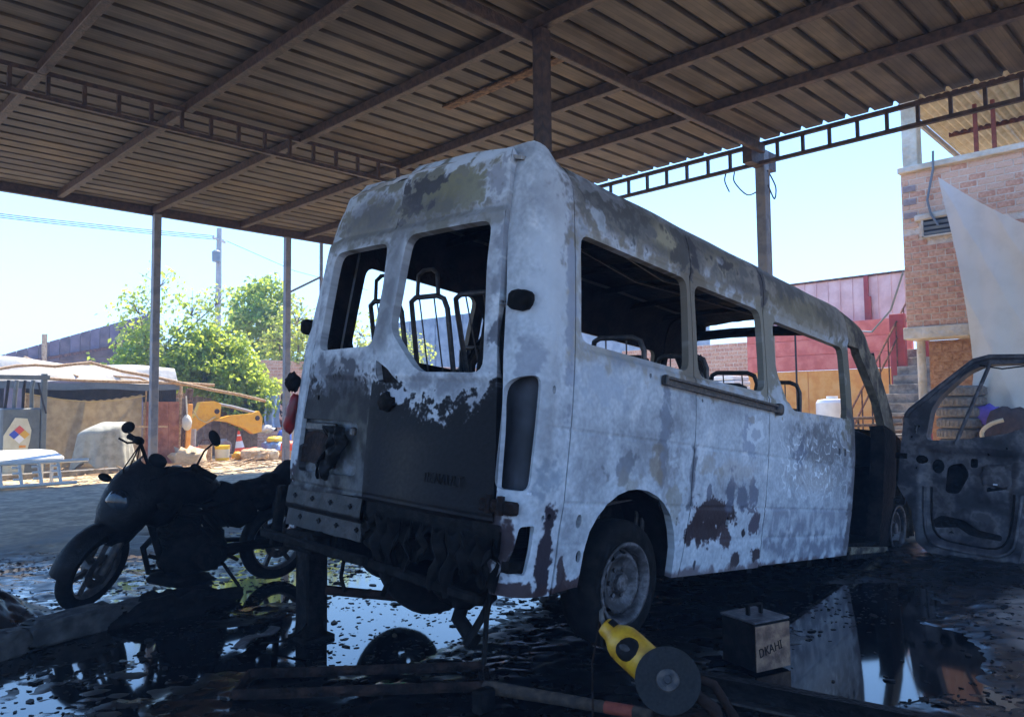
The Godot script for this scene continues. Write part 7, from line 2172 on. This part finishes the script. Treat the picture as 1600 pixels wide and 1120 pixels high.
# ---------------------------------------------------------------- foreground
func build_foreground() -> void:
	# stand under the rear left corner of the van
	var st := thing("steel_support", "black steel support column under the van's rear left corner", "support", Vector3(2.45, 0.0, -4.12))
	var mb := MB.new()
	mb.box(Vector3(0, 0.30, 0), Vector3(0.14, 0.60, 0.14), Basis.IDENTITY, 0.012)
	mb.box(Vector3(0, 0.56, 0), Vector3(0.2, 0.12, 0.3), Basis.IDENTITY, 0.02)
	obj("column", mb, M.char, st)
	mb = MB.new()
	mb.box(Vector3(0, 0.0, 0), Vector3(0.2, 0.03, 0.2), Basis.IDENTITY, 0.006)
	obj("foot_plate", mb, M.char, st)
	mb = MB.new()
	mb.tube([Vector3(2.50, 0.27, -4.05), Vector3(2.9, 0.20, -3.75), Vector3(3.25, 0.17, -3.55)], 0.028, 8)
	mb.tube([Vector3(3.25, 0.17, -3.55), Vector3(3.42, 0.28, -3.3), Vector3(3.5, 0.34, -3.1)], 0.024, 8)
	tag(obj("steel_bar", mb, M.rust_dark), "rust-dark steel bar running from the support column under the van", "bar")
	mb = MB.new()
	var pts := []
	for k in 14:
		var u := k / 13.0
		pts.append(Vector3(2.15 + 0.5 * u, 0.02 + 0.16 * sin(u * PI) * u, -4.15 + 0.12 * sin(u * 5.0)))
	mb.tube(pts, 0.007, 5)
	tag(obj("bent_wire", mb, M.char), "thin bent wire curling at the foot of the support column", "wire")
	mb = MB.new()
	mb.sheet(func(u: float, w: float): return Vector3(2.02 + 0.36 * u, 0.012 + 0.02 * sin(u * 6.0) + 0.015 * w, -4.22 + 0.12 * w - 0.25 * u), 10, 3, 0.008)
	tag(obj("twisted_scrap", mb, M.ash_metal), "strip of twisted pale scrap lying at the support column's foot", "scrap")
	# broken kerb in front of the motorcycle
	var kb := thing("broken_kerb", "broken concrete kerb half buried in dirt before the motorcycle wheel", "kerb", Vector3(0.7, 0.0, -4.97))
	var parts := [[Vector3(-0.1, 0.04, 0.06), Vector3(0.50, 0.05, -0.15), 0.13], [Vector3(0.52, 0.05, -0.17), Vector3(1.05, 0.06, -0.34), 0.13], [Vector3(1.06, 0.04, -0.34), Vector3(1.40, 0.03, -0.36), 0.12]]
	var k2 := 0
	for q in parts:
		mb = MB.new()
		var a: Vector3 = q[0]
		var b: Vector3 = q[1]
		var bas := Basis(Vector3.UP, -atan2(b.z - a.z, b.x - a.x))
		mb.blob((a + b) * 0.5, Vector3(a.distance_to(b) * 0.54, q[2] * 0.62, q[2] * 0.75), bas, 0.35, 30 + k2, 14, 22, 0.45)
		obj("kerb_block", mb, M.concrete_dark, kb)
		k2 += 1
	mb = MB.new()
	mb.blob(Vector3(2.12, 0.0, -5.32), Vector3(0.42, 0.12, 0.17), Basis(Vector3.UP, 0.1), 0.8, 44, 16, 28)
	tag(obj("earth_clod", mb, M.char), "dark heap of earth and ash behind the broken kerb", "heap")
	# steel frame tray at the bottom left of the van
	var fr := thing("angle_iron_frame", "flat angle-iron frame lying in the wet with sky reflected inside", "frame", Vector3(2.05, 0.0, -3.3), -0.72)
	for q in [[Vector3(-0.4, 0.02, 0.12), Vector3(0.75, 0.02, 0.12)], [Vector3(-0.4, 0.02, -0.16), Vector3(0.75, 0.02, -0.16)], [Vector3(-0.4, 0.02, -0.16), Vector3(-0.4, 0.02, 0.12)], [Vector3(0.75, 0.02, -0.16), Vector3(0.75, 0.02, 0.12)]]:
		mb = MB.new()
		mb.bar(q[0], q[1], 0.05, 0.012)
		mb.bar(q[0] + Vector3(0, 0.02, 0.02), q[1] + Vector3(0, 0.02, 0.02), 0.01, 0.04)
		obj("rail", mb, M.rust_dark, fr)
	# channel beam lying in front of the toolbox
	var ch := thing("steel_channel", "long dark steel channel lying in front of the small metal box", "beam", Vector3(3.21, 0.0, -1.95), 0.0)
	var d := Vector3(0.18, 0, 1.0).normalized()
	mb = MB.new()
	mb.bar(d * -0.35 + Vector3(0, 0.055, 0), d * 1.45 + Vector3(0, 0.055, 0), 0.012, 0.1)
	obj("web", mb, M.char_gloss, ch)
	for y in [0.008, 0.104]:
		mb = MB.new()
		var o := Vector3(-d.z, 0, d.x) * 0.03
		mb.bar(d * -0.35 + Vector3(0, y, 0) + o, d * 1.45 + Vector3(0, y, 0) + o, 0.06, 0.01)
		obj("flange", mb, M.tube_burnt if y < 0.05 else M.char_gloss, ch)
	# small metal box with a handle and painted word
	var bx := thing("metal_box", "small scorched metal box with strap handle and hand-painted word", "box", Vector3(3.78, 0.0, -2.0), -0.3)
	mb = MB.new()
	mb.box(Vector3(0, 0.118, 0), Vector3(0.24, 0.235, 0.235), Basis.IDENTITY, 0.008)
	obj("body", mb, M.char, bx)
	mb = MB.new()
	mb.box(Vector3(0, 0.241, 0), Vector3(0.25, 0.012, 0.245), Basis.IDENTITY, 0.005)
	obj("lid", mb, M.box_lid, bx)
	mb = MB.new()
	mb.box(Vector3(0, 0.114, 0.1205), Vector3(0.236, 0.222, 0.006), Basis.IDENTITY, 0.002)
	obj("rusty_front", mb, M.box_rust, bx)
	mb = MB.new()
	mb.bar(Vector3(-0.045, 0.245, 0.0), Vector3(-0.045, 0.295, 0.0), 0.022, 0.012, Vector3.RIGHT); mb.bar(Vector3(0.045, 0.245, 0.0), Vector3(0.045, 0.295, 0.0), 0.022, 0.012, Vector3.RIGHT)
	mb.bar(Vector3(-0.05, 0.297, 0), Vector3(0.05, 0.297, 0), 0.024, 0.008)
	obj("handle", mb, M.char, bx)
	var tm := TextMesh.new()
	var sf := SystemFont.new(); sf.font_names = PackedStringArray(["Droid Sans"])
	tm.font = sf; tm.text = "DKAHI"; tm.font_size = 16; tm.pixel_size = 0.0036; tm.depth = 0.002
	var tx := obj("painted_word", tm, M.char, bx)
	tx.transform = Transform3D(Basis(Vector3(0, 0, 1), 0.18), Vector3(-0.02, 0.105, 0.125))
	# angle grinder
	var gr := thing("angle_grinder", "yellow angle grinder with a large black cutting disc, standing nose up", "angle grinder")
	var c := Vector3(2.288, 0.39, -1.548)          # disc hub
	var ht: Vector3 = Vector3(2.243, 0.556, -1.79)   # rear end of the handle
	var ax := (ht - c).normalized()
	var cam := Vector3(0, 1.33, 0)
	var toc := (cam - c).normalized()
	var dn := (toc * 0.78 + Vector3(0.25, -0.1, 0.5) * 0.35).normalized()   # disc normal
	dn = (dn - ax * dn.dot(ax)).normalized()
	var sd := ax.cross(dn).normalized()
	var G := Transform3D(Basis(sd, ax, dn), c)        # local: y along the body to the handle, z out of the disc
	gr.transform = G
	mb = MB.new()
	mb.lathe(Transform3D(Basis(Vector3.RIGHT, PI / 2), Vector3(0, -0.012, 0.056)), [Vector2(0.022, -0.003), Vector2(0.040, -0.006), Vector2(0.106, -0.002), Vector2(0.109, 0.0), Vector2(0.109, 0.003), Vector2(0.040, 0.003), Vector2(0.022, 0.004)], 48)
	obj("cutting_disc", mb, M.disc, gr)
	mb = MB.new()
	mb.lathe(Transform3D(Basis(Vector3.RIGHT, PI / 2), Vector3(0, -0.012, 0.058)), [Vector2(0.0, 0.012), Vector2(0.012, 0.012), Vector2(0.014, 0.006), Vector2(0.036, 0.006), Vector2(0.04, 0.0)], 24)
	for k in 2: mb.box(Vector3(0.02 * (k * 2 - 1), -0.012, 0.067), Vector3(0.006, 0.012, 0.006))
	obj("flange_nut", mb, M.tube_burnt, gr)
	mb = MB.new()
	mb.blob(Vector3(0, 0.0, -0.012), Vector3(0.052, 0.055, 0.046), Basis.IDENTITY, 0.05, 3, 12, 18, 0.75)
	mb.tube([Vector3(0, -0.012, 0.0), Vector3(0, -0.012, 0.055)], 0.024, 14)
	obj("gear_head", mb, M.tube_burnt, gr)
	mb = MB.new()   # motor housing, tapering to the handle
	mb.lathe(Transform3D(Basis.IDENTITY, Vector3(0, 0.045, -0.02)), [Vector2(0.0, 0.0), Vector2(0.060, 0.0), Vector2(0.066, 0.01), Vector2(0.066, 0.125), Vector2(0.064, 0.15), Vector2(0.056, 0.172), Vector2(0.044, 0.188), Vector2(0.037, 0.20), Vector2(0.035, 0.225), Vector2(0.031, 0.236), Vector2(0.0, 0.236)], 28, true)
	obj("motor_housing", mb, M.tool_yellow, gr)
	for k in 6:
		mb = MB.new()
		var va := 0.35 + k * 0.16
		mb.box(Vector3(cos(va) * 0.037, 0.255, -0.02 + sin(va) * 0.037), Vector3(0.006, 0.03, 0.003), Basis(Vector3.UP, -va + PI / 2), 0.0)
		obj("vent_slot", mb, M.char, gr)
	mb = MB.new()
	for sgn in [-1, 1]: mb.lathe(Transform3D(Basis.IDENTITY, Vector3(0, 0.118 + 0.06 * sgn, -0.02)), [Vector2(0.0665 - (0.004 if sgn > 0 else 0.0), -0.0015), Vector2(0.0675 - (0.004 if sgn > 0 else 0.0), 0.0), Vector2(0.0665 - (0.004 if sgn > 0 else 0.0), 0.0015)], 28)
	obj("housing_seam", mb, M.soot, gr).set_meta("kind", "stuff")
	mb = MB.new()
	mb.blob(Vector3(-0.008, 0.155, 0.020), Vector3(0.045, 0.048, 0.036), Basis(Vector3(0, 0, 1), 0.4), 0.02, 4, 18, 28)
	obj("melted_badge", mb, M.soot, gr)
	mb = MB.new()
	mb.blob(Vector3(-0.018, 0.162, 0.053), Vector3(0.012, 0.020, 0.005), Basis(Vector3(0, 0, 1), 0.4), 0.1, 4, 8, 14)
	obj("badge_remnant", mb, M.ash_metal, gr)
	mb = MB.new()
	mb.tube([Vector3(0, 0.275, -0.02), Vector3(0.008, 0.30, -0.016), Vector3(0.028, 0.318, -0.01), Vector3(0.05, 0.322, -0.01)], [0.012, 0.011, 0.009, 0.006], 9)
	obj("cord_grip", mb, M.tube_burnt, gr)
	mb = MB.new()
	mb.tube([Vector3(-0.03, 0.19, -0.03), Vector3(-0.05, 0.2, -0.035), Vector3(-0.055, 0.24, -0.03), Vector3(-0.03, 0.265, -0.025)], 0.008, 7)
	obj("switch_loop", mb, M.char, gr)
	mb = MB.new()
	mb.sheet(func(u: float, w: float):
		var a := lerpf(PI * 1.05, PI * 1.95, u)
		return Vector3(cos(a) * 0.10, sin(a) * 0.10, lerpf(-0.03, 0.03, w)), 16, 3, 0.004)
	obj("disc_guard", mb, M.box_lid, gr)
	# what the grinder stands on
	var bl := thing("burnt_tool_crate", "dark scorched crate holding up the angle grinder", "crate", Vector3(2.33, 0.0, -1.50), 0.5)
	mb = MB.new()
	mb.box(Vector3(0, 0.12, 0), Vector3(0.26, 0.24, 0.22), Basis.IDENTITY, 0.01)
	obj("body", mb, M.char, bl)
	mb = MB.new()
	mb.box(Vector3(0, 0.247, 0), Vector3(0.28, 0.014, 0.24), Basis.IDENTITY, 0.005)
	obj("top", mb, M.rust_dark, bl)
	mb = MB.new()
	mb.tube([Vector3(2.36, 0.40, -1.50), Vector3(2.42, 0.37, -1.44), Vector3(2.46, 0.28, -1.40), Vector3(2.52, 0.12, -1.34), Vector3(2.7, 0.02, -1.2)], 0.016, 8)
	mb.tube([Vector3(2.34, 0.36, -1.48), Vector3(2.39, 0.30, -1.42), Vector3(2.42, 0.1, -1.38)], 0.022, 8)
	tag(obj("power_cord", mb, M.rust_dark), "rust-brown cord looping down right of the grinder", "cord")
	mb = MB.new()
	mb.tube([Vector3(2.25, 0.55, -1.80), Vector3(2.24, 0.4, -1.83), Vector3(2.25, 0.15, -1.84), Vector3(2.26, 0.02, -1.84)], 0.004, 5)
	tag(obj("thin_wire", mb, M.rust_dark), "thin wire hanging straight down behind the grinder handle", "wire")
	# wooden shaft of a tool
	var hd := thing("tool_shaft", "scorched wooden tool shaft lying across the lower edge before the grinder", "tool shaft", Vector3(2.35, 0.0, -2.45))
	mb = MB.new()
	var a2 := Vector3(0.08, 0.08, -0.16)
	var b2 := Vector3(0.33, 0.10, 0.75)
	mb.tube([a2, a2.lerp(b2, 0.05), a2.lerp(b2, 0.3), a2.lerp(b2, 0.6), b2], [0.024, 0.03, 0.026, 0.024, 0.022], 10)
	obj("shaft", mb, M.shaft_wood, hd)
	mb = MB.new()
	mb.tube([a2.lerp(b2, 0.62), a2.lerp(b2, 0.75)], 0.025, 10)
	obj("red_band", mb, M.band_red, hd)
	mb = MB.new()
	mb.box(Vector3(0.02, 0.05, -0.1), Vector3(0.1, 0.1, 0.06), Basis.IDENTITY, 0.01)
	obj("burnt_block", mb, M.char, hd)

# ---------------------------------------------------------------- scene
func _ready() -> void:
	var cam := Camera3D.new()
	cam.name = "camera"
	var A := deg_to_rad(44.8)
	var p := deg_to_rad(3.6)
	var r := deg_to_rad(0.6)
	var F0 := Vector3(cos(A), 0, -sin(A))
	var R0 := Vector3(sin(A), 0, cos(A))
	var Fd := F0 * cos(p) + Vector3.UP * sin(p)
	var U1 := Vector3.UP * cos(p) - F0 * sin(p)
	var Rd := R0 * cos(r) - U1 * sin(r)
	var Ud := U1 * cos(r) + R0 * sin(r)
	cam.transform = Transform3D(Basis(Rd, Ud, -Fd), Vector3(0, 1.33, 0))
	cam.fov = rad_to_deg(2.0 * atan(560.0 / 1210.0))
	cam.near = 0.05; cam.far = 2000.0
	add_child(cam); cam.current = true
	var we := WorldEnvironment.new()
	we.name = "environment"
	var e := Environment.new()
	e.background_mode = Environment.BG_SKY
	var sky := Sky.new()
	var sm := ProceduralSkyMaterial.new()
	sm.sky_top_color = Color(0.36, 0.59, 0.92); sm.sky_horizon_color = Color(0.70, 0.88, 1.0); sm.sky_curve = 0.2
	sm.ground_horizon_color = Color(0.62, 0.60, 0.56); sm.ground_bottom_color = Color(0.3, 0.28, 0.25)
	sm.sun_angle_max = 50.0; sm.sun_curve = 0.12
	sm.energy_multiplier = 1.1
	sky.sky_material = sm
	e.sky = sky
	e.tonemap_mode = Environment.TONE_MAPPER_LINEAR
	e.tonemap_exposure = 3.05
	e.sdfgi_enabled = true; e.ssao_enabled = true; e.ssil_enabled = true
	e.fog_enabled = true; e.fog_density = 0.005; e.fog_light_color = Color(0.78, 0.86, 1.0)
	we.environment = e
	add_child(we)
	var sun := DirectionalLight3D.new()
	sun.name = "sun"
	sun.light_energy = 1.45; sun.light_color = Color(1.0, 0.95, 0.86); sun.light_angular_distance = 0.5; sun.shadow_enabled = true
	add_child(sun)
	sun.look_at_from_position(Vector3(0.59, 1.0, -0.28) * 50.0, Vector3.ZERO, Vector3.UP)
	make_materials()
	build_ground()
	build_canopy()
	build_right()
	build_left()
	build_van()
	build_motorcycle()
	build_foreground()
